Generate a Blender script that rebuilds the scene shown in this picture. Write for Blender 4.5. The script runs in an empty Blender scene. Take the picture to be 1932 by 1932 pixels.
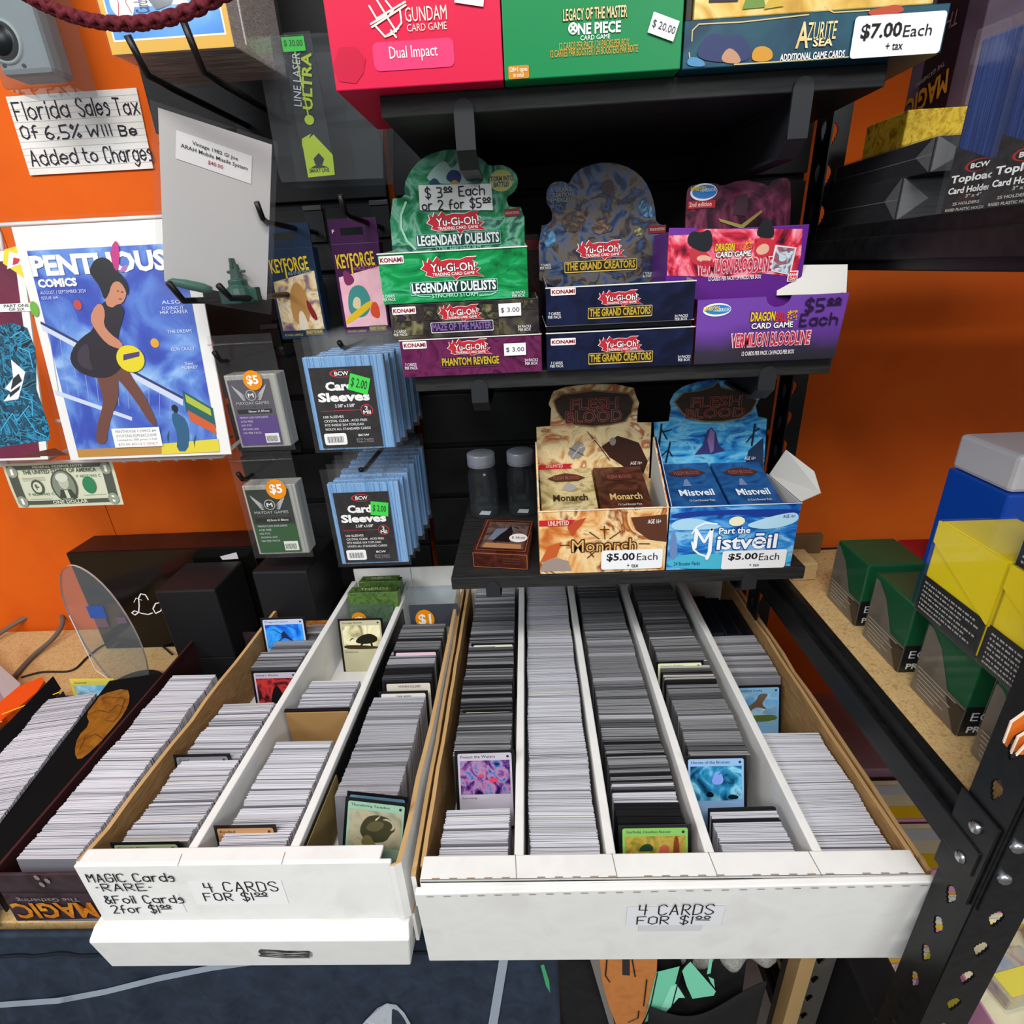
import bpy, math, random
from mathutils import Vector, Matrix
random.seed(7)
V = Vector
sc = bpy.context.scene
# ---------------------------------------------------------------- camera, world, lights, exposure
H = 1.38                      # height of the camera above the floor; geometry below is written relative to the camera
PITCH, ROLL, YAW, FPX = math.radians(23.87481482), math.radians(3.02336477), math.radians(-2.31528464), 1041.5467
_f = V((math.sin(YAW)*math.cos(PITCH), math.cos(YAW)*math.cos(PITCH), -math.sin(PITCH)))
_r = V((math.cos(YAW), -math.sin(YAW), 0)); _d = _f.cross(_r)
_c, _s = math.cos(ROLL), math.sin(ROLL)
CX, CY, CZ = _c*_r + _s*_d, -_s*_r + _c*_d, _f      # image right, image down, forward
cam = bpy.data.cameras.new('camera'); camo = bpy.data.objects.new('camera', cam)
sc.collection.objects.link(camo); sc.camera = camo
camo.matrix_world = Matrix(((CX.x, -CY.x, -CZ.x, 0), (CX.y, -CY.y, -CZ.y, 0), (CX.z, -CY.z, -CZ.z, H), (0, 0, 0, 1)))
cam.sensor_width = 36; cam.lens = FPX/1932*36; cam.clip_start = 0.02
w = bpy.data.worlds.new('world'); sc.world = w; w.use_nodes = True
w.node_tree.nodes['Background'].inputs[0].default_value = (0.9, 0.95, 1.0, 1)
w.node_tree.nodes['Background'].inputs[1].default_value = 0.38
def area(name, loc, target, sx, sy, power, col=(1, 0.97, 0.94)):
    l = bpy.data.lights.new(name, 'AREA'); l.shape = 'RECTANGLE'; l.size = sx; l.size_y = sy; l.energy = power; l.color = col
    o = bpy.data.objects.new(name, l); sc.collection.objects.link(o)
    o.location = V(loc) + V((0, 0, H)); o.rotation_euler = (V(target) - V(loc)).to_track_quat('-Z', 'Y').to_euler()
    return o
area('ceiling_or_fill_lamp', (-0.1, -0.75, 1.32), (0, 0.45, -0.3), 1.2, 0.3, 33)
area('ceiling_or_fill_lamp', (-1.7, -1.3, 1.32), (0.1, 0.5, -0.2), 1.2, 0.5, 30, (0.92, 0.96, 1))
area('ceiling_or_fill_lamp', (1.4, -2.4, 1.34), (0.2, 0.5, -0.2), 1.2, 0.6, 30, (0.94, 0.97, 1))  # unseen fill lamp, added to brighten the wall and rack at the right
sc.view_settings.view_transform = 'Standard'; sc.view_settings.look = 'None'
sc.view_settings.exposure = 0.0; sc.view_settings.gamma = 1.0; sc.view_settings.use_curve_mapping = False

# ---------------------------------------------------------------- helpers
def ray(px, py): return CX*((px-966)/FPX) + CY*((py-966)/FPX) + CZ
def aty(px, py, y): d = ray(px, py); return d*(y/d.y)
def atz(px, py, z): d = ray(px, py); return d*(z/d.z)
def atx(px, py, x): d = ray(px, py); return d*(x/d.x)

def lin(h):
    h = h.lstrip('#'); o = []
    for i in (0, 2, 4):
        c = int(h[i:i+2], 16)/255
        o.append(c/12.92 if c <= .04045 else ((c+.055)/1.055)**2.4)
    return (*o, 1)
MATS = {}
def m(hexc, rough=.5, metal=0., name=None, spec=.28):
    """plain material"""
    k = (hexc, rough, metal, spec)
    if k in MATS: return MATS[k]
    mt = bpy.data.materials.new(name or 'paint_'+hexc.strip('#')); mt.use_nodes = True
    b = mt.node_tree.nodes['Principled BSDF']
    b.inputs['Base Color'].default_value = lin(hexc); b.inputs['Roughness'].default_value = rough
    b.inputs['Metallic'].default_value = metal; b.inputs['Specular IOR Level'].default_value = spec
    MATS[k] = mt; return mt
def art(cols, scale=30, dist=1.5, rough=.35, seed=0, detail=4, kind='noise', stretch=(1, 1, 1), rot=0, stops=None, bump=0):
    """procedural printed or mottled surface: a noise drives a colour ramp"""
    k = (tuple(cols), scale, dist, rough, seed, detail, kind, stretch, rot, bump)
    if k in MATS: return MATS[k]
    mt = bpy.data.materials.new('art'); mt.use_nodes = True; nt = mt.node_tree; N, L = nt.nodes, nt.links
    b = N['Principled BSDF']; b.inputs['Roughness'].default_value = rough; b.inputs['Specular IOR Level'].default_value = .28
    tc = N.new('ShaderNodeTexCoord'); mp = N.new('ShaderNodeMapping')
    mp.inputs['Location'].default_value = (seed*1.37, seed*.71, seed*2.3); mp.inputs['Scale'].default_value = stretch
    mp.inputs['Rotation'].default_value = (0, rot, 0)
    L.new(tc.outputs['Object'], mp.inputs['Vector'])
    if kind == 'wave':
        n = N.new('ShaderNodeTexWave'); n.inputs['Scale'].default_value = scale; n.inputs['Distortion'].default_value = dist*4
        n.inputs['Detail'].default_value = detail; n.inputs['Detail Scale'].default_value = 1.5; out = n.outputs['Fac']
    elif kind == 'voro':
        n = N.new('ShaderNodeTexVoronoi'); n.inputs['Scale'].default_value = scale; out = n.outputs['Distance']
    else:
        n = N.new('ShaderNodeTexNoise'); n.inputs['Scale'].default_value = scale; n.inputs['Distortion'].default_value = dist
        n.inputs['Detail'].default_value = detail; out = n.outputs['Fac']
    L.new(mp.outputs['Vector'], n.inputs['Vector'])
    r = N.new('ShaderNodeValToRGB'); cr = r.color_ramp
    lo, hi = (.28, .72) if kind == 'noise' else (.0, 1.)
    for i, c in enumerate(cols):
        p = stops[i] if stops else lo+(hi-lo)*i/max(1, len(cols)-1)
        e = cr.elements[i] if i < 2 else cr.elements.new(p)
        e.position = p; e.color = lin(c)
    L.new(out, r.inputs['Fac']); L.new(r.outputs['Color'], b.inputs['Base Color'])
    if bump:
        bp = N.new('ShaderNodeBump'); bp.inputs['Strength'].default_value = bump; bp.inputs['Distance'].default_value = .002
        L.new(out, bp.inputs['Height']); L.new(bp.outputs['Normal'], b.inputs['Normal'])
    MATS[k] = mt; return mt
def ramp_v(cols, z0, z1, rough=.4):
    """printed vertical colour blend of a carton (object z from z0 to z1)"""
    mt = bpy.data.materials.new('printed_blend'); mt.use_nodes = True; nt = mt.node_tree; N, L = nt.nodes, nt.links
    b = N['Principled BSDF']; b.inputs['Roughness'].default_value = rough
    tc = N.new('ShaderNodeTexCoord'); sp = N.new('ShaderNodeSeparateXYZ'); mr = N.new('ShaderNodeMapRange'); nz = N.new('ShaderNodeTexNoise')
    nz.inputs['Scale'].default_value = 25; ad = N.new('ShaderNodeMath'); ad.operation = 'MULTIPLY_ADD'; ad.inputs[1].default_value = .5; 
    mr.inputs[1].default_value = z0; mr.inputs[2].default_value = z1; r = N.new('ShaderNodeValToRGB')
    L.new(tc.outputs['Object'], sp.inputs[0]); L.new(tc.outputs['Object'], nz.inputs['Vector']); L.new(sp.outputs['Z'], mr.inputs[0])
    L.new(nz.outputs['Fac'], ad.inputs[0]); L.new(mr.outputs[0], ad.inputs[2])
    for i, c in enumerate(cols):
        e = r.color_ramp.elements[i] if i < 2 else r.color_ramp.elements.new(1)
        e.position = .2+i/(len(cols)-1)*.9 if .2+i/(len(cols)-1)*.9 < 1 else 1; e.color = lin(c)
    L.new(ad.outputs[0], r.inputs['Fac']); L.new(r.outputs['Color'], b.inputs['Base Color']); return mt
def clear(name, tint='#ffffff', rough=.06, alpha=.18, spec=.5):
    """thin clear plastic film: mostly see-through with a glossy coat"""
    k = ('clear', tint, rough, alpha)
    if k in MATS: return MATS[k]
    mt = bpy.data.materials.new(name); mt.use_nodes = True; nt = mt.node_tree; N, L = nt.nodes, nt.links
    out = N['Material Output']; N.remove(N['Principled BSDF'])
    tr = N.new('ShaderNodeBsdfTransparent'); gl = N.new('ShaderNodeBsdfGlossy'); df = N.new('ShaderNodeBsdfDiffuse'); mx = N.new('ShaderNodeMixShader'); m2 = N.new('ShaderNodeMixShader')
    tr.inputs[0].default_value = lin(tint); gl.inputs['Roughness'].default_value = rough; df.inputs[0].default_value = lin(tint)
    lw = N.new('ShaderNodeLayerWeight'); lw.inputs['Blend'].default_value = .5; pw = N.new('ShaderNodeMath'); pw.operation = 'POWER'; pw.inputs[1].default_value = 4
    fr = N.new('ShaderNodeMath'); fr.operation = 'MULTIPLY_ADD'; fr.inputs[1].default_value = .6; fr.inputs[2].default_value = .03
    L.new(lw.outputs['Facing'], pw.inputs[0]); L.new(pw.outputs[0], fr.inputs[0]); L.new(fr.outputs[0], mx.inputs[0]); L.new(tr.outputs[0], mx.inputs[1]); L.new(gl.outputs[0], mx.inputs[2])
    m2.inputs[0].default_value = alpha*.32; L.new(mx.outputs[0], m2.inputs[1]); L.new(df.outputs[0], m2.inputs[2]); L.new(m2.outputs[0], out.inputs['Surface'])
    MATS[k] = mt; return mt

def cz(pts, it=2):
    """rounds a polygon by corner cutting"""
    for _ in range(it):
        o = []
        for i, a in enumerate(pts):
            b = pts[(i+1) % len(pts)]; o += [(a[0]*.75+b[0]*.25, a[1]*.75+b[1]*.25), (a[0]*.25+b[0]*.75, a[1]*.25+b[1]*.75)]
        pts = o
    return pts
class Fr:
    """a flat panel in space: origin, right and up directions"""
    def __init__(s, o, u, v): s.o, s.u, s.v = V(o), V(u), V(v); s.w = s.u.cross(s.v).normalized()
    def p(s, a, b, c=0): return s.o + s.u*a + s.v*b + s.w*c
    def uv(s, px, py):
        d = ray(px, py); P = d*(s.o.dot(s.w)/d.dot(s.w)) - s.o
        return P.dot(s.u)/s.u.length_squared, P.dot(s.v)/s.v.length_squared
    def rect(s, r):
        x0, y0, x1, y1 = r; xm, ym = (x0+x1)/2, (y0+y1)/2
        a = s.uv(x0, ym); b = s.uv(x1, ym); c = s.uv(xm, y0); d = s.uv(xm, y1); e = s.uv(xm, ym)
        hw, hh = abs(b[0]-a[0])/2, abs(c[1]-d[1])/2
        return e[0]-hw, e[1]-hh, e[0]+hw, e[1]+hh
def FY(y): return Fr((0, y, 0), (1, 0, 0), (0, 0, 1))
def FZ(z): return Fr((0, 0, z), (1, 0, 0), (0, 1, 0))
def FX(x): return Fr((x, 0, 0), (0, -1, 0), (0, 0, 1))
def F3(bl, br, tl): bl = V(bl); return Fr(bl, V(br)-bl, V(tl)-bl)

TXT = {}
def text_geo(s, bold):
    if (s, bold) in TXT: return TXT[(s, bold)]
    c = bpy.data.curves.new('t', 'FONT'); c.body = s; c.resolution_u = 2; c.offset = bold; c.space_line = .85; c.align_x = 'CENTER' if '\n' in s else 'LEFT'
    o = bpy.data.objects.new('t', c); sc.collection.objects.link(o)
    dg = bpy.context.evaluated_depsgraph_get(); me = bpy.data.meshes.new_from_object(o.evaluated_get(dg))
    vs = [(v.co.x, v.co.y) for v in me.vertices]; fs = [tuple(p.vertices) for p in me.polygons]
    bpy.data.objects.remove(o); bpy.data.curves.remove(c); bpy.data.meshes.remove(me)
    x0 = min(v[0] for v in vs); x1 = max(v[0] for v in vs); y0 = min(v[1] for v in vs); y1 = max(v[1] for v in vs)
    vs = [((x-x0)/(x1-x0), (y-y0)/(y1-y0)) for x, y in vs]
    TXT[(s, bold)] = (vs, fs); return TXT[(s, bold)]
# single-stroke hand lettering: each point is x and y digit (baseline y = 2, capitals up to 8)
HW = dict(zip('FlridaSesTxOf6.5%WBAtChg$3Ec24RDMGI1&n', [None]*40))
HW.update({'F': '0802 0848 0535', 'l': '0802', 'o': '26050322434526', 'r': '0602 041636', 'i': '0602 0708', 'd': '4842 45260503224344',
 'a': '4642 45260503224344', 'S': '47381807064443321203', 'e': '0444452605032243', 's': '3526160534332202', 'T': '0848 2822', 'x': '0642 0246',
 'O': '28070322434728', 'f': '38281712 0535', '6': '381705032243442504', '.': '0213', '5': '4808053544433202', '%': '5802 1807162718 4433425344',
 'W': '0812364258', 'B': '0802 0838473505 3544433202', 'A': '022848 42', 't': '18132232 0636', 'C': '4738180703123243', 'h': '0802 05264542',
 'g': '46412001 45260503224344', '$': '47381807064443321203 2921', '3': '0838473515 3544433202', 'E': '48080242 0535', 'c': '452605032243',
 '2': '07183847460242', '4': '080545 3832', 'R': '0802 0838473505 1542', 'D': '0802 082847432202', 'M': '0208254842', 'G': '4738180703123243 434525',
 'I': '0802', '1': '0802', '&': '42161828370403122245', '*': '0515', 'u': '18283726160718 58687766564758 0575', 'n': '0602 05264542'})
HW['A'] = '022842 1434'

class G:
    """collects geometry for ONE mesh object, written in camera-relative space"""
    def __init__(s): s.v = []; s.f = []; s.mi = []; s.mats = []
    def M(s, mat):
        if mat not in s.mats: s.mats.append(mat)
        return s.mats.index(mat)
    def add(s, vs, fs, mat):
        b = len(s.v); i = s.M(mat); s.v += [V(v) for v in vs]
        for f in fs: s.f.append(tuple(b+k for k in f)); s.mi.append(i)
        return s
    def hexa(s, p, mat):
        """8 corners: bottom loop (4) then top loop (4), counter-clockwise from above"""
        return s.add(p, [(3, 2, 1, 0), (4, 5, 6, 7), (0, 1, 5, 4), (1, 2, 6, 5), (2, 3, 7, 6), (3, 0, 4, 7)], mat)
    def box(s, x0, x1, y0, y1, z0, z1, mat, rot=0, about=None):
        p = [V((x, y, z)) for z in (z0, z1) for x, y in ((x0, y0), (x1, y0), (x1, y1), (x0, y1))]
        if rot:
            c = V(about) if about else V(((x0+x1)/2, (y0+y1)/2, 0)); R = Matrix.Rotation(rot, 3, 'Z')
            p = [R @ (q-V((c.x, c.y, 0)))+V((c.x, c.y, 0)) for q in p]
        return s.hexa(p, mat)
    def slab(s, F, a0, b0, a1, b1, c0, c1, mat):
        """box in a panel frame"""
        p = [F.p(a, b, c) for c in (c0, c1) for a, b in ((a0, b0), (a1, b0), (a1, b1), (a0, b1))]
        return s.hexa(p, mat)
    def poly(s, pts, F, mat, c=.0005):
        s.n = getattr(s, 'n', 0)+1; c += (s.n % 60)*6e-6
        return s.add([F.p(a, b, c) for a, b in pts], [tuple(range(len(pts)))], mat)
    def prism(s, pts, F, mat, c0, c1, side=None, back=None):
        n = len(pts); ar = sum(pts[i][0]*pts[(i+1) % n][1]-pts[(i+1) % n][0]*pts[i][1] for i in range(n))
        if ar < 0: pts = pts[::-1]
        s.add([F.p(a, b, c1) for a, b in pts], [tuple(range(n))], mat)
        s.add([F.p(a, b, c0) for a, b in pts], [tuple(reversed(range(n)))], back or side or mat)
        s.add([F.p(a, b, c) for c in (c0, c1) for a, b in pts], [(i, (i+1) % n, n+(i+1) % n, n+i) for i in range(n)], side or mat)
        return s
    def pp(s, pxs, F, mat, c=.0005): return s.poly([F.uv(*q) for q in pxs], F, mat, c)
    def blob(s, pxs, F, mat, c=.0005): return s.poly(cz([F.uv(*q) for q in pxs]), F, mat, c)
    def pprism(s, pxs, F, mat, c0, c1, side=None): return s.prism([F.uv(*q) for q in pxs], F, mat, c0, c1, side)
    def pr(s, r, F, mat, c=.0005, rad=0, skew=0):
        """flat rectangle given by pixel rectangle"""
        a0, b0, a1, b1 = F.rect(r); return s.rr(a0, b0, a1, b1, F, mat, c, rad, skew)
    def rr(s, a0, b0, a1, b1, F, mat, c=.0005, rad=0, rot=0):
        if rad:
            ru = rad/F.u.length; rv = rad/F.v.length; pts = []
            for cx, cy, t in ((a1-ru, b1-rv, 0), (a0+ru, b1-rv, 90), (a0+ru, b0+rv, 180), (a1-ru, b0+rv, 270)):
                pts += [(cx+ru*math.cos(math.radians(t+k)), cy+rv*math.sin(math.radians(t+k))) for k in (0, 30, 60, 90)]
        else: pts = [(a0, b0), (a1, b0), (a1, b1), (a0, b1)]
        if rot: pts = spin(pts, F, rot)
        return s.poly(pts, F, mat, c)
    def disc(s, a, b, ra, rb, F, mat, c=.0005, n=24):
        return s.poly([(a+ra*math.cos(2*math.pi*k/n), b+rb*math.sin(2*math.pi*k/n)) for k in range(n)], F, mat, c)
    def pdisc(s, r, F, mat, c=.0005, n=24):
        a0, b0, a1, b1 = F.rect(r); return s.disc((a0+a1)/2, (b0+b1)/2, (a1-a0)/2, (b1-b0)/2, F, mat, c, n)
    def T(s, t, r, F, mat, c=.0008, bold=.0, rot=0, shear=0, px=True):
        """lettering fitted to a rectangle (pixel rectangle, or panel units with px=False)"""
        a0, b0, a1, b1 = F.rect(r) if px else r
        vs, fs = text_geo(t, bold)
        pts = [(a0+(x+shear*y)*(a1-a0), b0+y*(b1-b0)) for x, y in vs]
        if rot: pts = spin(pts, F, rot, ((a0+a1)/2, (b0+b1)/2))
        return s.add([F.p(a, b, c) for a, b in pts], fs, mat)
    def line(s, pts, F, wd, mat, c=.0006):
        """ribbon along panel points, wd in metres"""
        P = [F.p(a, b, c) for a, b in pts]
        s.n = getattr(s, 'n', 0)+1; up_ = F.w*((s.n % 60)*6e-6)
        P = [q+up_ for q in P]
        for i in range(len(P)-1):
            d = P[i+1]-P[i]; e_ = F.w*((i % 5)*6e-6)
            if d.length < 1e-7: continue
            n = F.w.cross(d).normalized()*wd/2
            s.add([P[i]-n+e_, P[i+1]-n+e_, P[i+1]+n+e_, P[i]+n+e_], [(0, 1, 2, 3)], mat)
        uu, vv = F.u.normalized(), F.v.normalized()
        for i, q in enumerate(P): s.add([q+F.w*(4e-5+(i % 5)*6e-6)+(uu*math.cos(k*math.pi/3)+vv*math.sin(k*math.pi/3))*wd/2 for k in range(6)], [tuple(range(6))], mat)
        return s
    def pl(s, pxs, F, wd, mat, c=.0006): return s.line([F.uv(*q) for q in pxs], F, wd, mat, c)
    def hand(s, t, r, F, mat, wd=.0009, c=.0008, rot=0):
        a0, b0, a1, b1 = F.rect(r); x = 0; st = []
        for ch in t:
            if ch == ' ': x += 4; continue
            g = HW[ch]; mx = 0
            for k in g.split():
                pts = [(int(k[i]), int(k[i+1])) for i in range(0, len(k), 2)]; mx = max(mx, max(p[0] for p in pts))
                st.append([(x+p[0]+random.uniform(-.15, .15), p[1]+random.uniform(-.15, .15)) for p in pts])
            x += mx+1.8
        W = x-1.8
        for pts in st:
            q = [(a0+(p[0]/W)*(a1-a0), b0+(p[1]-2)/6*(b1-b0)) for p in pts]
            if rot: q = spin(q, F, rot, ((a0+a1)/2, (b0+b1)/2))
            s.line(q, F, wd, mat, c+random.uniform(0, .0001))
        return s
    def tube(s, path, r, mat, n=8, caps=True):
        P = [V(p) for p in path]; rs = r if isinstance(r, (list, tuple)) else [r]*len(P); rings = []; up = None
        for i, p in enumerate(P):
            d = (P[min(i+1, len(P)-1)]-P[max(i-1, 0)]).normalized()
            if up is None: up = V((0, 0, 1)) if abs(d.z) < .9 else V((0, 1, 0))
            a = d.cross(up).normalized(); b = a.cross(d).normalized(); up = b
            rings.append([p+(a*math.cos(2*math.pi*k/n)+b*math.sin(2*math.pi*k/n))*rs[i] for k in range(n)])
        vs = [q for R in rings for q in R]; fs = []
        for i in range(len(P)-1):
            for k in range(n): fs.append((i*n+k, i*n+(k+1) % n, (i+1)*n+(k+1) % n, (i+1)*n+k))
        if caps: fs += [tuple(reversed(range(n))), tuple(range((len(P)-1)*n, len(P)*n))]
        return s.add(vs, fs, mat)
    def lathe(s, c, prof, mat, n=28, axis='z'):
        """prof: (radius, height) pairs"""
        vs = []; fs = []
        for r_, z in prof:
            for k in range(n):
                a = 2*math.pi*k/n; q = (r_*math.cos(a), r_*math.sin(a), z)
                if axis == 'y': q = (q[0], -z, q[1])
                vs.append(V(c)+V(q))
        for i in range(len(prof)-1):
            for k in range(n): fs.append((i*n+k, i*n+(k+1) % n, (i+1)*n+(k+1) % n, (i+1)*n+k))
        return s.add(vs, fs, mat)
    def grid(s, fn, nu, nv, mat):
        vs = [fn(i/nu, j/nv) for j in range(nv+1) for i in range(nu+1)]
        return s.add(vs, [(j*(nu+1)+i, j*(nu+1)+i+1, (j+1)*(nu+1)+i+1, (j+1)*(nu+1)+i) for j in range(nv) for i in range(nu)], mat)
    def build(s, name, parent=None, loc=None, bevel=0, smooth=False, solid=0):
        if parent is not None and parent.type == 'EMPTY':
            for cand in SUBS.get(name, ()):
                if (parent.name, cand) in PARTS: parent = PARTS[(parent.name, cand)]; break
        if parent is not None: o0 = ABS[parent.name]
        elif loc is not None: o0 = V(loc)
        else:
            xs = [v.x for v in s.v]; ys = [v.y for v in s.v]; zs = [v.z for v in s.v]
            o0 = V(((min(xs)+max(xs))/2, (min(ys)+max(ys))/2, min(zs)))
        me = bpy.data.meshes.new(name); me.from_pydata([v-o0 for v in s.v], [], s.f)
        for mt in s.mats: me.materials.append(mt)
        me.polygons.foreach_set('material_index', s.mi)
        if smooth: me.polygons.foreach_set('use_smooth', [True]*len(me.polygons))
        me.update()
        o = bpy.data.objects.new(name, me); sc.collection.objects.link(o)
        if parent is not None: o.parent = parent
        else: o.location = o0
        ABS[o.name] = o0
        if parent is not None: PARTS[(parent.name, name)] = o
        if solid: md = o.modifiers.new('Solidify', 'SOLIDIFY'); md.thickness = solid; md.offset = 0
        if bevel: md = o.modifiers.new('Bevel', 'BEVEL'); md.width = bevel; md.segments = 2; md.limit_method = 'ANGLE'
        return o
ABS = {}; PARTS = {}
# prints, stickers and fittings that belong to one part of a thing
SUBS = {'printed_front': ('front_panel', 'box_body', 'card_block', 'plastic_box'), 'printed_header': ('header_card',), 'printed_label': ('sleeve_stack', 'holder_stack'),
 'price_sticker': ('case_shell', 'printed_label'), 'perforation': ('front_flap',), 'printed_band': ('plastic_box',),
 'bolt': ('beam_plate',), 'gold_drawing': ('flap',), 'price_slip': ('header_card',), 'ruled_lines': ('paper',), 'engraving': ('note_paper',), 'payment_stickers': ('oval_panel',), 'script_lettering': ('box_body',), 'lid_print': ('box_body',),
 'screw_holes': ('device_body',), 'knob': ('device_body',), 'cover': ('backing_board',), 'handwritten_price': ('front_panel',), 'handwritten_prices': ('front_wall',), 'taped_price_slip': ('front_wall',), 'scribbled_mark': ('body',), 'lid_flap': ('plastic_box',),
 'price_label': ('backing_board',), 'print': ('fabric',), 'printed_patch': ('cloth',), 'piping': ('cloth',), 'yellow_trim': ('lid_panel',), 'paper_slip': ('jar_body',)}
def spin(pts, F, deg, c=None):
    if c is None: c = (sum(p[0] for p in pts)/len(pts), sum(p[1] for p in pts)/len(pts))
    a = math.radians(deg); k = F.u.length/F.v.length
    return [(c[0]+(x-c[0])*math.cos(a)-(y-c[1])/k*math.sin(a), c[1]+(x-c[0])*k*math.sin(a)+(y-c[1])*math.cos(a)) for x, y in pts]
def tag(o, label, cat, group=None, kind=None):
    o['label'] = label; o['category'] = cat
    if group: o['group'] = group
    if kind: o['kind'] = kind
    return o
def thing(name, label, cat, loc, group=None):
    o = bpy.data.objects.new(name, None); sc.collection.objects.link(o); o.location = loc; ABS[o.name] = V(loc); o.empty_display_size = .02
    return tag(o, label, cat, group)
def struct(o): o['kind'] = 'structure'; return o
def at(base, o):          # copy a thing with its parts
    c = base.copy(); sc.collection.objects.link(c); c.location = o
    ABS[c.name] = V(o)
    for ch in base.children:
        d = ch.copy(); sc.collection.objects.link(d); d.parent = c
        for g in ch.children: e = g.copy(); sc.collection.objects.link(e); e.parent = d
    return c

# ---------------------------------------------------------------- shared materials
BLACK = m('#0b0b0c', .45); MATTE = m('#151516', .6); INK = m('#17151a', .6); WHITE = m('#eeeeea', .5); PAPER = m('#e6e4dd', .7)
GOLD = m('#c9a545', .35); RED = m('#c5202b', .4); BOARD = art(['#e1e0dc', '#e7e6e2', '#dedcd8'], 22, .5, .75)
KRAFT = art(['#8d6a40', '#a07a4c', '#b08a5a'], 60, .4, .85, stretch=(1, 1, 6)); KRAFTE = m('#c09a66', .9)
LAM = art(['#181818', '#212121', '#2b2a29', '#1b1b1b'], 18, .6, .5, stretch=(1, 14, 14), detail=6)
SLAT = art(['#0c0c0d', '#111112', '#151516'], 40, .6, .6)
ORANGE = art(['#d25600', '#da5c00', '#de6200'], 9, .5, .75, bump=.12)
FILM = clear('clear_film'); BAG = clear('polybag', '#f4f4f4', .12, .06); PLAST = clear('clear_plastic', '#e8eef2', .05, .10)
STEEL = art(['#101011', '#161617', '#1b1b1c'], 120, .2, .38, detail=2)
CHIP = art(['#a8854f', '#c5a069', '#d6b680', '#b4905c'], 230, 1.2, .7, detail=6)

# ---------------------------------------------------------------- the room
g = G(); g.box(-2.6, 2.4, .895, .99, -H, 1.4, ORANGE)
g.box(-.765, -.764, .8945, .896, -.60, 1.0, m('#8a2f04', .6))
struct(g.build('wall_back'))
g = G(); g.box(-2.6, 2.4, -3.4, .99, -H-.05, -H, art(['#6d6a66', '#7d7a75', '#88857f'], 12, .5, .6)); struct(g.build('floor'))
# slatwall: two panels of horizontal black slats, orange wall showing in the slots
def slatwall(x0, x1, label, bolts):
    r = thing('slatwall_panel', label, 'wall panel', ((x0+x1)/2, .848, -.60), 'black slatwall panels on the orange wall')
    zt = .084+.0847*5
    for k in range(13):
        z1 = zt-.0847*k; z0 = z1-.076
        F = Fr((0, .83, 0), (1, 0, 0), (0, 0, 1)); G_ = G()
        G_.box(x0, x1, .83, .846, z0, z1, SLAT); G_.box(x0, x1, .838, .8475, z0-.009, z0, SLAT)
        G_.build('slat', r, bevel=.0012)
    b = G()
    for x in bolts: b.box(x-.015, x+.015, .85, .893, -.6, zt, m('#2a120a', .8))
    b.build('batten', r)
slatwall(-.462, -.176, 'black slatwall panel of horizontal boards behind the hooks, left of the seam', (-.36, -.22))
slatwall(-.166, .368, 'black slatwall panel of horizontal boards behind the three wall shelves', (-.08, .1, .28))

# ---------------------------------------------------------------- wall shelves with brackets
SG = 'black wall shelves'
def shelf(x0, x1, zt, brs, label, th=.0155):
    r = thing('wall_shelf', label, 'shelf', ((x0+x1)/2, .69, zt-th), SG)
    g = G(); g.box(x0, x1, .545, .828, zt-th, zt, LAM); g.build('shelf_board', r, bevel=.001)
    for bx, dz in brs:
        F = FY(.5432); g = G(); wd = .0082; top = zt-th*.35; bot = top-dz
        pts = [(bx-wd, bot), (bx+wd, bot)]+[(bx+wd*math.cos(math.radians(a)), top-wd+wd*math.sin(math.radians(a))) for a in range(0, 181, 20)]
        g.prism(pts, F, m('#26272a', .45), -.0018, .0006)
        g.hexa([V((bx-wd, .5432, bot)), V((bx+wd, .5432, bot)), V((bx+wd, .56, bot-.012)), V((bx-wd, .56, bot-.012)),
                V((bx-wd, .5432, bot+.003)), V((bx+wd, .5432, bot+.003)), V((bx+wd, .56, bot-.009)), V((bx-wd, .56, bot-.009))], m('#26272a', .45))
        g.box(bx-wd, bx+wd, .56, .829, bot-.012, bot-.009, m('#26272a', .45))
        g.box(bx-.0025, bx+.0025, .56, .829, bot-.010, zt-th, m('#26272a', .45))
        g.box(bx-wd, bx+wd, .556, .829, zt-th-.002, zt-th, m('#26272a', .45))
        g.build('shelf_bracket', r)
    return r
shelf(-.112, .2925, .1325, [(aty(874, 200, .543).x, .036), (aty(1516, 170, .543).x, .042)], 'topmost black wall shelf, holding the red, green and teal boxes')
shelf(-.1105, .2905, -.0925, [(aty(905, 740, .543).x, .023), (aty(1448, 715, .543).x, .023)], 'middle black wall shelf, under the stacks of opened booster boxes')
shelf(-.096, .303, -.3215, [(aty(930, 1110, .543).x, .019), (aty(1414, 1095, .543).x, .02)], 'lowest black wall shelf, just above the white card boxes')

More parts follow.
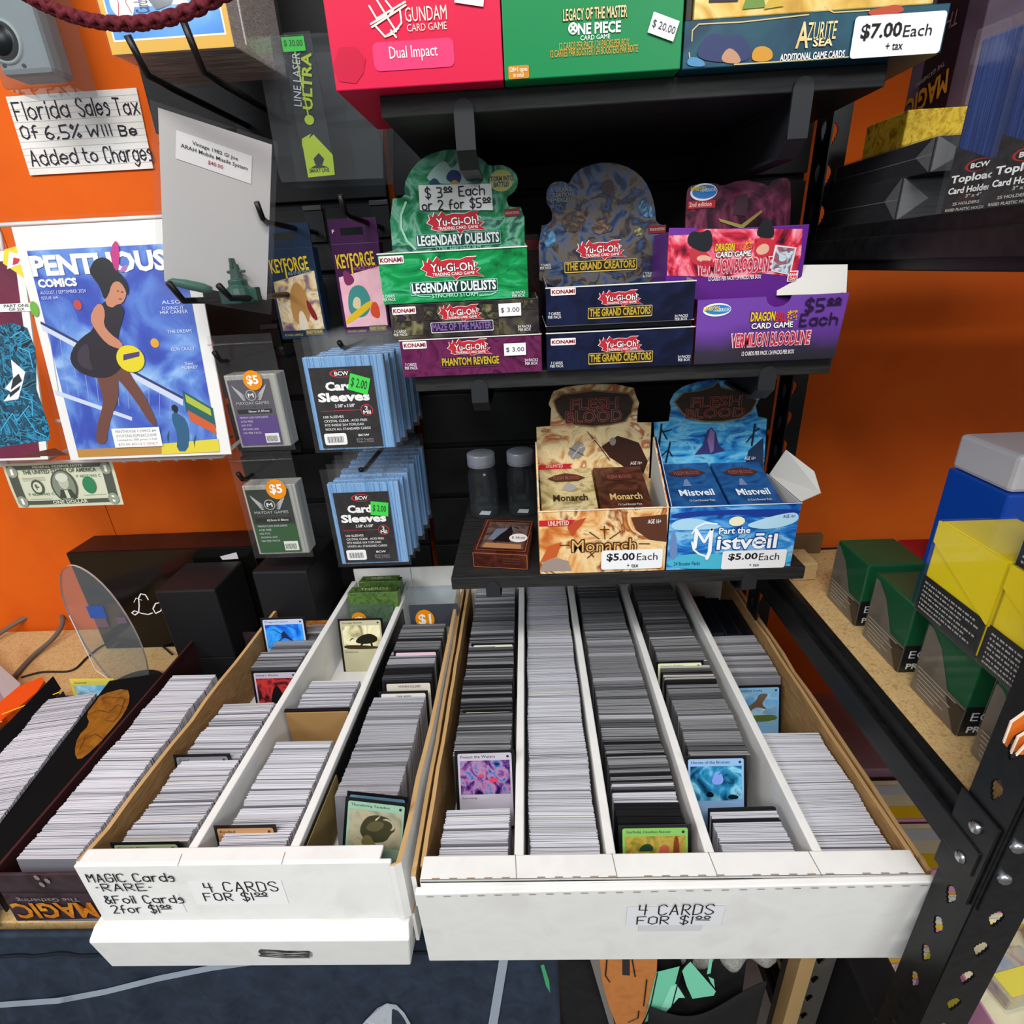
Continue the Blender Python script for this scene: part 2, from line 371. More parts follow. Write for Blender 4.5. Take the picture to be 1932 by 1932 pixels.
# ---------------------------------------------------------------- work table
r = thing('work_table', 'particle board work table on metal uprights under the card boxes', 'table', (-.35, .6, -H))
g = G(); g.box(-1.5, .305, .350, .885, -.628, -.612, CHIP); g.build('table_top', r, bevel=.001)
g = G(); g.box(.270, .286, .352, .37, -H, -.628, m('#a98a5c', .8)); g.box(-1.5, .26, .37, .385, -.66, -.628, m('#a98a5c', .8)); g.build('wooden_rail', r)
UPR = m('#55524c', .5)
def upright(g, x, y, fx, fy, z0, z1, mat, wl=.034, holes=True, wd2=None):
    """angle-iron post with keyhole slots: flange along x (front) and flange along y (side)"""
    t = .0018; wd2 = wd2 or wl
    for F, L in ((Fr((x, y, 0), (fx, 0, 0), (0, 0, 1)), wl), (Fr((x, y, 0), (0, fy, 0), (0, 0, 1)), wd2)):
        hz = [z for z in [z0+.03+.0385*k for k in range(200)] if z < z1-.02] if holes else []
        a0, a1 = L*.36, L*.64; zc = z0
        g.slab(F, 0, z0, a0, z1, -t/2, t/2, mat); g.slab(F, a1, z0, L, z1, -t/2, t/2, mat)
        for z in hz:
            g.slab(F, a0, zc, a1, z-.009, -t/2, t/2, mat)
            # teardrop keyhole cut as stepped courses
            prof = ((-.009, .25), (-.0065, .55), (-.003, .85), (.0005, 1.), (.004, .9), (.0065, .62), (.0085, .3), (.010, 0))
            for (za, wa), (zb_, _) in zip(prof, prof[1:]):
                q = (a1-a0)*(1-wa)/2
                if q > 1e-5: g.slab(F, a0, z+za, a0+q, z+zb_, -t/2, t/2, mat); g.slab(F, a1-q, z+za, a1, z+zb_, -t/2, t/2, mat)
            zc = z+.010
        g.slab(F, a0, zc, a1, z1, -t/2, t/2, mat)
for x, y, fy in ((.290, .372, .034), (-1.49, .372, .034)):
    g = G(); upright(g, x, y, .034/.034, 1, -H, -.63, UPR); g.build('table_leg', r)

# ---------------------------------------------------------------- storage rack at the right
RK = thing('storage_rack', 'black boltless metal storage rack with particle board decks at the right', 'rack', (.6, .48, -H))
PX = .316
g = G(); upright(g, PX, .262, 1, 1, -H, 1.0, STEEL, .04, True, .034); g.build('post', RK)
g = G(); upright(g, PX, .705, 1, -1, -H, 1.0, STEEL, .034, True, .034); g.build('post', RK)
for zt, hh in ((-.385, .052), (.0215, .04), (.43, .05), (-.93, .052)):
    g = G()  # side rail with a rolled ledge
    g.box(PX+.0015, PX+.0035, .264, .703, zt-hh, zt, STEEL); g.box(PX+.0035, PX+.012, .264, .703, zt-.003, zt, STEEL)
    g.box(PX-.0045, PX+.0015, .268, .70, zt-hh*.78, zt-hh*.30, STEEL)
    g.build('side_rail', RK, bevel=.0012)
    g = G(); g.box(PX+.03, 1.25, .7005, .704, zt-hh, zt, STEEL); g.build('rear_beam', RK)
    if zt < .4: g = G(); g.box(PX+.036, 1.25, .2635, .267, zt-hh, zt, STEEL); g.build('front_beam', RK)
    g = G(); g.box(PX+.006, 1.25, .268, .70, zt-.013, zt-.001, CHIP if zt < 0 else m('#2a2725', .6)); g.build('deck', RK)
g = G()   # gusset plates where the beams hook into the front post
g.box(PX+.002, PX+.075, .2595, .2612, -.452, -.325, STEEL); g.build('beam_plate', RK, bevel=.0008)
g = G(); g.box(PX-.0032, PX-.0012, .264, .300, -.452, -.37, STEEL); g.build('beam_plate', RK, bevel=.0008)
def rivet(p, ax):
    F = ax; g = G(); n = 14
    prof = [(.0001, .0036), (.003, .0034), (.0046, .0022), (.0048, 0)]
    vs = []; fs = []
    for rr_, zz in prof:
        for k in range(n): vs.append(F.p(p[0]+rr_*math.cos(2*math.pi*k/n), p[1]+rr_*math.sin(2*math.pi*k/n), zz))
    for i in range(3):
        for k in range(n): fs.append((i*n+k, (i+1)*n+k, (i+1)*n+(k+1) % n, i*n+(k+1) % n))
    g.add(vs, fs, m('#b9bcc0', .25, 1)); g.build('bolt', RK, smooth=True)
FXl = FX(PX-.0032)
for q in ((1842, 1561), (1815, 1617)): rivet(FXl.uv(*q), FXl)
Ff = FY(.2595)
for q in ((1918, 1597), (1893, 1656)): rivet(Ff.uv(*q), Ff)

# ---------------------------------------------------------------- cloth and garments hanging below the table edge
def navy(u, v):
    x = -.75+u*.76; z = -.612-v*.62
    fo = .006*math.sin(x*58+1.2*math.sin(v*3))*min(1, v*3)+.004*math.sin(x*131+v*5)*min(1, v*5)*max(0, 1-v)
    return V((x, .342-.02*min(1, v*4)-.02*v+fo, z))
NAVY = art(['#1c2430', '#222c3a', '#283344'], 60, .6, .75, detail=5)
r = thing('table_cloth', 'dark navy cloth with pale piping hanging from the table front', 'cloth', (-.37, .34, -1.24))
g = G(); g.grid(navy, 150, 50, NAVY); g.tube([navy(i/60, .0)+V((0, -.003, -.001)) for i in range(61)], .004, NAVY, 6)
g.tube([navy(i/60, .05)+V((0, -.002, 0)) for i in range(61)], .0012, m('#0f141c', .8), 5); g.build('cloth', r, smooth=True, solid=.0012)
def on_navy(px, py, off=.0012):
    y = .32
    for _ in range(6):
        p = aty(px, py, y); u, v = (p.x+.75)/.76, (-.612-p.z)/.62; y = navy(u, v).y-off
    return aty(px, py, y)
def stripe(path, wpx, mat, vert=False):
    g = G(); A = []; B = []
    for i in range(len(path)-1):
        for k in range(8):
            t = k/8; x = path[i][0]*(1-t)+path[i+1][0]*t; y = path[i][1]*(1-t)+path[i+1][1]*t
            A.append(on_navy(x-(wpx/2 if vert else 0), y-(0 if vert else wpx/2), .0022)); B.append(on_navy(x+(wpx/2 if vert else 0), y+(0 if vert else wpx/2), .0022))
    n = len(A); g.add(A+B, [(i, i+n, i+n+1, i+1) for i in range(n-1)], mat); return g
PIPE = m('#8d97a3', .7)
stripe([(-40, 1900), (0, 1896), (110, 1888), (200, 1871), (300, 1846), (400, 1826), (480, 1815), (560, 1806), (660, 1800), (790, 1782)], 11, PIPE).build('piping', r, smooth=True)
stripe([(952, 1800), (942, 1860), (930, 1932), (915, 2010)], 17, PIPE, True).build('piping', r, smooth=True)
g = G(); pts = [(670, 1950), (690, 1925), (712, 1902), (730, 1893), (748, 1896), (762, 1910), (775, 1932), (785, 1960)]
P = [on_navy(*q, .003) for q in pts]; g.add(P, [tuple(range(len(P)))], art(['#9aa0a6', '#a8adb3', '#9aa0a6', '#3a3d42'], 90, .4, .8, detail=2, stops=[0, .55, .68, .72])); g.build('printed_patch', r)

def shirt(u, v):
    x = .012+u*.19; z = -.615-v*.6
    return V((x, .338-.014*min(1, v*5)+.006*math.sin(x*70+v*4)*min(1, v*4), z))
r = thing('printed_shirt', 'black shirt with orange and mint green print hanging under the right card box', 'shirt', (.09, .34, -1.2))
g = G(); g.grid(shirt, 60, 40, art(['#0c0c0d', '#111112', '#161617'], 70, .5, .85)); g.build('fabric', r, smooth=True, solid=.0012)
F = FY(.314); K = m('#0c0c0d', .8)
g = G()
g.pp([(1130, 1805), (1240, 1805), (1238, 1850), (1228, 1900), (1205, 1940), (1165, 1940), (1150, 1900), (1138, 1860)], F, art(['#a8642e', '#b8743a', '#b06a34'], 60, .5, .8), .0004)
g.pp([(1112, 1805), (1130, 1805), (1160, 1935), (1150, 1935)], F, m('#6f6a64', .8), .0003)
g.pp([(1174, 1805), (1188, 1805), (1188, 1839), (1174, 1838)], F, m('#2c2524', .8), .0007)
g.pp([(1238, 1832), (1282, 1821), (1272, 1860), (1254, 1895), (1240, 1918), (1215, 1927), (1226, 1880)], F, m('#6fc4a0', .8), .0009)
g.pp([(1265, 1858), (1240, 1915), (1252, 1912), (1280, 1880), (1292, 1880), (1276, 1854)], F, m('#8ed8ba', .8), .0011)
g.pp([(1286, 1828), (1302, 1812), (1350, 1868), (1346, 1876), (1306, 1882), (1295, 1858)], F, m('#74c9a6', .8), .0010)
g.pp([(1338, 1806), (1344, 1806), (1340, 1834), (1333, 1836)], F, m('#74c9a6', .8), .0010)
g.pp([(1336, 1840), (1346, 1845), (1348, 1862), (1340, 1850)], F, m('#74c9a6', .8), .0010)
for ln in ([(1145, 1805), (1142, 1838), (1150, 1850)], [(1220, 1845), (1214, 1895)], [(1198, 1840), (1192, 1806)], [(1240, 1832), (1228, 1890), (1214, 1928), (1246, 1918)],
           [(1300, 1808), (1284, 1830), (1262, 1915)], [(1276, 1852), (1296, 1884)], [(1205, 1904), (1203, 1918), (1185, 1926)]): g.pl(ln, F, .0012, K, .0014)
g.pp([(1020, 1820), (1026, 1818), (1036, 1850), (1038, 1872), (1030, 1858)], F, m('#3d9a63', .8), .0006)
g.build('print', r)
def sh2(u, v):
    return V((.19+u*.075, .352-.006*math.sin(u*9+v*5)-.012*v, -.63-v*.6))
g = G(); g.grid(lambda u, v: V((.10+u*.115, .310-.006*math.sin(u*5)+.004*v, -.655-.035*(1-u)-.02*math.sin(u*3)-v*.5)), 24, 24, art(['#0e0e0f', '#131314'], 70, .5, .85))
tag(g.build('black_shirt', smooth=True, solid=.0012), 'plain black shirt hanging in front of the grey knit below the right card box', 'shirt')
def knit(u, v): return V((.135+u*.095, .336+.004*math.sin(u*20)-.004*math.sin(v*9), -.60-v*.06-.006*math.sin(u*14)))
g = G(); g.grid(knit, 40, 24, art(['#77756f', '#8a8882', '#9b9993'], 300, 1, .95, bump=.6))
tag(g.build('grey_knit', smooth=True, solid=.006), 'fluffy grey knit garment bunched under the right card box', 'garment')

# ---------------------------------------------------------------- white card boxes
def two_wall(g, p0, p1, z0, z1, t, inward, hz=0, steps=14, outer=BOARD, inner=KRAFT, path=None):
    """corrugated wall from p0 to p1 (x, y); inner liner brown, wavy worn top edge"""
    p0, p1 = V((*p0, 0)), V((*p1, 0)); n = V((*inward, 0))
    tops = [z1-hz*random.random() for _ in range(steps+1)]; wob = [random.uniform(-.0006, .0006) for _ in range(steps+1)]
    for k, (a, b, mt) in enumerate(((0, t/2, outer), (t/2, t, inner))):
        vs = []; fs = []
        for i in range(steps+1):
            q = p0.lerp(p1, i/steps)+n*wob[i]
            if path:
                k_ = min(int(i/steps*(len(path)-1)), len(path)-2); q = V((*path[k_], 0)).lerp(V((*path[k_+1], 0)), i/steps*(len(path)-1)-k_)
            for off in (a, b):
                vs.append(q+n*off+V((0, 0, z0))); vs.append(q+n*off+V((0, 0, tops[i])))
        for i in range(steps):
            j = i*4
            fs += [(j, j+4, j+5, j+1), (j+2, j+3, j+7, j+6)]
        g.add(vs, fs, mt)
        g.add(vs, [(i*4+1, i*4+5, i*4+7, i*4+3) for i in range(steps)], KRAFTE); g.add(vs, [(0, 1, 3, 2), (steps*4, steps*4+2, steps*4+3, steps*4+1)], outer)
ZR = -.480
RB = thing('card_storage_box', 'wide white cardboard box of five card rows under the lowest shelf', 'box', (.105, .55, -.612))
yF, yB = .298, .80
g = G()   # outer front wall, leaning a little at the foot
g.hexa([V((-.116, .311, -.611)), V((.335, .311, -.611)), V((.335, .318, -.611)), V((-.116, .318, -.611)),
        V((-.113, yF, -.4875)), V((.322, yF, -.479)), V((.322, yF+.0065, -.4785)), V((-.113, yF+.0065, -.487))], BOARD)
g.build('front_wall', RB, bevel=.0012)
g = G(); g.box(-.109, .318, .3045, .327, ZR-.0035, ZR, BOARD); g.box(-.109, .318, .3045, .307, -.52, ZR, BOARD)
F = FZ(ZR)
for q in ((975, 1640), (1161, 1632), (1346, 1628), (1536, 1622)):
    a, b = F.uv(*q); g.line([(a, .3047), (a-.0015, .3268)], F, .0006, m('#77736a', .9), .0003)
g.build('front_flap', RB, bevel=.001)
g = G()
for i in range(27):     # perforation slits along the two folds
    if i % 6 != 5: g.rr(-.0985+i*.0152, .3056, -.0985+i*.0152+.0068, .3069, F, m('#9a8878', .9), .0003)
F2 = Fr((0, yF-.0002, 0), (1, 0, 0), (0, 0, 1))
for i in range(29): g.rr(-.103+i*.0147, -.4905+i*.00029, -.103+i*.0147+.0062, -.4895+i*.00029, F2, m('#8f8377', .9), .0003)
g.build('perforation', RB)
for nm, side in (('side_wall', 0), ('side_wall', 1)):
    g = G()
    if side == 0:
        two_wall(g, (-.117, yF+.010), (-.117, .321), -.52, ZR+.001, .004, (1, 0), .001, 3); two_wall(g, (-.117, .3205), (-.121, yB), -.600, ZR+.001, .004, (1, 0), .003); two_wall(g, (-.111, yF+.02), (-.113, yB), -.60, ZR, .004, (1, 0), .002, inner=KRAFT, outer=KRAFT)
    else:
        two_wall(g, (.3245, yF+.010), (.3245, .321), -.52, ZR+.001, .004, (-1, 0), .001, 3, outer=KRAFT); two_wall(g, (.3245, .3205), (.3225, yB), -.605, ZR+.001, .004, (-1, 0), .003, outer=KRAFT); two_wall(g, (.3185, yF+.024), (.3165, yB), -.60, ZR, .004, (-1, 0), .003, outer=KRAFT)
    g.build(nm, RB)
g = G(); g.box(-.12, .322, yB, yB+.004, -.611, ZR, BOARD); g.build('rear_wall', RB)
g = G(); g.box(-.115, .320, .319, yB, -.611, -.602, BOARD); g.build('floor_panel', RB)
def xdiv(c, y): return {1: (-.0232, -.0223), 2: (.0588, .0580), 3: (.1458, .1440), 4: (.2393, .2395)}[c][0]*(1-(y-.327)/.45)+{1: (-.0232, -.0223), 2: (.0588, .0580), 3: (.1458, .1440), 4: (.2393, .2395)}[c][1]*(y-.327)/.45
for c in (1, 2, 3, 4):
    g = G(); a, b = xdiv(c, .327), xdiv(c, yB); h = .0043
    g.hexa([V((a-h, .325, -.602)), V((a+h, .325, -.602)), V((b+h, yB, -.602)), V((b-h, yB, -.602)), V((a-h, .3265, ZR-.001)), V((a+h, .3265, ZR-.001)), V((b+h, yB, ZR-.001)), V((b-h, yB, ZR-.001))], BOARD)
    g.build('divider', RB, bevel=.0012)
g = G(); F3_ = Fr((0, .304, 0), (1, 0, 0), (0, -.1, 1))
a0, b0, a1, b1 = FY(.3045).rect((1181, 1704, 1362, 1740)); fy = .2985+(-.483-(b0+b1)/2)*.1048
Ft = Fr((0, fy-.0009, (b0+b1)/2), (1, 0, 0), (0, -.104, .9946))
g.rr(a0, -.0165, a1, .0165, Ft, m('#e9e9ec', .35), .0004); g.rr(a0+.012, -.0275, a1-.016, -.0165, Ft, m('#d8d8d8', .3), .0003)
g.hand('4 CARDS', (1206, 1705, 1346, 1724), Ft, INK, .0012); g.hand('FOR $1u', (1202, 1727, 1338, 1741), Ft, INK, .0012)
g.build('taped_price_slip', RB)

# left upper tray
XL, Y0, SH, ZL = -.418, .312, .037, -.466
def LB(a, b): return (XL+a+SH*b, Y0+b)
LW, LL = .284, .48
TR = thing('card_storage_box', 'white cardboard tray of three card rows marked with handwritten rare card prices', 'box', (-.27, .55, -.546))
def lbhex(g, a0, a1, b0, b1, z0, z1, mat):
    c = [LB(a0, b0), LB(a1, b0), LB(a1, b1), LB(a0, b1)]
    return g.hexa([V((*q, z)) for z in (z0, z1) for q in c], mat)
g = G(); lbhex(g, 0, LW, 0, .004, -.5445, ZL, BOARD); g.build('front_wall', TR, bevel=.001)
g = G(); lbhex(g, .002, LW-.010, .002, .016, ZL-.003, ZL+.0008, BOARD)
F = FZ(ZL+.0008)
for q0, q1 in (((343, 1612), (335, 1634)), ((538, 1608), (531, 1631))): g.pl([q0, q1], F, .0005, m('#6d6a62', .9), .0003)
g.build('front_flap', TR, bevel=.001)
g = G(); two_wall(g, LB(0, .004), LB(0, LL), -.5445, ZL+.001, .0045, (1, 0), .004); g.build('side_wall', TR)
g = G(); two_wall(g, LB(LW, .0), LB(LW, LL), -.5445, ZL-.002, .0045, (-1, 0), .002, inner=KRAFT, path=[tuple(atz(*q, ZL-.003))[:2] for q in ((743, 1633), (757, 1626), (779, 1540), (793, 1464), (817, 1370), (835, 1280), (855, 1180), (868, 1110))]); g.build('side_wall', TR)
g = G(); lbhex(g, 0, LW, .016, LL, -.5445, -.538, BOARD); g.build('floor_panel', TR)
g = G(); lbhex(g, .10, LW+.004, LL, LL+.003, -.54, -.445, BOARD)
for a in (.1, .195): lbhex(g, a, a+.0006, LL-.0006, LL, -.49, -.445, m('#8b8880', .9))
g.build('rear_flap', TR)
for a in (.0985, .1925):
    g = G(); lbhex(g, a-.0042, a+.0042, .016, LL, -.538, ZL-.0005, BOARD); g.build('divider', TR, bevel=.001)
g = G(); F = Fr((0, Y0, 0), (1, 0, 0), (0, 0, 1)); TAPE = m('#efefec', .25)
g.pr((362, 1660, 538, 1706), F, TAPE, .0004); g.pr((190, 1686, 345, 1722), F, TAPE, .0004)
for t, r4 in (('MAGIC Cards', (165, 1647, 328, 1662)), ('*RARE*', (182, 1666, 286, 1679)), ('&Foil Cards', (198, 1688, 346, 1702)), ('2for $1u', (212, 1706, 325, 1720)),
              ('4 CARDS', (386, 1663, 523, 1680)), ('FOR $1u', (386, 1683, 506, 1697))): g.hand(t, r4, F, INK, .0012)
g.build('handwritten_prices', TR)
g = G()   # black liner standing in the right row
lbhex(g, .198, .1992, .018, .40, -.53, -.472, BLACK); lbhex(g, .198, .255, .017, .0185, -.53, -.474, BLACK); lbhex(g, .1992, .20, .02, .1, -.53, -.475, m('#9a8452', .7))
g.build('black_liner', TR)
# lower box under the tray
LO = thing('card_storage_box', 'lower white lidded box under the tray, with a blacked-out mark', 'box', (-.27, .5, -.612))
g = G(); g.hexa([V((-.431, .308, -.611)), V((-.1335, .308, -.6115)), V((-.12, .78, -.611)), V((-.41, .78, -.611)),
        V((-.4285, .300, -.556)), V((-.1265, .300, -.5565)), V((-.118, .78, -.556)), V((-.41, .78, -.556))], BOARD); g.build('body', LO, bevel=.0015)
g = G(); g.hexa([V((-.4285, .300, -.556)), V((-.1265, .300, -.5565)), V((-.118, .78, -.556)), V((-.41, .78, -.556)),
        V((-.4255, .3085, -.5462)), V((-.1275, .3085, -.5468)), V((-.119, .78, -.5462)), V((-.408, .78, -.5462))], BOARD); g.build('lid_edge', LO, bevel=.0012)
g = G(); two_wall(g, (-.1245, .318), (-.120, .6), -.59, -.5470, .003, (-1, 0), .001, inner=KRAFT, outer=BOARD); g.build('side_flap', LO)
g = G(); F = Fr((0, .3005, -.556), (1, 0, 0), (0, .148, -.989)); F = Fr((0, .3003, -.556), (1, 0, 0), (0, -.144, .9895))
for k in range(14):
    y = 1791+k*.95; g.pl([(488+random.uniform(0, 5), y-1), (540, y+random.uniform(-1, 3)), (590-random.uniform(0, 8), y+2)], F, .0009, m('#1d1b1c', .6), .0006+k*.00001)
g.build('scribbled_mark', LO)

# ---------------------------------------------------------------- trading cards standing in rows
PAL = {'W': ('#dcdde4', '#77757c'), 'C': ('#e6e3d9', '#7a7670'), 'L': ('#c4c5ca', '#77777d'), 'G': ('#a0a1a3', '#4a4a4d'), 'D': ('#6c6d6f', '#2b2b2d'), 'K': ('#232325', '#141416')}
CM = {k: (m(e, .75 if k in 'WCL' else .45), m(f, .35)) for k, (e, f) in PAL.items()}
def card_quads(p, wd, ht, th, lean, yaw=0):
    """p = middle of the top edge"""
    v = V((0, math.sin(lean), math.cos(lean))); u = V((math.cos(yaw), math.sin(yaw), 0)); n = u.cross(v)
    a = p-u*wd/2; c = []
    for zz in (-ht, 0):
        for xx, tt in ((0, .5), (wd, .5), (wd, -.5), (0, -.5)): c.append(a+v*zz+u*xx+n*th*tt)
    return c
CF_EDGE = [(3, 2, 1, 0), (4, 5, 6, 7), (1, 2, 6, 5), (3, 0, 4, 7)]; CF_FACE = [(0, 1, 5, 4), (2, 3, 7, 6)]
TEMPL = {}
def card_mesh(k):
    if k in TEMPL: return TEMPL[k]
    c = card_quads(V((0, 0, .088)), .0632, .088, .0008, 0); me = bpy.data.meshes.new('trading_card')
    me.from_pydata(c, [], CF_EDGE+CF_FACE); me.materials.append(CM[k][0]); me.materials.append(CM[k][1])
    me.polygons.foreach_set('material_index', [0]*4+[1]*2); me.update(); TEMPL[k] = me; return me
STUFF = G(); NIND = [0]
def row(xc, segs, label, group, n_ind, step=.00095, yawf=lambda y: 0, mess=1., wid=.0632, lim=None):
    """xc(y): centre line. segs: (y_near, y_far, palette weights, top z, lean)"""
    cnt = 0; ph = random.uniform(0, 9); j1 = 0
    for (ya, yb, pal, zt, lean) in segs:
        y = ya; ks = [k for k, n in pal for _ in range(n)]; cur = random.choice(ks); run = 0
        while y < yb:
            if run <= 0: cur = random.choice(ks); run = random.randint(1, 6); j1 = random.uniform(-.0007, .0007)*mess; l1 = random.uniform(-.02, .02)*mess
            run -= 1
            z = zt+j1+random.uniform(-.00035, .00035)+.0008*math.sin(y*90+ph)
            x = xc(y)+random.uniform(-.0007, .0007)+.0006*math.sin(y*61+ph); ln = lean+l1+.06*math.sin(y*34+ph)
            yw = yawf(y)+random.uniform(-.006, .006)+.012*math.sin(y*47+ph)
            if cnt < n_ind:
                o = bpy.data.objects.new('trading_card', card_mesh(cur)); sc.collection.objects.link(o)
                v = V((0, math.sin(ln), math.cos(ln))); o.location = V((x, y, z))-v*.088; o.rotation_euler = (-ln, 0, yw); ABS[o.name] = o.location
                tag(o, label, 'card', group); cnt += 1; NIND[0] += 1
            else:
                c = card_quads(V((x, y, z)), wid, .06, .00092, ln, yw); b = len(STUFF.v)
                STUFF.add(c, CF_EDGE, CM[cur][0]); STUFF.add(c, CF_FACE, CM[cur][1])
            y += step*random.uniform(.8, 1.25)+(.0013*mess if random.random() < .035 else 0)
def segs(x, lst, z=-.4885):
    return [(atz(x, a, z).y, atz(x, b, z).y, p, zt, ln) for a, b, p, zt, ln in lst]
W_, WG, GG, GD, DD, LG = [('W', 9), ('L', 1)], [('W', 6), ('L', 4), ('C', 1)], [('G', 6), ('D', 2), ('L', 1)], [('D', 5), ('G', 4), ('K', 2)], [('K', 4), ('D', 4), ('W', 1)], [('L', 5), ('G', 4), ('W', 2)]
zc = -.4895
def mid(a, b): return lambda y: (a(y)+b(y))/2
xl = lambda y: -.107-.003*(y-.327); xr = lambda y: .3172-.002*(y-.327)
d1, d2, d3, d4 = (lambda y: xdiv(1, y)), (lambda y: xdiv(2, y)), (lambda y: xdiv(3, y)), (lambda y: xdiv(4, y))
GN = 'trading cards filling the rows of the card boxes'
row(mid(xl, d1), segs(900, [(1614, 1519, WG, zc-.003, .1), (1424, 1345, GG, zc, .24), (1345, 1222, GD, zc, .2), (1219, 1140, GG, zc, .2), (1140, 1085, LG, zc, .2)]),
    'trading card at the front end of the leftmost row in the wide right box', GN+' (wide box, leftmost)', 28, mess=2.)
row(mid(d1, d2), segs(1065, [(1612, 1085, [('W', 14), ('L', 3), ('C', 1)], zc, .16)]),
    'white trading card at the front end of the all-white second row in the wide box', GN+' (wide box, second)', 28)
row(mid(d2, d3), segs(1235, [(1552, 1470, DD, zc, .16), (1470, 1390, GD, zc, .2), (1390, 1085, GG, zc, .2)]),
    'sleeved trading card just behind the green-framed card in the wide box middle row', GN+' (wide box, middle)', 28)
row(mid(d3, d4), segs(1400, [(1607, 1562, W_, zc, .14), (1562, 1520, [('K', 3), ('W', 3)], zc, .2), (1422, 1290, GG, zc, .22), (1286, 1244, [('K', 5), ('D', 3), ('C', 1)], zc+.002, .2), (1240, 1085, GG, zc, .2)]),
    'trading card at the front end of the fourth row in the wide right box', GN+' (wide box, fourth)', 28)
row(mid(d4, xr), segs(1550, [(1604, 1378, W_, zc-.002, .12)]) + [(.566, .655, LG, zc-.006, .3)],
    'white trading card at the front end of the rightmost row in the wide right box', GN+' (wide box, rightmost)', 28, wid=.064)
# left tray
def lrow(a): return lambda y: XL+a+SH*(y-Y0)
zt3 = -.4745
def lsegs(x, lst): return segs(x, lst, zt3)
LY = lambda a: (lambda y: -.0)
row(lrow(.053), lsegs(330, [(1586, 1330, WG, zt3, .12), (1262, 1236, GG, zt3, .2)]),
    'white trading card at the front end of the left row in the handwritten tray', GN+' (tray, left)', 28, mess=2.)
row(lrow(.060), lsegs(560, [(1238, 1175, GG, zt3-.004, .2)]), '', GN, 0)
row(lrow(.147), lsegs(470, [(1602, 1398, [('W', 6), ('L', 4)], zt3-.003, .1), (1338, 1284, [('W', 6), ('L', 3)], zt3-.003, .12), (1160, 1142, DD, zt3, .2)]),
    'trading card at the front end of the middle row in the handwritten tray', GN+' (tray, middle)', 28, mess=2.)
row(lrow(.2395), lsegs(730, [(1500, 1316, [('L', 7), ('G', 3)], zt3, .26), (1282, 1225, [('L', 3), ('K', 3), ('D', 3)], zt3, .24), (1225, 1178, GD, zt3, .22)]),
    'sleeved trading card close behind the horned beast card in the tray right row', GN+' (tray, right)', 27)

# ---------------------------------------------------------------- cards that show their faces
def face_card(label, tl, y, lean=.3, frame='#cfcbd0', border='#141316', pic=None, title='', ttl_col='#1d1a1a', shapes=(), typ='', wd=.0635, yaw=0, roll=0, ht=.088, name='trading_card', extra=None):
    v = V((0, math.sin(lean), math.cos(lean))); u = V((math.cos(yaw), math.sin(yaw), 0))
    if roll: n = u.cross(v); Rm = Matrix.Rotation(roll, 3, n); u, v = Rm @ u, Rm @ v
    t0 = aty(*tl, y) if y > 0 else atz(*tl, y); F = Fr(t0-v*ht, u*wd, v*ht)
    th = thing(name, label, 'card', t0-v*ht+u*wd/2, 'cards showing their faces')
    g = G(); g.slab(F, 0, 0, 1, 1, -.0007, 0, m(border, .3)); g.build('card_body', th, bevel=.0003)
    g = G(); g.rr(.05, .04, .95, .965, F, m(frame, .4), .0003, .002)
    if pic: g.rr(.085, .45, .915, .875, F, pic, .0005)
    for mt, pts in shapes: g.poly([(.085+.83*min(1, max(0, a)), .45+.425*min(1, max(0, b))) for a, b in cz(pts)], F, mt, .0007)
    g.rr(.075, .895, .925, .952, F, m(frame, .4), .0005, .0015)
    g.rr(.075, .375, .925, .435, F, m(frame, .4), .0005, .0015)
    if title:
        k = min(.62, .034*len(title)); g.T(title, (.10, .907, .10+k, .942), F, m(ttl_col, .6), .0008, px=False)
        g.disc(.885, .923, .022, .016, F, m('#2b2830', .5), .0008, 12)
    if typ: g.T(typ, (.10, .388, .10+.036*len(typ), .42), F, m(ttl_col, .6), .0008, px=False)
    if extra: extra(g, F)
    g.build('printed_face', th); return th
tri = lambda *p: list(p)
face_card('card with swirling purple water picture in the wide box leftmost row', (857, 1417), .43, .34, '#b9b2bd', pic=art(['#140a2c', '#2c1a5c', '#6a3f88', '#b07a9c', '#3a7ab4', '#2a1248'], 45, 2, .35, 3), title='Poison the Waters', typ='Sorcery', yaw=.01,
  shapes=[(m('#d93a5a', .4), tri((.55, .42), (.68, .5), (.78, .44), (.72, .36), (.6, .34))), (m('#c04a58', .4), tri((.34, .56), (.44, .62), (.48, .54), (.4, .5)))])
face_card('green framed card with golden autumn picture in the wide box middle row', (1167, 1557), .345, .3, '#7fb25a', pic=art(['#4a4a18', '#8a7a2a', '#b49a44', '#6a5a20'], 60, 1.5, .35, 5), title='Glorfindel, Dauntless Rescuer', ttl_col='#16240f', wd=.0655,
  shapes=[(m('#1f3d2c', .4), tri((.2, .62), (.32, .82), (.45, .78), (.48, .62), (.34, .6))), (m('#c27a4a', .4), tri((.3, .0), (.45, .32), (.6, .5), (.75, .42), (.72, 0))), (m('#b85a4a', .4), tri((.55, .6), (.62, .8), (.74, .74), (.72, .5), (.6, .45))), (m('#7a3a20', .4), tri((.8, 0), (.8, 1), (.9, 1), (.9, 0)))])
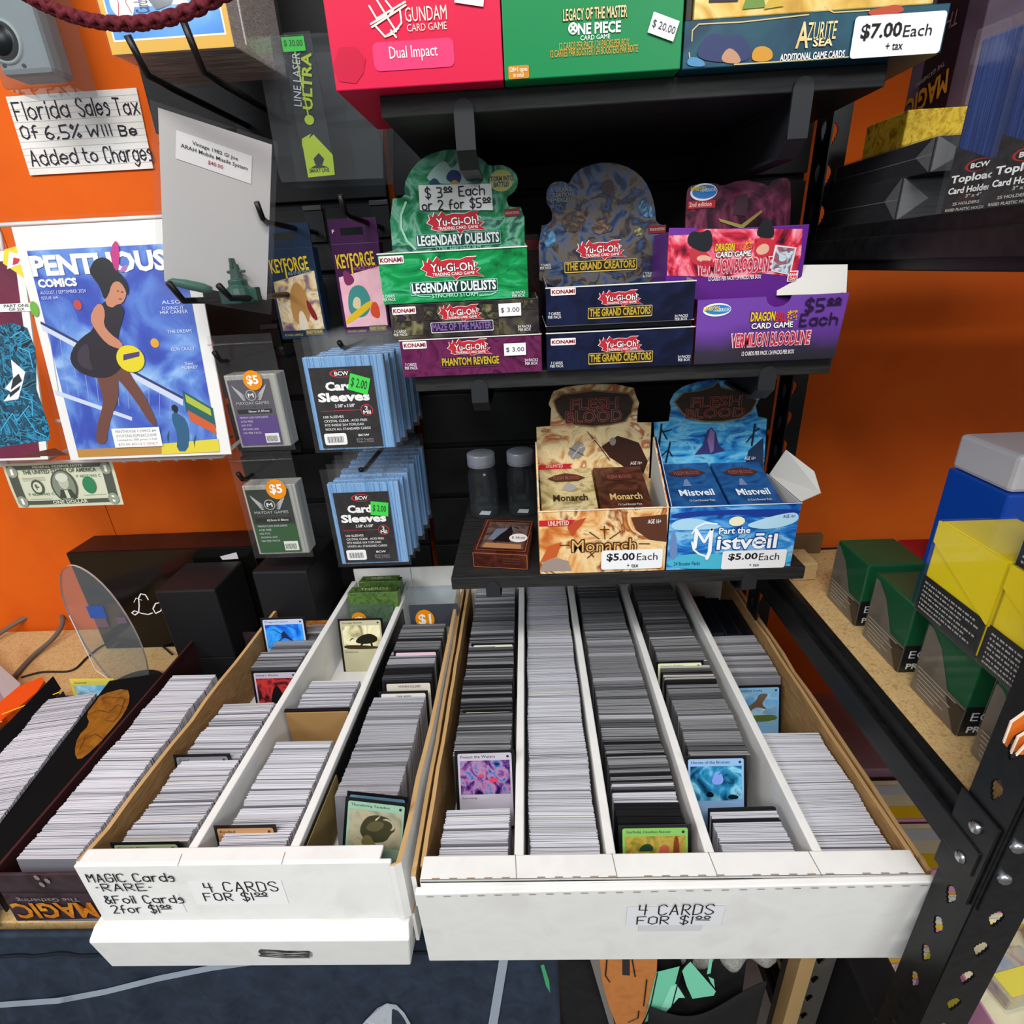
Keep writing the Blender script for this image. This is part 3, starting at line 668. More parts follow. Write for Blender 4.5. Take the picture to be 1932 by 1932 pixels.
face_card('blue card with misty spirit picture in the wide box fourth row', (1292, 1427), .425, .34, '#8fb4dc', pic=art(['#0a2038', '#10405e', '#2a86b4', '#8ad0e8', '#103048'], 40, 1.2, .35, 7), title='Horses of the Bruinen', ttl_col='#0f1f38',
  shapes=[(m('#07131f', .4), tri((.28, .12), (.34, .28), (.44, .24), (.46, .1))), (m('#0b1c2c', .4), tri((.7, .06), (.78, .2), (.95, .12), (.9, .02))), (m('#7f98e0', .4), tri((.4, .5), (.45, .75), (.5, .88), (.56, .72), (.6, .82), (.66, .55), (.55, .45)))])
face_card('blue card with flying drake and mountains in the wide box rightmost row', (1380, 1294), .555, .3, '#7fb2d6', pic=art(['#dfe9ee', '#8fc0e2', '#4a92cc'], 40, 1, .35, 9), title='Wasteland Drake', ttl_col='#10243a', wd=.0625,
  shapes=[(m('#5a6f2f', .5), tri((0, 0), (0, .28), (.4, .22), (1, .26), (1, 0))), (m('#7aa4c8', .5), tri((.6, .26), (.75, .5), (.85, .44), (1, .6), (1, .26))), (m('#6a5848', .5), tri((.1, .25), (.3, .55), (.5, .75), (.55, 1), (.8, 1), (.7, .8), (.62, .62), (.78, .42), (.6, .5), (.46, .52), (.3, .3)))])
face_card('green framed card with horned beast picture at the front of the tray right row', (652, 1503), .365, .30, '#8fb49a', pic=art(['#6f7a5c', '#8f8f78', '#a8a08a', '#b0a67c', '#9a8a8c'], 45, 1.5, .3, 11), title='Thundering Tanadon', ttl_col='#1a2a1c', roll=-.14, wd=.060,
  shapes=[(m('#3c3a26', .5), tri((.2, .45), (.3, .8), (.5, .92), (.8, .84), (.92, .56), (.8, .4), (.74, .2), (.5, .12), (.3, .2))), (m('#5a5436', .5), tri((.3, .5), (.45, .75), (.7, .72), (.62, .5), (.48, .42))), (m('#6a6238', .5), tri((.25, 0), (.28, .3), (.42, .34), (.5, .15), (.62, .0))), (m('#a89f80', .4), tri((.62, .78), (.72, .85), (.86, .74), (.9, .56), (.78, .5), (.84, .6), (.82, .72), (.72, .78))), (m('#c8c0a0', .4), tri((.48, .76), (.6, .9), (.63, .98), (.53, .74)))])
face_card('dark foil card edge behind the horned beast card in the tray right row', (655, 1492), .377, .3, '#5f87a0', pic=art(['#7fb0b0', '#4a7a9a', '#9ac0a0'], 30, 2, .2, 12), roll=-.13, wd=.060)
face_card('bright blue card with lone spear figure standing tallest in the tray left row', (490, 1166), .655, .16, '#b9c4dc', pic=art(['#0a3cb4', '#1a6ee0', '#3aa4f4', '#2a4ac0'], 40, 1.5, .3, 13), title="Dragoon's Lance", wd=.0655,
  shapes=[(m('#16284a', .4), tri((.2, .1), (.26, .3), (.42, .42), (.4, .6), (.5, .76), (.54, .6), (.66, .38), (.86, .14), (.6, .36), (.48, .46), (.34, .32), (.24, .08))), (m('#16284a', .4), tri((.1, .92), (.45, .55), (.47, .58)))])
face_card('black framed card with red-lit armoured figure in the tray left row', (473, 1266), .575, .2, '#b3abb8', pic=art(['#140c14', '#3a1420', '#c03430', '#2a1830'], 45, 1.5, .35, 14), title="Ninja's Blades",
  shapes=[(m('#120d12', .4), tri((.3, 0), (.36, .4), (.5, .8), (.62, .45), (.74, 0)))])
face_card('olive framed card with black beetle picture in the tray middle row', (636, 1168), .665, .18, '#bdb795', pic=art(['#4a3a20', '#d8d0a0', '#efe8c0', '#5a4a28'], 35, .8, .35, 15), title='Drudge Beetle', typ='Creature', wd=.0665,
  shapes=[(m('#1d1c10', .4), tri((.3, .3), (.4, .5), (.55, .62), (.75, .66), (.92, .5), (.9, .32), (.7, .22), (.45, .22))), (m('#1d1c10', .4), tri((.34, .4), (.22, .52), (.14, .3), (.24, .46))), (m('#1d1c10', .4), tri((.5, .3), (.4, .1), (.44, .08), (.56, .28))), (m('#1d1c10', .4), tri((.7, .26), (.74, .06), (.78, .08), (.76, .28))), (m('#3a2f18', .4), tri((0, 0), (0, .22), (1, .1), (1, 0)))])
face_card('green framed card peeking up at the front left corner of the tray', (206, 1590), -.466, .02, '#a9b48a', pic=art(['#5a6a3a', '#8a9a5a'], 30, 1, .4, 16), title='Grizzly Elder', wd=.066)
face_card('dark edged card leaning out halfway along the tray left row', (326, 1424), -.468, .2, '#77777a', pic=art(['#555558', '#6d6d70'], 20, 1, .4, 17), title='Guard')
face_card('white backed card half raised near the front of the tray left row', (250, 1557), -.472, .12, '#d5d6dc', border='#c9cad0')
face_card('red framed card tilted across the front of the tray middle row', (402, 1558), -.468, .15, '#b98a5e', border='#1a1614', pic=art(['#a0604a', '#c08a5a'], 30, 1, .4, 18), title='Kindled', wd=.06)
face_card('cream titled token card reading human soldier in the tray right row', (724, 1286), -.464, .24, '#cfc8b8', wd=.061, extra=lambda g, F: g.T('HUMAN SOLDIER', (.3, .905, .75, .94), F, INK, .0008, px=False))
face_card('token card edge with centred title just in front of the human soldier token', (714, 1305), -.468, .24, '#cfcbc2', wd=.061, extra=lambda g, F: g.T('ONE ARMY', (.36, .905, .66, .94), F, INK, .0008, px=False))
face_card('dark card with pale title line near the back of the tray right row', (742, 1228), -.468, .22, '#d9b8c4', wd=.061)
face_card('pale topped card standing up in the wide box leftmost row, far part', (889, 1214), -.4845, .2, '#dcdfc4', wd=.0615)
face_card('cream topped card standing up midway in the wide box leftmost row', (873, 1340), -.4865, .2, '#e2dfd0', wd=.0615)
face_card('pale green titled card raised in the dark part of the wide box fourth row', (1237, 1248), -.481, .22, '#dfe4b8', title='Canopy Stalker', wd=.0625)
face_card('light green edged card behind a black gap in the wide box fourth row', (1246, 1268), -.4855, .22, '#c8d6a4', wd=.0625)

# other things standing in the rows
g = G(); F = Fr(atz(540, 1376, -.48), (1, 0, 0), (0, .25, .97))
x0, y0 = LB(.105, .19); g.box(x0, x0+.079, y0, y0+.004, -.537, -.472, BLACK); g.box(x0+.001, x0+.078, y0-.0015, y0, -.537, -.474, m('#9b7748', .8))
tag(g.build('row_divider_card', bevel=.0006), 'black and brown cardboard row divider in the tray middle row', 'divider')
TG = art(['#2c3f18', '#3f5a24', '#56743a', '#33481c'], 60, 1.5, .35, 20); TGs = m('#1f2c12', .4)
for k, (tl, tr, y, lab) in enumerate((((676, 1098), (755, 1098), .745, 'green card pack standing furthest back in the tray middle row'), ((655, 1119), (750, 1116), .715, 'green card pack just behind the orange sticker in the tray middle row'))):
    a, b = aty(*tl, y), aty(*tr, y); r = thing('booster_pack', lab, 'card pack', (a+b)/2+V((0, .01, -.08)), 'green packs in the tray')
    g = G(); F = Fr(a-V((0, .012, .07)), (b.x-a.x, 0, 0), (0, .012, .07)); g.slab(F, 0, 0, 1, 1, -.018, 0, TG); g.build('pack_body', r, bevel=.001)
    g = G(); Fz = FZ(a.z+.0003); g.rr(a.x+.003, y+.002, b.x-.003, y+.016, Fz, TG, .0002); 
    g.T('THEROS', (a.x+.018, y+.006, b.x-.016, y+.0125), Fz, m('#c9cf9a', .4), .0005, px=False); g.build('printed_top', r)
# clear cases with round orange price stickers
ST = m('#e58a12', .4)
def case(tl, tr, br, y, lab, spos, txt):
    a, b, c = aty(*tl, y), aty(*tr, y), aty(*br, y); F = Fr((a.x, y, a.z-.07), (b.x-a.x, 0, 0), (0, 0, .07))
    r = thing('card_case', lab, 'case', F.p(.5, 0, 0), 'clear card cases in the tray')
    g = G(); g.slab(F, 0, 0, 1, 1, -.012, 0, PLAST); g.build('case_shell', r, bevel=.0015)
    g = G(); g.slab(F, .03, .02, .97, .55, -.009, -.003, m('#3a3a42', .4)); g.build('cards_inside', r)
    g = G(); g.pdisc(spos, F, ST, .0007); 
    if txt: g.T(txt, (spos[0]+6, spos[1]+8, spos[2]-6, spos[3]-6), F, WHITE, .001, .02)
    g.build('price_sticker', r)
case((762, 1114), (862, 1116), (850, 1170), .70, 'clear plastic case with orange dollar sticker at the back of the tray right row', (784, 1150, 820, 1186), '$1')
case((655, 1148), (738, 1146), (738, 1170), .695, 'clear sleeve with half hidden orange sticker in the tray middle row', (664, 1155, 692, 1180), '$')
# black plastic deck cases lying in the last row
for k in range(3):
    x = .246+k*.022; g = G(); g.box(x, x+.021, .655, .75, -.60, -.490-.004*k, m('#10131a', .2)); g.box(x+.002, x+.003, .655, .75, -.49-.004*k, -.4895-.004*k, m('#39414e', .3))
    tag(g.build('deck_case', bevel=.0012), ['black glossy deck case touching the divider at the back of the rightmost row', 'black glossy deck case, middle of three at the back of the rightmost row', 'black glossy deck case nearest the brown wall at the back of the rightmost row'][k], 'case', 'black deck cases')

# ---------------------------------------------------------------- things on the table at the left
MG = art(['#2c1f24', '#382a2e', '#41323a', '#2a1e22'], 25, 1, .45)
r = thing('card_bundle_box', 'long plum brown card box with upside-down orange lettering, left of the tray', 'box', (-.50, .55, -.612))
g = G(); F = Fr((0, .3505, -.611), (1, 0, 0), (0, -.06, .998))
g.hexa([V((-.565, .3505, -.611)), V((-.44, .3505, -.611)), V((-.44, .354, -.611)), V((-.565, .354, -.611)), V((-.552, .3455, -.528)), V((-.44, .3455, -.528)), V((-.44, .349, -.528)), V((-.552, .349, -.528))], MG)
g.build('front_panel', r, bevel=.001)
g = G(); g.hexa([V((-.565, .352, -.611)), V((-.562, .352, -.611)), V((-.562, .76, -.611)), V((-.565, .76, -.611)), V((-.553, .347, -.526)), V((-.5495, .347, -.526)), V((-.556, .76, -.526)), V((-.5595, .76, -.526))], m('#3f2022', .45))
g.build('side_panel', r, bevel=.0008)
g = G(); g.box(-.4605, -.457, .352, .76, -.611, -.535, MG); g.box(-.562, -.457, .757, .76, -.611, -.54, MG); g.box(-.565, -.457, .352, .76, -.6115, -.606, MG); g.build('box_shell', r)
g = G(); F = Fr((0, .3499, -.611), (1, 0, 0), (0, -.06, .998))
g.T('MAGIC', (28, 1702, 182, 1731), F, art(['#d98a1c', '#c8701a', '#e0a028'], 60, .5, .5), .0008, .03, rot=180); g.T('The Gathering', (32, 1691, 150, 1700), F, m('#8a7f78', .6), .0008, .01, rot=180)
g.pl([(0, 1683), (175, 1683)], F, .0012, m('#1d1518', .6), .0006)
for q in ((70, 1655), (90, 1661), (80, 1668)): g.pdisc((q[0]-5, q[1]-5, q[0]+5, q[1]+5), F, m('#857b78', .7), .0006, 7)
g.build('printed_front', r)
zl = -.5235
row(lambda y: -.5035+.0, [(max(.359, atz(80, a, zl).y), atz(80, b, zl).y, p, zl, ln) for a, b, p, ln in ((1634, 1281, [('W', 12), ('L', 2), ('C', 1)], .03),)],
    'white trading card at the front end of the long plum brown box', GN+' (plum box)', 28, wid=.0640)
# black box with a gold cloud drawing
r = thing('card_box', 'open black card box with gold cloud drawing on its flap, at the left', 'box', (-.64, .48, -.612))
def bb(px, py, z): q = atz(px, py, z); return q
xc_ = lambda y: -.626-(y-.40)*.175
g = G()
def wallp(g, p, q, z0, z1, t, mat): 
    d = (V((q[0], q[1], 0))-V((p[0], p[1], 0))).normalized(); n = V((-d.y, d.x, 0))*t
    a, b = V((*p, 0)), V((*q, 0)); g.hexa([a+V((0, 0, z0)), b+V((0, 0, z0)), b+n+V((0, 0, z0)), a+n+V((0, 0, z0)), a+V((0, 0, z1)), b+V((0, 0, z1)), b+n+V((0, 0, z1)), a+n+V((0, 0, z1))], mat)
wallp(g, (xc_(.36)+.035, .36), (xc_(.62)+.035, .62), -.611, -.545, .0012, BLACK); wallp(g, (xc_(.36)-.036, .36), (xc_(.625)-.036, .625), -.611, -.54, .0012, BLACK)
wallp(g, (xc_(.62)+.035, .622), (xc_(.62)-.036, .625), -.611, -.548, .0012, BLACK); wallp(g, (xc_(.345)-.036, .352), (xc_(.345)+.035, .345), -.611, -.55, .0012, BLACK); g.build('box_shell', r)
g = G()     # inner flap leaning up towards the plum box
A, B = V((xc_(.38)+.034, .37, -.529)), V((xc_(.62)+.034, .63, -.5275)); C2, D2 = V((-.5595, .645, -.5275)), V((-.555, .352, -.529))
g.add([A, B, C2, D2], [(0, 1, 2, 3)], m('#0c0c0d', .9, spec=.1)); g.build('flap', r, solid=.001)
FG = FZ(-.5262)
g = G(); bear = [(190, 1310), (240, 1297), (246, 1318), (236, 1345), (206, 1382), (174, 1416), (148, 1436), (140, 1420), (146, 1390), (170, 1366), (162, 1348), (180, 1325)]
gm = art(['#6e4210', '#8a5818', '#9a6620'], 60, 1.2, .4)
g.poly(cz([FG.uv(*q) for q in bear], 1), FG, gm, 0); DG = m('#4a2c08', .5)
for arc in ([(165, 1350), (185, 1340), (205, 1345), (222, 1330), (234, 1335)], [(150, 1415), (160, 1395), (180, 1385), (195, 1395), (185, 1410)], [(200, 1360), (214, 1362), (226, 1348), (236, 1320), (226, 1315)], [(190, 1320), (205, 1315), (225, 1318)]):
    g.pl(arc, FG, .0007, DG, .0006)
g.build('gold_drawing', r)
g = G(); A2 = [V((xc_(.37)-.038, .37, -.545)), V((xc_(.625)-.038, .625, -.535)), V((xc_(.64)-.055, .64, -.524)), V((xc_(.37)-.075, .38, -.53))]
g.add(A2, [(0, 1, 2, 3)], m('#0e0d0f', .9, spec=.1)); g.build('flap', r, solid=.001)
row(xc_, [(.366, .598, [('W', 12), ('L', 1)], -.5245, .1)], 'white trading card at the near end of the open black box at the left', GN+' (black box)', 28, yawf=lambda y: .17, wid=.0630)
r = thing('tin_lid', 'black lid with bright yellow trim lying by the orange clip at the left edge', 'lid', (-.74, .53, -.56))
g = G(); A = [atz(2, 1372, -.545), atz(109, 1306, -.535), atz(114, 1312, -.537), atz(70, 1345, -.55), atz(-20, 1400, -.55)]
g.add(A, [(0, 1, 2, 3, 4)], m('#1a1917', .4)); g.build('lid_panel', r, solid=.002)
g = G(); g.tube([atz(-30, 1362, -.54), atz(4, 1362, -.543), atz(3, 1348, -.54), atz(112, 1306, -.533)], .0008, m('#e8c81a', .3), 6); g.build('yellow_trim', r)
face_card('yellow bordered card with pale blue creature picture behind the black box', (130, 1281), .645, .12, '#cfc45a', border='#e3cf4a', pic=art(['#bfe2f2', '#7fc0e6', '#4a9ad0'], 40, 1, .35, 22), title='Quaxwell', wd=.069, roll=-.02)
# clear oval sign on a dark foot
r = thing('acrylic_sign', 'clear oval acrylic stand on a dark round foot beside the cable', 'sign', (-.655, .715, -.612))
g = G(); F = Fr((-.650, .655, -.612), (.62, -.13, 0), (.0, .12, .99))
F = Fr(aty(205, 1188, .665), V((.80, .0, -.36)).normalized(), V((.28, .25, .93)).normalized()); F.v = (F.v-F.u*F.v.dot(F.u)).normalized(); F.w = F.u.cross(F.v).normalized()
pts = [(115, 1085), (122, 1072), (133, 1066), (152, 1071), (178, 1088), (208, 1118), (238, 1160), (262, 1205), (276, 1245), (280, 1275), (274, 1296), (262, 1306), (240, 1302), (212, 1284), (186, 1254), (160, 1216), (136, 1172), (118, 1125)]
Fs = FY(.665)
sm = [];  n = len(pts)
for i in range(n):
    for t in (0, .5):
        p0, p1, p2, p3 = pts[i-1], pts[i], pts[(i+1) % n], pts[(i+2) % n]
        sm.append(tuple(.5*((2*p1[k])+(-p0[k]+p2[k])*t+(2*p0[k]-5*p1[k]+4*p2[k]-p3[k])*t*t+(-p0[k]+3*p1[k]-3*p2[k]+p3[k])*t**3) for k in (0, 1)))
g.prism([Fs.uv(*q) for q in sm], Fs, clear('acrylic', '#e9eef0', .03, .17), -.0015, .0015, m('#c9b9b8', .2), clear('acrylic', '#e9eef0', .03, .17)); g.build('oval_panel', r)
g = G()
for q in ((168, 1142, 200, 1165),): g.pr(q, Fs, m('#2b4f9a', .5), .0017, rot=0) if False else g.rr(*Fs.rect(q), Fs, m('#31549c', .5), .0019)
for q in ((182, 1165, 205, 1182), (222, 1163, 240, 1175)): g.rr(*Fs.rect(q), Fs, m('#6a5a66', .5), .0019)
g.build('payment_stickers', r)
g = G(); c = atz(250, 1300, -.608); g.lathe((c.x, c.y, -.612), [(.0001, .0), (.046, 0), (.046, .006), (.042, .009), (.0001, .009)], m('#1c1b1d', .45), 36); g.build('foot', r, smooth=False)
g = G(); g.tube([Fs.p(*Fs.uv(133, 1160), .002), Fs.p(*Fs.uv(182, 1262), .002), Fs.p(*Fs.uv(204, 1278), .002)], .0007, m('#e8e2e2', .2), 6); g.build('seam', r)
# cables
def cable(pts, r_, mat, lab):
    P = [atz(px, py, z) for px, py, z in pts]; Q = []
    for i in range(len(P)-1):
        p0, p1, p2, p3 = P[max(i-1, 0)], P[i], P[i+1], P[min(i+2, len(P)-1)]
        for k in range(6):
            t = k/6; Q.append(.5*((2*p1)+(p2-p0)*t+(2*p0-5*p1+4*p2-p3)*t*t+(3*p1-p0-3*p2+p3)*t**3))
    g = G(); g.tube(Q+[P[-1]], r_, mat, 8); tag(g.build('power_cable', smooth=True), lab, 'cable')
cable([(-30, 1215, -.606), (20, 1182, -.595), (60, 1160, -.585), (95, 1150, -.58), (115, 1160, -.585), (117, 1178, -.59), (100, 1205, -.60), (60, 1240, -.607), (20, 1285, -.607)], .0042, m('#6a625c', .6), 'thick grey cable looping up against the orange wall')
cable([(40, 1278, -.61), (80, 1268, -.61), (135, 1265, -.61), (165, 1240, -.61), (200, 1215, -.61), (262, 1196, -.61), (300, 1215, -.61), (325, 1235, -.61)], .0018, m('#2a1d1c', .5), 'thin dark cable lying across the particle board table')
# white booklet and orange clip at the left edge
g = G(); g.hexa([atz(-60, 1230, -.56), atz(-60, 1390, -.56), atz(20, 1345, -.60), atz(45, 1300, -.60), atz(-60, 1200, -.553), atz(-60, 1300, -.553), atz(15, 1330, -.58), atz(40, 1290, -.58)], m('#b9b2b4', .5))
tag(g.build('white_case', bevel=.001), 'corner of a pale grey case at the left edge of the table', 'case')
g = G(); pts = [(-30, 1368), (0, 1324), (35, 1295), (80, 1277), (84, 1284), (70, 1305), (40, 1330), (10, 1352), (-20, 1385)]
Fz = FZ(-.545); g.pprism(pts, Fz, m('#e8531a', .35), -.014, 0)
g.build; tag(g.build('orange_clip', bevel=.002), 'bright orange plastic clip over the pale grey case', 'clip')
# black glossy box with script
GL = m('#0b0b09', .12); 
r = thing('gift_box', 'large glossy black box with white script lettering against the orange wall', 'box', (-.64, .85, -.612))
za = -.410; a, b = atz(122, 1045, za), atz(478, 1030, za)
g = G(); g.box(a.x, b.x, .820, .888, -.611, za, GL); g.build('box_body', r, bevel=.0012)
g = G(); g.rr(a.x+.003, .823, b.x-.003, .886, FZ(za), art(['#171011', '#1f1516', '#2a1d1d'], 20, 1.5, .3), .0004); g.build('lid_print', r)
g = G(); F = FY(.820); scr = m('#f0eeee', .4)
g.pl([(280, 1131), (275, 1122), (266, 1120), (262, 1128), (263, 1142), (262, 1155), (255, 1160), (249, 1156), (254, 1152), (268, 1157), (280, 1159), (288, 1156)], F, .0022, scr, .0006)
g.pl([(253, 1136), (257, 1128), (268, 1132)], F, .0012, scr, .0006)
g.pl([(306, 1136), (294, 1138), (289, 1148), (294, 1157), (304, 1152), (308, 1138), (308, 1156), (316, 1152)], F, .0022, scr, .0006); g.build('script_lettering', r)
# two matte black deck boxes
DB_ = m('#19191b', .5)
def deckbox(x0, x1, y0, y1, z0, z1, lab, rot=0):
    r = thing('deck_box', lab, 'box', ((x0+x1)/2, (y0+y1)/2, z0), 'matte black deck boxes'); zl_ = z1-(z1-z0)*.72
    g = G(); g.box(x0+.0012, x1-.0012, y0+.0012, y1-.0012, z0, zl_, DB_, rot); g.build('lower_half', r, bevel=.002)
    g = G(); g.box(x0, x1, y0, y1, zl_, z1, DB_, rot); g.build('lid', r, bevel=.003); return r
z1 = -.432; a, b = atz(288, 1118, z1), atz(405, 1112, z1)
deckbox(a.x, b.x, a.y+.003, a.y+.095, -.612, z1, 'matte black deck box standing on the table in front of the glossy black box')
z1 = -.396; a, b = atz(475, 1080, z1), atz(583, 1074, z1)
deckbox(a.x, b.x, a.y, .822, -.537, z1, 'matte black deck box standing at the back of the tray left row', -.03)
F = FZ(-.4315); g = G(); P = [aty(q[0], q[1], .8185) for q in ((415, 1050), (446, 1042), (450, 1054), (420, 1056))]
g.add(P, [(0, 1, 2, 3)], m('#c9c6c8', .5)); tag(g.build('price_tag', solid=.0005), 'small blank white tag stuck on the glossy black box', 'tag')
g = G(); g.box(*(lambda q: (q.x-.02, q.x+.022))(aty(598, 1180, .69)), .69, .692, -.53, aty(598, 1172, .69).z, art(['#8a4a1c', '#b06a2a', '#5a2c14'], 60, 1, .4)); g.build
tag(g.build('brown_card'), 'brown patterned card corner behind the bright blue card in the tray', 'card')

# ---------------------------------------------------------------- things on the left wall
HK = m('#0d0d0e', .35)
def hook(x, z, ytip, lab, tilt=.016, yb=.829, dx=0, plate=True, rise=.018):
    r = thing('display_hook', lab, 'hook', (x, yb, z), 'black slatwall hooks')
    g = G(); g.tube([V((x, yb, z)), V((x+dx*.5, (yb+ytip)/2, z+.001)), V((x+dx*.9, ytip+.016, z+.002)), V((x+dx*.97, ytip+.007, z+.005)), V((x+dx, ytip, z+rise))], .0031, HK, 8); g.build('prong', r, smooth=True)
    g = G(); g.box(x-.013, x+.013, yb-.003, yb, z-.012, z+.026, m('#151517', .45)); g.box(x-.0125, x+.0125, yb-.0045, yb-.001, z+.026, z+.032, m('#4a4b4d', .35, .6)); g.build('back_plate', r, bevel=.0006); return r
def fit_hook(tip, ytip, lab, dz=.018, dx=0): p = aty(*tip, ytip); return hook(p.x-dx, p.z-dz, ytip, lab, dx=dx, rise=dz)
fit_hook((484, 381), .655, 'black hook through the blue hanging deck box', .020)
fit_hook((642, 368), .655, 'black hook through the purple hanging deck box', .020)
fit_hook((404, 664), .665, 'black hook holding the purple labelled sleeve pack', .016)
fit_hook((530, 655), .70, 'empty black hook to the right of the purple labelled sleeve pack', .014)
fit_hook((640, 646), .640, 'black hook holding the upper stack of blue edged card sleeves', .010)
fit_hook((449, 893), .655, 'black hook holding the green labelled sleeve pack', .016)
fit_hook((680, 886), .640, 'black hook holding the lower stack of blue edged card sleeves', .008)
# double pronged rests
def rest(tips, ytip, lab, dz):
    P = [aty(*t, ytip) for t in tips]; zb = min(p.z for p in P)-dz; xm = (P[0].x+P[1].x)/2
    r = thing('display_rest', lab, 'hook', (xm, .829, zb), 'double pronged display rests')
    for p in P:
        g = G(); g.tube([V((p.x+.01, .829, zb)), V((p.x+.006, ytip+.05, zb+.001)), V((p.x+.003, ytip+.012, zb+.003)), V((p.x, ytip, p.z))], .0034, HK, 8); g.build('prong', r, smooth=True)
    g = G(); g.box(P[0].x-.005, P[1].x+.03, .826, .829, zb-.035, zb+.012, m('#111113', .5)); g.build('back_plate', r, bevel=.0008)
rest(((240, 66), (343, 32)), .625, 'black double pronged rest under the baseball card pack', .030)
rest(((318, 533), (412, 538)), .60, 'black double pronged rest under the bagged toy missile', .016)

# thick pack of baseball cards
r = thing('card_pack_stack', 'thick wrapped pack of baseball cards with blue and gold front, top left', 'card pack', (-.33, .68, .19))
yf = .66; g = G(); bl, br_ = aty(212, 101, yf), aty(440, 76, yf); x0, x1, zb = bl.x, br_.x, .206
SB = art(['#9a948c', '#77726c', '#bdb8b0', '#86817a', '#5a5652'], 200, .3, .3, stretch=(.05, 1, 8))
g.hexa([V((x0, yf, zb)), V((x1, yf, zb)), V((x1+.012, yf+.10, zb)), V((x0+.008, yf+.10, zb)), V((x0, yf, .36)), V((x1, yf, .36)), V((x1+.012, yf+.10, .36)), V((x0+.008, yf+.10, .36))], SB); g.build('card_block', r, bevel=.001)
F = Fr((0, yf-.0003, 0), (1, 0, 0), (0, 0, 1)); g = G()
g.rr(x0, zb, x1, .36, F, m('#d3a437', .4), .0003); g.rr(x0+.005, zb+.0095, x1-.005, .36, F, m('#eae6da', .4), .0004); g.rr(x0+.0065, zb+.011, x1-.0065, .36, F, art(['#2f6fc0', '#4a90d8', '#7ab4e4'], 12, .4, .35, 2), .0005)
g.rr(x0+.012, zb+.034, x0+.085, .36, F, m('#eceae6', .4), .0007); c = F.uv(231, 6)
g.disc(c[0], c[1], .0115, .0125, F, WHITE, .001); g.line([(c[0]-.006, c[1]+.009), (c[0]-.003, c[1]), (c[0]-.006, c[1]-.009)], F, .0007, RED, .0012); g.line([(c[0]+.007, c[1]+.008), (c[0]+.004, c[1]), (c[0]+.007, c[1]-.008)], F, .0007, RED, .0012)
g.T('Cards', (258, -6, 278, 30), F, m('#2b3a66', .5), .001, rot=90, px=True)
g.pp([(280, 0), (296, 20), (325, 8), (330, -4)], F, m('#5d626a', .5), .001); g.pp([(360, 8), (372, 22), (408, 18), (412, 5)], F, m('#2458a8', .5), .0012); g.build('printed_front', r)
g = G(); g.box(x0-.002, x1+.014, yf-.003, yf+.105, zb-.002, .36, clear('shrink_wrap', '#ffffff', .08, .02)); g.build('shrink_wrap', r, bevel=.002)

# braided red rope
r_path = []
for i in range(121):
    t = i/120; px = 20+430*t; py = 57-118*((px-235)/215)**2*.62 if px < 235 else 57-.0016*(px-235)**2
    r_path.append(aty(px, py-12, .585-.02*t))
g = G(); R1 = art(['#3c0a12', '#55121b', '#6a1f2a', '#480e16'], 200, 1, .85, bump=.5)
for ph in range(4):
    P = []
    for i in range(len(r_path)):
        d = (r_path[min(i+1, 120)]-r_path[max(i-1, 0)]).normalized(); n1 = V((0, 1, 0)); n2 = d.cross(n1).normalized(); a = i*.42*(1 if ph % 2 else -1)+ph*math.pi/2
        P.append(r_path[i]+(n1*math.cos(a)+n2*math.sin(a))*.0028)
    g.tube(P, .0029, R1, 7)
tag(g.build('braided_rope', smooth=True), 'braided dark red rope sagging across the top left', 'rope')

# grey gadget in clear blister
r = thing('blister_gadget', 'grey device with black round knob in a clear blister, top left corner', 'gadget', (-.62, .84, .24))
y = .80; tl, br2 = aty(-60, -40, y), aty(100, 150, y); F = Fr((0, y, 0), (1, 0, 0), (0, 0, 1))
g = G(); g.box(tl.x, aty(76, 60, y).x, y, y+.04, br2.z+.006, .42, m('#8b8f8e', .5)); g.build('device_body', r, bevel=.006)
g = G(); c = F.uv(6, 78); 
g.lathe((c[0], y+.0, c[1]), [(.0001, .006), (.0155, .006), (.0185, .003), (.019, -.001)], m('#0f1011', .3), 28, 'y'); g.lathe((c[0], y, c[1]), [(.019, .002), (.0215, .0025), (.0225, -.001)], m('#a9aca8', .4), 28, 'y'); g.build('knob', r, smooth=True)
g = G()
for q in ((9, 124), (46, 124)): g.pdisc((q[0]-4, q[1]-4, q[0]+4, q[1]+4), F, m('#1a1d22', .4), .0008, 12)
g.build('screw_holes', r)
g = G(); g.box(tl.x, aty(112, 90, y).x, y-.006, y+.05, br2.z-.008, .42, PLAST); g.build('blister_shell', r, bevel=.004)

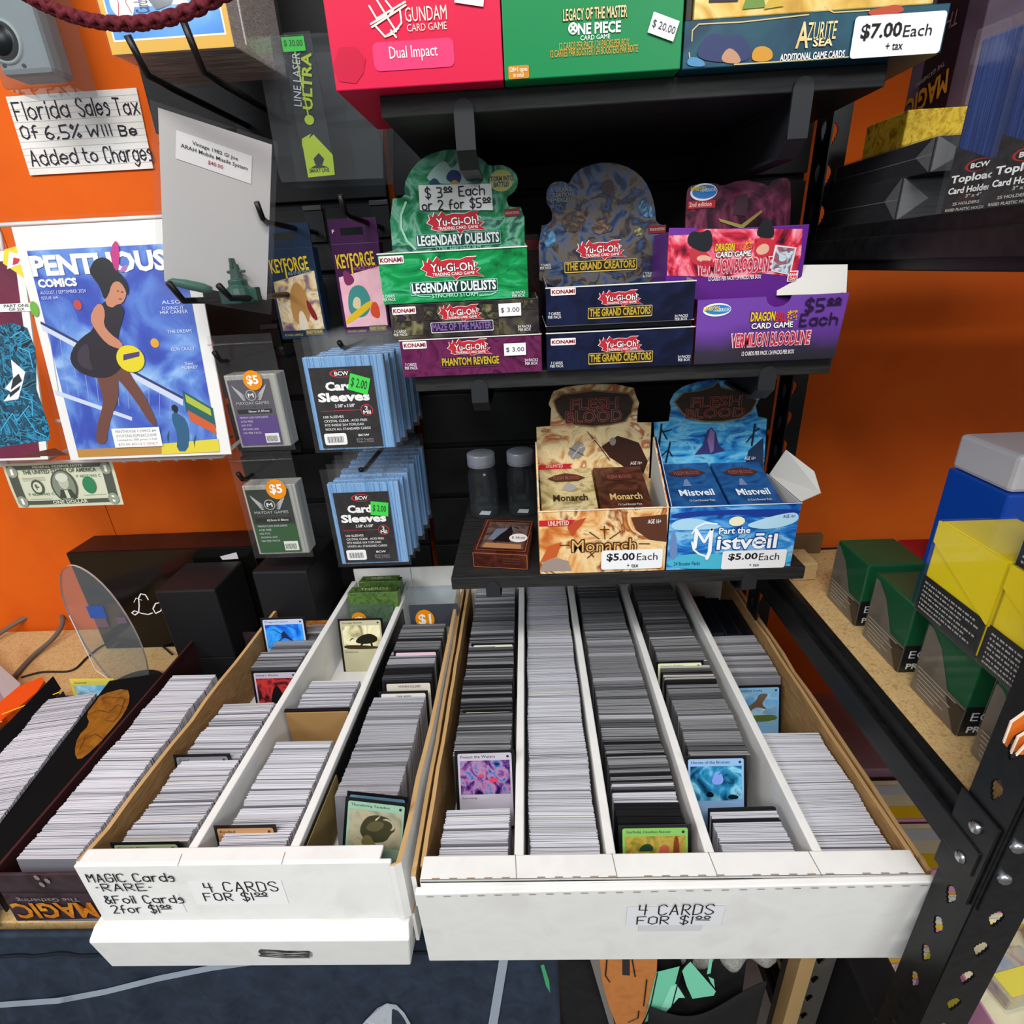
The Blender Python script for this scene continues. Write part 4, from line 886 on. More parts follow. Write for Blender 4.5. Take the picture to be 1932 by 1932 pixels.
# lined sign card
r = thing('handwritten_sign', 'lined paper card with handwritten sales tax notice on the orange wall', 'sign', aty(160, 250, .892))
F = Fr((0, .893, 0), (1, 0, 0), (0, 0, 1)); g = G(); q = [(12, 183), (258, 166), (290, 318), (58, 331)]
F.o = V((0, .893, 0)); g.pprism(q, F, art(['#dcd9d0', '#e8e6df', '#e2dfd6'], 18, .5, .7), 0, .0012); g.build('paper', r)
g = G()
for k in range(11):
    t = (k+1)/12; a = (12+(58-12)*t, 183+(331-183)*t); b = (258+(290-258)*t, 166+(318-166)*t); g.pl([a, b], F, .0005, m('#b9b6bb', .8), .0014)
g.build('ruled_lines', r)
g = G()
for t, q in (('Florida', (27, 186, 130, 228)), ('Sales', (147, 180, 206, 222)), ('Tax', (217, 180, 262, 220)), ('Of', (42, 233, 72, 265)), ('6.5%', (87, 232, 153, 265)), ('Will', (166, 232, 211, 260)), ('Be', (227, 232, 258, 259)),
             ('Added', (58, 277, 147, 314)), ('to', (158, 274, 184, 309)), ('Charges', (198, 270, 287, 308))): g.hand(t, (q[0], q[1]+5, q[2], q[3]-3), F, m('#221a2c', .6), .0018, .0018)
g.build('handwriting', r)

# bagged toy on a white backing board
tl, tr, br3, bl3 = aty(298, 203, .625), aty(517, 268, .675), aty(503, 566, .675), aty(310, 530, .625)
r = thing('bagged_toy', 'clear bag with white backing board, price label and green toy missile parts', 'toy', (tl+br3)/2)
F = Fr(bl3, br3-bl3, tl-bl3); F.w = (br3-bl3).cross(tl-bl3).normalized()
g = G(); g.prism([(0, 0), (1, 0), (1, 1), (0, 1)], F, m('#c6c4c2', .6), 0, .0008); g.build('backing_board', r)
g = G(); lp = [F.uv(*q) for q in ((342, 247), (484, 292), (480, 344), (339, 300))]; g.poly(lp, F, m('#eceaea', .5), .0014)
u0 = lp[3]; du = (lp[2][0]-lp[3][0], lp[2][1]-lp[3][1]); dv = (lp[0][0]-lp[3][0], lp[0][1]-lp[3][1])
FL = Fr(F.p(*u0, .0018), F.u*du[0]+F.v*du[1], F.u*dv[0]+F.v*dv[1]); FL.w = F.w
for t, q, mt in (('Vintage 1982 GI Joe', (.2, .66, .8, .83), INK), ('ARAH Mobile Missile System', (.06, .42, .94, .60), INK), ('$40.00', (.41, .18, .61, .34), m('#b02a3a', .5))): g.T(t, q, FL, mt, .0002, .01, px=False)
g.build('price_label', r)
TOY = m('#24463c', .45)
g = G(); p = F.p(*F.uv(452, 545), .006); g.lathe(p+V((0, 0, -.012)), [(.0001, 0), (.017, 0), (.0175, .006), (.013, .016), (.010, .018), (.010, .024), (.0065, .025), (.0045, .040), (.0001, .041)], TOY, 16)
g.box(p.x-.011, p.x+.011, p.y-.002, p.y+.002, p.z+.019, p.z+.022, TOY); g.box(p.x-.0015, p.x+.0015, p.y-.007, p.y+.007, p.z+.024, p.z+.034, TOY)
g.box(p.x+.012, p.x+.021, p.y-.006, p.y+.006, p.z-.010, p.z+.004, TOY); g.box(p.x-.021, p.x-.013, p.y-.006, p.y+.006, p.z-.012, p.z+.003, TOY)
g.build('toy_turret', r, bevel=.001)
g = G(); a, b = F.p(*F.uv(316, 528), .006), F.p(*F.uv(400, 543), .006); g.tube([a, a.lerp(b, .1), a.lerp(b, .4), a.lerp(b, .8), b], [.0008, .0035, .005, .005, .003], m('#3c6a5c', .4), 12); g.build('toy_missile', r, smooth=True)
def film(F, u0, v0, u1, v1, amp, base, nu=14, nv=18, seed=1):
    rn = random.Random(seed); A = [(rn.uniform(2, 9), rn.uniform(2, 9), rn.uniform(0, 6)) for _ in range(5)]
    def fn(u, v):
        k = sum(math.sin(a*u*2+b*v*2+c) for a, b, c in A)/5; return F.p(u0+(u1-u0)*u, v0+(v1-v0)*v, base+amp*k)
    return fn
g = G(); g.grid(film(F, -.06, -.09, 1.04, 1.02, .003, .012), 16, 20, BAG); g.build('polybag', r, smooth=True)

# wire rack with comics and a dollar bill
WR = m('#e9e8e6', .35)
r = thing('wire_rack', 'white wire comic rack on the orange wall at the left', 'rack', aty(270, 868, .70))
def Pq(px, py, y): return aty(px, py, y)
for pth in ([Pq(70, 873, .695), Pq(418, 861, .695)], [Pq(-30, 872, .70), Pq(76, 870, .70)], [Pq(105, 795, .72), Pq(120, 794, .715)], [Pq(-10, 402, .74), Pq(12, 500, .74)], [Pq(418, 861, .695), Pq(418, 861, .695)+V((0, .12, .01))], [Pq(80, 872, .695), Pq(80, 872, .695)+V((0, .19, .01))], [Pq(-20, 426, .735), Pq(330, 408, .735)]):
    g = G(); g.tube(pth, .0026, WR, 8); g.build('rod', r, smooth=True)
for k in range(6):
    p = Pq(228+k*33, 869-k*1.1, .695); g = G(); g.tube([p, p+V((0, .006, -.0045)), p+V((0, .115 if p.x > -.48 else .19, -.002))], .0013, WR, 6); g.build('rod', r, smooth=True)
g = G(); g.box(Pq(0, 876, .698).x-.05, Pq(18, 870, .698).x, .694, .697, Pq(10, 880, .695).z, Pq(10, 866, .695).z, m('#d9d7d6', .3)); g.build('label_holder', r)
def comic(tlp, trp, blp, brp, yt, yb, lab, build_art):
    tl, tr, bl, br = aty(*tlp, yt), aty(*trp, yt), aty(*blp, yb), aty(*brp, yb); bl2 = bl; wv = ((tr-tl)+(br-bl))/2; vv = ((tl+tr)/2-(bl+br)/2)
    F = Fr((bl+br)/2-wv/2, wv, vv); F.w = wv.cross(vv).normalized()
    r = thing('comic_book', lab, 'comic', F.p(.5, 0, 0), 'bagged comics on the wire rack')
    g = G(); g.prism([(0, 0), (1, 0), (1, 1), (0, 1)], F, m('#e3e1dc', .5), -.002, 0); g.build('backing_board', r)
    g = G(); build_art(g, F); g.build('cover', r)
    g = G(); g.grid(film(F, -.015, -.02, 1.015, 1.03, .0008, .0035, seed=len(lab)), 10, 14, clear('comic_bag', '#ffffff', .07, .015)); g.build('polybag', r, smooth=True)
    return r, F
def cover1(g, F):
    R = lambda a, b, c, d, mt, k=.0005: g.rr(a, b, c, d, F, mt, k)
    R(.055, .012, .93, .905, art(['#2d3f9c', '#3a52b0', '#5f86cc', '#9cc0e6'], 16, 1, .35, 4), .0004)
    P = lambda pts, mt, k=.0008: g.poly(pts, F, mt, k)
    S = lambda pts, mt, k=.0008: g.blob(pts, F, mt, k)
    X = lambda pts, mt, k=.0008: g.pp(pts, F, mt, k)
    C1 = lambda pts, mt, k=.0008: g.poly(cz([F.uv(*q) for q in pts], 1), F, mt, k)
    g.poly([(.055, .012), (.93, .012), (.93, .05), (.055, .05)], F, m('#b5843a', .4), .0006)
    NT = m('#c4cce0', .4); X([(80, 610), (346, 752), (346, 764), (82, 622)], NT, .0006); X([(104, 735), (250, 786), (250, 793), (106, 744)], NT, .0006); X([(79, 606), (346, 747), (346, 752), (79, 611)], m('#2d3360', .4), .0007)
    for k in range(12): X([(92+k*21, 618+k*11.2), (93+k*21, 618+k*11.2), (112+k*19, 738+k*4.6), (111+k*19, 738+k*4.6)], m('#8fa0cc', .4), .0005)
    X([(345, 735), (402, 768), (408, 805), (352, 775)], m('#1f5a5c', .4), .0007); X([(350, 742), (398, 770), (400, 783), (353, 757)], m('#a8b43a', .4), .0009); X([(355, 772), (406, 800), (409, 818), (360, 792)], m('#c8582a', .4), .0009)
    X([(306, 836), (412, 826), (415, 850), (306, 856)], m('#d9c83a', .4), .0009); X([(30, 862), (132, 859), (104, 845)], m('#5a2a1a', .4), .0007)
    # plain standing figure in a dark beach dress holding a yellow ball, black hair with a pink ornament
    SK = m('#c08062', .4); TI = m('#6a4034', .4); HR = m('#191518', .4); DK = m('#241c24', .4); DK2 = m('#3a2e3a', .4)
    C1([(182, 698), (190, 730), (197, 752), (193, 775), (185, 800), (182, 828), (188, 838), (202, 836), (205, 812), (212, 784), (222, 760), (226, 738), (224, 706)], TI, .0010)
    C1([(203, 698), (224, 714), (245, 738), (262, 762), (278, 788), (291, 803), (299, 800), (286, 768), (270, 738), (252, 712), (234, 676)], TI, .0011)
    C1([(194, 572), (185, 596), (178, 622), (160, 634), (144, 650), (134, 672), (139, 690), (156, 704), (182, 712), (206, 712), (226, 700), (236, 682), (230, 660), (224, 642), (228, 622), (234, 600), (238, 582), (226, 570), (210, 564)], DK, .0013)
    C1([(166, 645), (150, 660), (148, 680), (160, 694), (180, 700), (172, 680), (172, 660)], DK2, .0014)
    C1([(184, 574), (172, 600), (184, 624), (204, 648), (222, 656), (236, 658), (232, 644), (212, 630), (198, 612), (202, 590), (196, 572)], SK, .0015)
    C1([(202, 562), (206, 540), (212, 522), (228, 524), (240, 540), (242, 556), (234, 572), (222, 574), (216, 580), (204, 576)], SK, .0014)
    C1([(176, 500), (184, 488), (200, 484), (214, 492), (222, 508), (236, 520), (246, 540), (244, 560), (238, 540), (226, 528), (214, 534), (208, 556), (200, 566), (192, 540), (180, 524), (172, 512)], HR, .0016)
    C1([(222, 512), (212, 484), (214, 464), (224, 450), (230, 474), (228, 506)], m('#b82a7a', .4), .0017); C1([(228, 512), (236, 500), (246, 498), (240, 512)], m('#a86ab0', .4), .0016)
    for p in ((226, 548), (234, 550)): g.pdisc((p[0]-2, p[1]-1, p[0]+2, p[1]+1), F, HR, .0018, 8)
    X([(226, 562), (234, 562), (230, 565)], m('#9a3a3a', .4), .0018)
    c = F.uv(249, 676); g.disc(c[0], c[1], .082, .058, F, m('#d9c81e', .35), .0018, 28); X([(236, 668), (266, 662), (266, 671), (236, 679)], m('#4a3a6a', .4), .002)
    for q, cl in (((142, 565, 157, 585), '#b8443a'), ((286, 637, 302, 655), '#d99a2a'), ((60, 568, 76, 598), '#6aa83a')): g.pdisc(q, F, m(cl, .4), .0009, 16)
    C1([(326, 775), (340, 780), (352, 790), (358, 815), (356, 850), (334, 850), (336, 815), (326, 795)], m('#2a5a7a', .4), .0010); C1([(323, 768), (330, 760), (338, 768), (334, 780)], HR, .0012)
    for x, y in ((316, 822), (366, 830)): X([(x, y), (x+4, y-12), (x+2, y+14)], m('#2a5a2a', .4), .0009)
    u = .065; g.T('PENTHOUSE', (.06, .80, .91, .885), F, WHITE, .0013, .045, px=False); g.T('COMICS', (.075, .755, .30, .79), F, WHITE, .0013, .05, px=False)
    g.T('AUGUST / SEPTEMBER 2024', (.075, .728, .34, .742), F, m('#c8cce4', .5), .0013, .0, px=False); g.T('ISSUE #4', (.075, .706, .17, .720), F, m('#c8cce4', .5), .0013, px=False)
    for t, q in (('ALSO:', (.76, .665, .88, .680)), ('DOING IT\nHER CAREER', (.74, .625, .90, .655)), ('THE DREAM', (.76, .545, .90, .558)), ('GUN CRAZY', (.76, .47, .90, .483)), ('Toni\nAUBREY', (.80, .39, .90, .42))): g.T(t, q, F, m('#d8dcf0', .5), .0013, px=False)
    a0, b0, a1, b1 = F.rect((216, 806, 306, 842)); g.rr(a0, b0, a1, b1, F, WHITE, .0022)
    for i, t in enumerate(('PENTHOUSE COMICS #4', 'KYUYONG EOM EXCLUSIVE', 'Limited to 300 prints COA', '$75.00 ADULT ONLY')):
        t1 = b1-(b1-b0)*(.1+.225*i); g.T(t, (a0+(a1-a0)*.08, t1-(b1-b0)*.15, a1-(a1-a0)*.08, t1), F, m('#b0303a', .5) if i == 3 else INK, .0025, .0, px=False)
comic((22, 430), (356, 409), (133, 867), (437, 858), .715, .672, 'bagged comic with blue sky beach cover and a large white masthead', cover1)
def cover2(g, F):
    P = lambda pts, mt, k=.0008: g.pp(pts, F, mt, k)
    g.rr(.02, .012, .94, .955, F, art(['#4a0f28', '#6a1a38', '#7a2440'], 14, 1, .35, 5), .0004)
    P([(-30, 495), (8, 489), (16, 520), (28, 562), (-30, 520)], m('#e0cc2a', .4), .0006); P([(-20, 500), (4, 508), (6, 526), (-20, 532)], m('#eceaf0', .4), .0008); P([(-10, 512), (4, 516), (0, 524), (-10, 526)], RED, .0010)
    P([(-80, 640), (0, 632), (30, 645), (52, 690), (60, 760), (92, 830), (98, 858), (-80, 862)], art(['#0e1418', '#16242c', '#2a90b8', '#101a20', '#1a5a78', '#0c1216'], 40, 3.5, .35, 6), .0006)
    P([(6, 700), (36, 726), (34, 745), (28, 775), (0, 776), (12, 760), (0, 752), (14, 735)], m('#e6e8ec', .4), .0009)
    P([(14, 736), (24, 728), (32, 742), (12, 756)], m('#20282c', .4), .0011); P([(10, 762), (30, 750), (28, 758), (12, 770)], m('#20282c', .4), .0011)
    a0, b0, a1, b1 = F.rect((-34, 597, 33, 612)); g.rr(a0, b0, a1, b1, F, WHITE, .001); g.T('PART ONE\nOF SIX', (a0+.25*(a1-a0), b0+.1*(b1-b0), a1-.05*(a1-a0), b1-.1*(b1-b0)), F, INK, .0013, .01, px=False)
    for ln in ([(0, 830), (20, 800), (30, 815), (50, 790)], [(20, 680), (40, 690), (50, 720)], [(30, 770), (55, 780), (60, 810)], [(0, 660), (20, 650), (40, 668)], [(40, 800), (70, 840), (90, 850)]): g.pl(ln, F, .0011, m('#4ab0dc', .4), .0010)
comic((-190, 482), (25, 473), (-150, 874), (105, 866), .715, .672, 'partly cut off bagged comic with dark red cover and electric blue figure', cover2)
# dollar bill
tl, tr, br, bl = aty(2, 874, .692), aty(208, 868, .692), aty(233, 950, .688), aty(36, 958, .688)
r = thing('dollar_bill', 'one dollar bill hanging from the white rack by its top edge', 'banknote', bl)
F = Fr((bl+tl)/2-(tl-bl)/2, ((tr-tl)+(br-bl))/2, ((tl-bl)+(tr-br))/2); F.w = F.u.cross(F.v).normalized()
BG = m('#c9cbb0', .7); BD = m('#4e5348', .7); BN = m('#8f9581', .7)
g = G(); g.grid(lambda u, v: F.p(u, v, .0012*math.sin(u*6)+.0015*math.sin(v*3+u*2)), 24, 10, BG); g.build('note_paper', r, smooth=True)
FB = lambda u, v, c: F.p(u, v, c+.0012*math.sin(u*6)+.0015*math.sin(v*3+u*2))
class Wavy(Fr):
    def p(s, a, b, c=0): return FB(a, b, c)
FW = Wavy(F.o, F.u, F.v); FW.w = F.w; g = G()
for a0, b0, a1, b1 in ((.03, .07, .97, .16), (.03, .86, .97, .95), (.03, .16, .115, .86), (.885, .16, .97, .86)):
    n = 8
    for k in range(n):
        if a1-a0 > b1-b0: g.rr(a0+(a1-a0)*k/n, b0, a0+(a1-a0)*(k+1)/n, b1, FW, BD, .0006)
        else: g.rr(a0, b0+(b1-b0)*k/n, a1, b0+(b1-b0)*(k+1)/n, FW, BD, .0006)
g.disc(.51, .47, .115, .36, FW, BD, .0008); g.disc(.51, .47, .098, .33, FW, m('#7d8372', .7), .001); g.disc(.515, .56, .045, .16, FW, m('#b0b59e', .7), .0012); g.poly([(.44, .2), (.47, .4), (.515, .38), (.56, .4), (.6, .2)], FW, m('#3f443a', .7), .0011)
g.disc(.51, .66, .055, .1, FW, m('#c6c9b6', .7), .0013); g.poly([(.505, .2), (.5, .38), (.53, .38), (.54, .2)], FW, BG, .0013)
g.disc(.27, .47, .058, .17, FW, BD, .0008); g.disc(.27, .47, .04, .12, FW, BG, .001); g.T('F', (.25, .40, .29, .54), FW, BD, .0012, .04, px=False)
g.disc(.735, .47, .06, .19, FW, m('#2f7a52', .7), .0008); g.T('ONE', (.70, .42, .77, .52), FW, BG, .001, .02, px=False)
g.T('THE UNITED STATES OF AMERICA', (.17, .76, .83, .85), FW, BD, .0008, .02, px=False); g.T('FEDERAL RESERVE NOTE', (.28, .885, .72, .935), FW, BG, .001, .01, px=False); g.T('ONE DOLLAR', (.36, .075, .68, .155), FW, BG, .001, .03, px=False)
g.T('F 48271943 C', (.64, .64, .86, .70), FW, m('#4e7a60', .7), .0008, px=False); g.T('F 48271943 C', (.16, .28, .40, .34), FW, m('#4e7a60', .7), .0008, px=False)
for c in ((.075, .82), (.925, .82), (.075, .15), (.925, .15)): g.disc(c[0], c[1], .05, .13, FW, BN, .0009, 16); g.T('1', (c[0]-.012, c[1]-.07, c[0]+.012, c[1]+.07), FW, WHITE, .0012, .03, px=False)
for k in range(3): g.line([(.15, .68-k*.03), (.36, .68-k*.03)], FW, .0004, BN, .0008)
g.line([(.16, .2), (.36, .2)], FW, .0005, BN, .0008); g.line([(.66, .25), (.86, .25)], FW, .0005, BN, .0008); g.build('engraving', r)

# laser level package hanging on the slatwall
yf = .735; F = FY(yf); a, b = aty(530, 340, yf), aty(722, 336, yf); c = aty(483, 70, yf)
r = thing('laser_package', 'clear plastic package with a black and lime laser tool card', 'package', (c.x+.06, .78, a.z))
g = G(); g.prism([F.uv(*q) for q in ((483, 88), (490, 74), (505, 68), (600, 62), (720, 62), (723, 336), (532, 344), (526, 330))], F, PLAST, -.055, 0); g.build('clear_shell', r, bevel=.001)
g = G(); g.pprism(((533, 62), (585, 58), (634, 330), (582, 334), (560, 240)), Fr((0, yf+.006, 0), (1, 0, 0), (0, 0, 1)), m('#16181a', .4), -.002, 0); F6 = Fr((0, yf+.0055, 0), (1, 0, 0), (0, 0, 1))
LM = m('#b4c81e', .4)
g.pp(((571, 272), (592, 254), (628, 292), (632, 330), (582, 335)), F6, LM, .0008); g.pp(((570, 262), (588, 252), (576, 274), (571, 278)), F6, LM, .0008); g.pdisc((575, 217, 593, 236), F6, LM, .0008); g.pl([(557, 98), (584, 226)], F6, .0016, LM, .001)
g.T('LINE LASER', (520, 142, 602, 160), F6, m('#c8ccd0', .5), .0012, .0, rot=81); g.T('ULTRA', (536, 142, 624, 166), F6, LM, .0012, .03, rot=81)
g.pp(((592, 300), (602, 289), (612, 300), (609, 310), (601, 313), (595, 309)), F6, m('#1a1c14', .5), .0012); g.pp(((586, 318), (601, 309), (620, 316)), F6, m('#2a2c1c', .5), .0011); g.T('SMART LINE', (584, 318, 622, 325), F6, m('#3a3d1c', .5), .0014, .01)
g.pr((533, 70, 576, 98), F6, m('#2fd23c', .5), .0016); g.T('$ 30.00', (537, 76, 572, 90), F6, m('#163a16', .5), .002, .01, rot=-2); g.build('printed_card', r)
# hanging deck boxes
def hanger(tlx, w_px, y, lab, body, pic, sub, subcol, shapes, seed):
    tl, tr = aty(*tlx, y), aty(tlx[0]+w_px, tlx[1]-9, y); bl = aty(*w_pts[seed], y); wd = tr.x-tl.x; F = Fr((bl.x, y, bl.z), (wd, 0, 0), ((tl.x-bl.x)*0, 0, tl.z-bl.z))
    r = thing('hanging_deck_box', lab, 'card deck', F.p(.5, 0, 0), 'hanging deck boxes on hooks'); bm_ = m(body, .35)
    g = G(); g.slab(F, 0, 0, 1, .80, -.02, 0, bm_); g.build('box_body', r, bevel=.0008)
    hole = [(.24, .885), (.32, .865), (.66, .865), (.70, .885), (.64, .925), (.30, .925)]
    g = G()
    # hang tab built around its slot
    for a0, b0, a1, b1 in ((0, .80, .24, 1), (.70, .80, 1, 1), (.24, .80, .70, .865), (.24, .925, .70, 1)): g.slab(F, a0, b0, a1, b1, -.003, -.001, bm_)
    g.T('F', (.07, .885, .12, .915), F, WHITE, .0004, px=False); g.build('hang_tab', r)
    g = G(); g.poly([(.06, .08), (.96, .08), (.96, .60), (.06, .52)], F, pic, .0004)
    for mt, pts in shapes: g.poly([(.06+.9*min(1, max(0, x)), .08+.5*min(1, max(0, yy))) for x, yy in cz(pts)], F, mt, .0006)
    g.T('KEYFORGE', (.06, .60, .86, .72), F, m('#e2c022', .4), .0008, .02, rot=3, px=False); g.line([(.37, .55), (.37, .68)], F, .002, m('#e2c022', .4), .0009); g.T(sub, (.40, .575, .90, .605), F, m(subcol, .5), .0008, rot=3, px=False)
    g.rr(.55, .03, .93, .085, F, m('#6a6440', .5), .0008); g.T('READY TO PLAY', (.57, .045, .91, .072), F, m('#d8d29a', .5), .0011, px=False); g.T('RICHARD GARFIELD', (.08, .03, .48, .05), F, m('#b8b46a', .5), .0008, px=False)
    g.build('printed_front', r)
w_pts = {1: (533, 641), 2: (652, 634)}
hanger((512, 423), 92, .75, 'blue hanging deck box with golden robed figure, left of the purple one', '#1d3048', art(['#5a4a68', '#8a7488', '#d8b878', '#e8dcc0', '#b88a4a'], 60, .8, .35, 31), 'AGE OF ASCENSION', '#9ab0c8',
       [(m('#b8864a', .4), [(.3, .1), (.3, .6), (.45, .85), (.6, .85), (.75, .6), (.7, .1)]), (m('#e4d6c0', .4), [(.4, 0), (.46, .35), (.58, .35), (.66, 0)]), (m('#8a1f2a', .4), [(.7, .6), (.92, .2), (.8, .15), (.68, .4)]), (m('#d8b49a', .4), [(.46, .85), (.48, .95), (.55, .95), (.57, .85)])], 1)
hanger((633, 413), 92, .75, 'purple hanging deck box with pink and teal picture, beside the green booster box', '#3c1242', art(['#e8a8b8', '#f0c0c8', '#d89aa8'], 20, 1, .35, 32), 'WORLDS COLLIDE', '#c86a9a',
       [(m('#3f8a84', .4), [(.1, .2), (.15, .6), (.35, .75), (.6, .7), (.7, .4), (.5, .15)]), (m('#7a2a5a', .4), [(.12, .7), (.1, 1), (.25, .98), (.4, .8)]), (m('#e0b81c', .4), [(.0, .02), (.0, .15), (.7, .5), (.72, .36)]), (m('#d84a2a', .4), [(.6, .2), (.7, .45), (.85, .4), (.85, .1)]), (m('#d8c8a0', .4), [(.2, .35), (.3, .55), (.45, .5), (.4, .3)])], 2)
# card sleeve packs
def sleeve_pack(label_q, y, n, lab, main, grp):
    a0, b0, a1, b1 = FY(y).rect(label_q); F = FY(y); wd, ht = a1-a0, b1-b0
    r = thing('sleeve_pack', lab, 'card sleeves', (a0+wd/2, y, b0), grp)
    g = G(); g.box(a0-.006, a1+.014, y+.001, y+.010, b0-.003, b1+.012, art(['#3a6496', '#5f8cbe', '#86aed4', '#4a78ac'], 14, .4, .2, stretch=(40, 40, .3))); g.build('sleeve_stack', r, bevel=.001)
    if main:
        Q = lambda x0, y0, x1, y1: (a0+wd*x0, b0+ht*y0, a0+wd*x1, b0+ht*y1)
        g = G(); g.slab(F, a0, b0, a1, b1, 0, .0006, art(['#141112', '#1d1819', '#2a2425'], 160, .2, .35, 1)); T = lambda t, q, mt, bd=.02, rot=0: g.T(t, Q(*q), F, mt, .0012, bd, rot, px=False)
        g.disc(a0+wd*.5, b0+ht*.925, wd*.18, ht*.05, F, RED, .0009, 24); g.disc(a0+wd*.515, b0+ht*.925, wd*.165, ht*.042, F, INK, .001, 24); T('BCW', (.40, .90, .62, .95), WHITE)
        T('Card', (.22, .72, .66, .83), WHITE, .045); T('Sleeves', (.07, .585, .90, .70), WHITE, .045); T('2 5/8" x 3 5/8"', (.32, .515, .64, .555), WHITE)
        g.line([(a0+wd*.07, b0+ht*.475), (a0+wd*.92, b0+ht*.475)], F, .0006, RED, .0009); g.disc(a0+wd*.82, b0+ht*.47, wd*.1, ht*.072, F, RED, .001, 24); g.disc(a0+wd*.82, b0+ht*.47, wd*.088, ht*.062, F, INK, .0011, 24); T('2\nMil', (.76, .42, .88, .52), WHITE)
        for i, t in enumerate(('100 SLEEVES', 'CRYSTAL CLEAR . ACID FREE', 'FITS INSIDE 3X4 TOPLOAD', 'HOLDS ALL STANDARD CARDS')): T(t, (.1, .385-i*.052, .1+(.33, .7, .64, .74)[i], .415-i*.052), WHITE, .005)
        g.rr(*Q(.05, .04, .42, .19), F, WHITE, .0009, .0025)
        for i in range(16): g.rr(*Q(.10+i*.017, .07, .10+i*.017+(.006, .010, .004)[i % 3], .15), F, INK, .0012)
        T('BCW', (.62, .14, .80, .17), WHITE); T('BCW Supplies\nMade in China', (.58, .06, .86, .115), m('#9a9696', .5), 0)
        g.rr(*F.rect(main), F, m('#35d243', .5), .0016, 0, -18 if main[1] < 800 else -8); g.T('$ 2.00', (main[0]+4, main[1]+6, main[2]-4, main[3]-6), F, m('#123a14', .5), .002, .01, rot=-18 if main[1] < 800 else -8); g.build('printed_label', r)
    Fb = Fr((a0-.010, y-.0015, b0-.005), (wd+.028, 0, 0), (0, 0, ht+.038)); g = G(); g.grid(film(Fb, 0, 0, 1, 1, .0015, .001+.0005*n, seed=n+3), 10, 14, clear('sleeve_bag', '#ffffff', .09, .05)); g.build('polybag', r, smooth=True)
for q, stk, gr in (((596, 694, 713, 846), (659, 708, 697, 740), 'upper'), ((640, 930, 742, 1062), (700, 946, 733, 972), 'lower')):
    k = 1.0
    sleeve_pack(q, .645, 0, 'front card sleeve pack with black label and green price tag, %s stack' % gr, stk, 'packs of card sleeves, %s stack' % gr)
    for i in range(1, 9):
        y = .645+i*.0185; dx = [3, 8, 2, 10, 5, 12, 6, 9][i-1]; sc_ = .645/y
        a = FY(.645).rect(q); c0 = aty((q[0]+q[2])/2, (q[1]+q[3])/2, .645)
        def f(v): return v
        # same hook line, so the pack keeps its x and z and sits further back
        a0, b0, a1, b1 = a; off = .0006*dx; F_ = FY(y); rr_ = thing('sleeve_pack', 'unlabelled blue edged sleeve pack hanging behind the front pack, %s stack' % gr, 'card sleeves', (c0.x, y, b0), 'packs of card sleeves, %s stack, behind the front one' % gr)
        g = G(); g.box(a0-.006+off, a1+.014+off, y+.001, y+.012, b0-.003+off*.3, b1+.010, art(['#3a6496', '#5f8cbe', '#86aed4', '#4a78ac'], 14, .4, .2, seed=i, stretch=(40, 40, .3))); g.build('sleeve_stack', rr_, bevel=.001)
        Fb = Fr((a0-.010+off, y-.0015, b0-.005), (a1-a0+.028, 0, 0), (0, 0, b1-b0+.038)); g = G(); g.grid(film(Fb, 0, 0, 1, 1, .0025, .001, seed=i+20), 8, 10, clear('sleeve_bag', '#ffffff', .09, .05)); g.build('polybag', rr_, smooth=True)
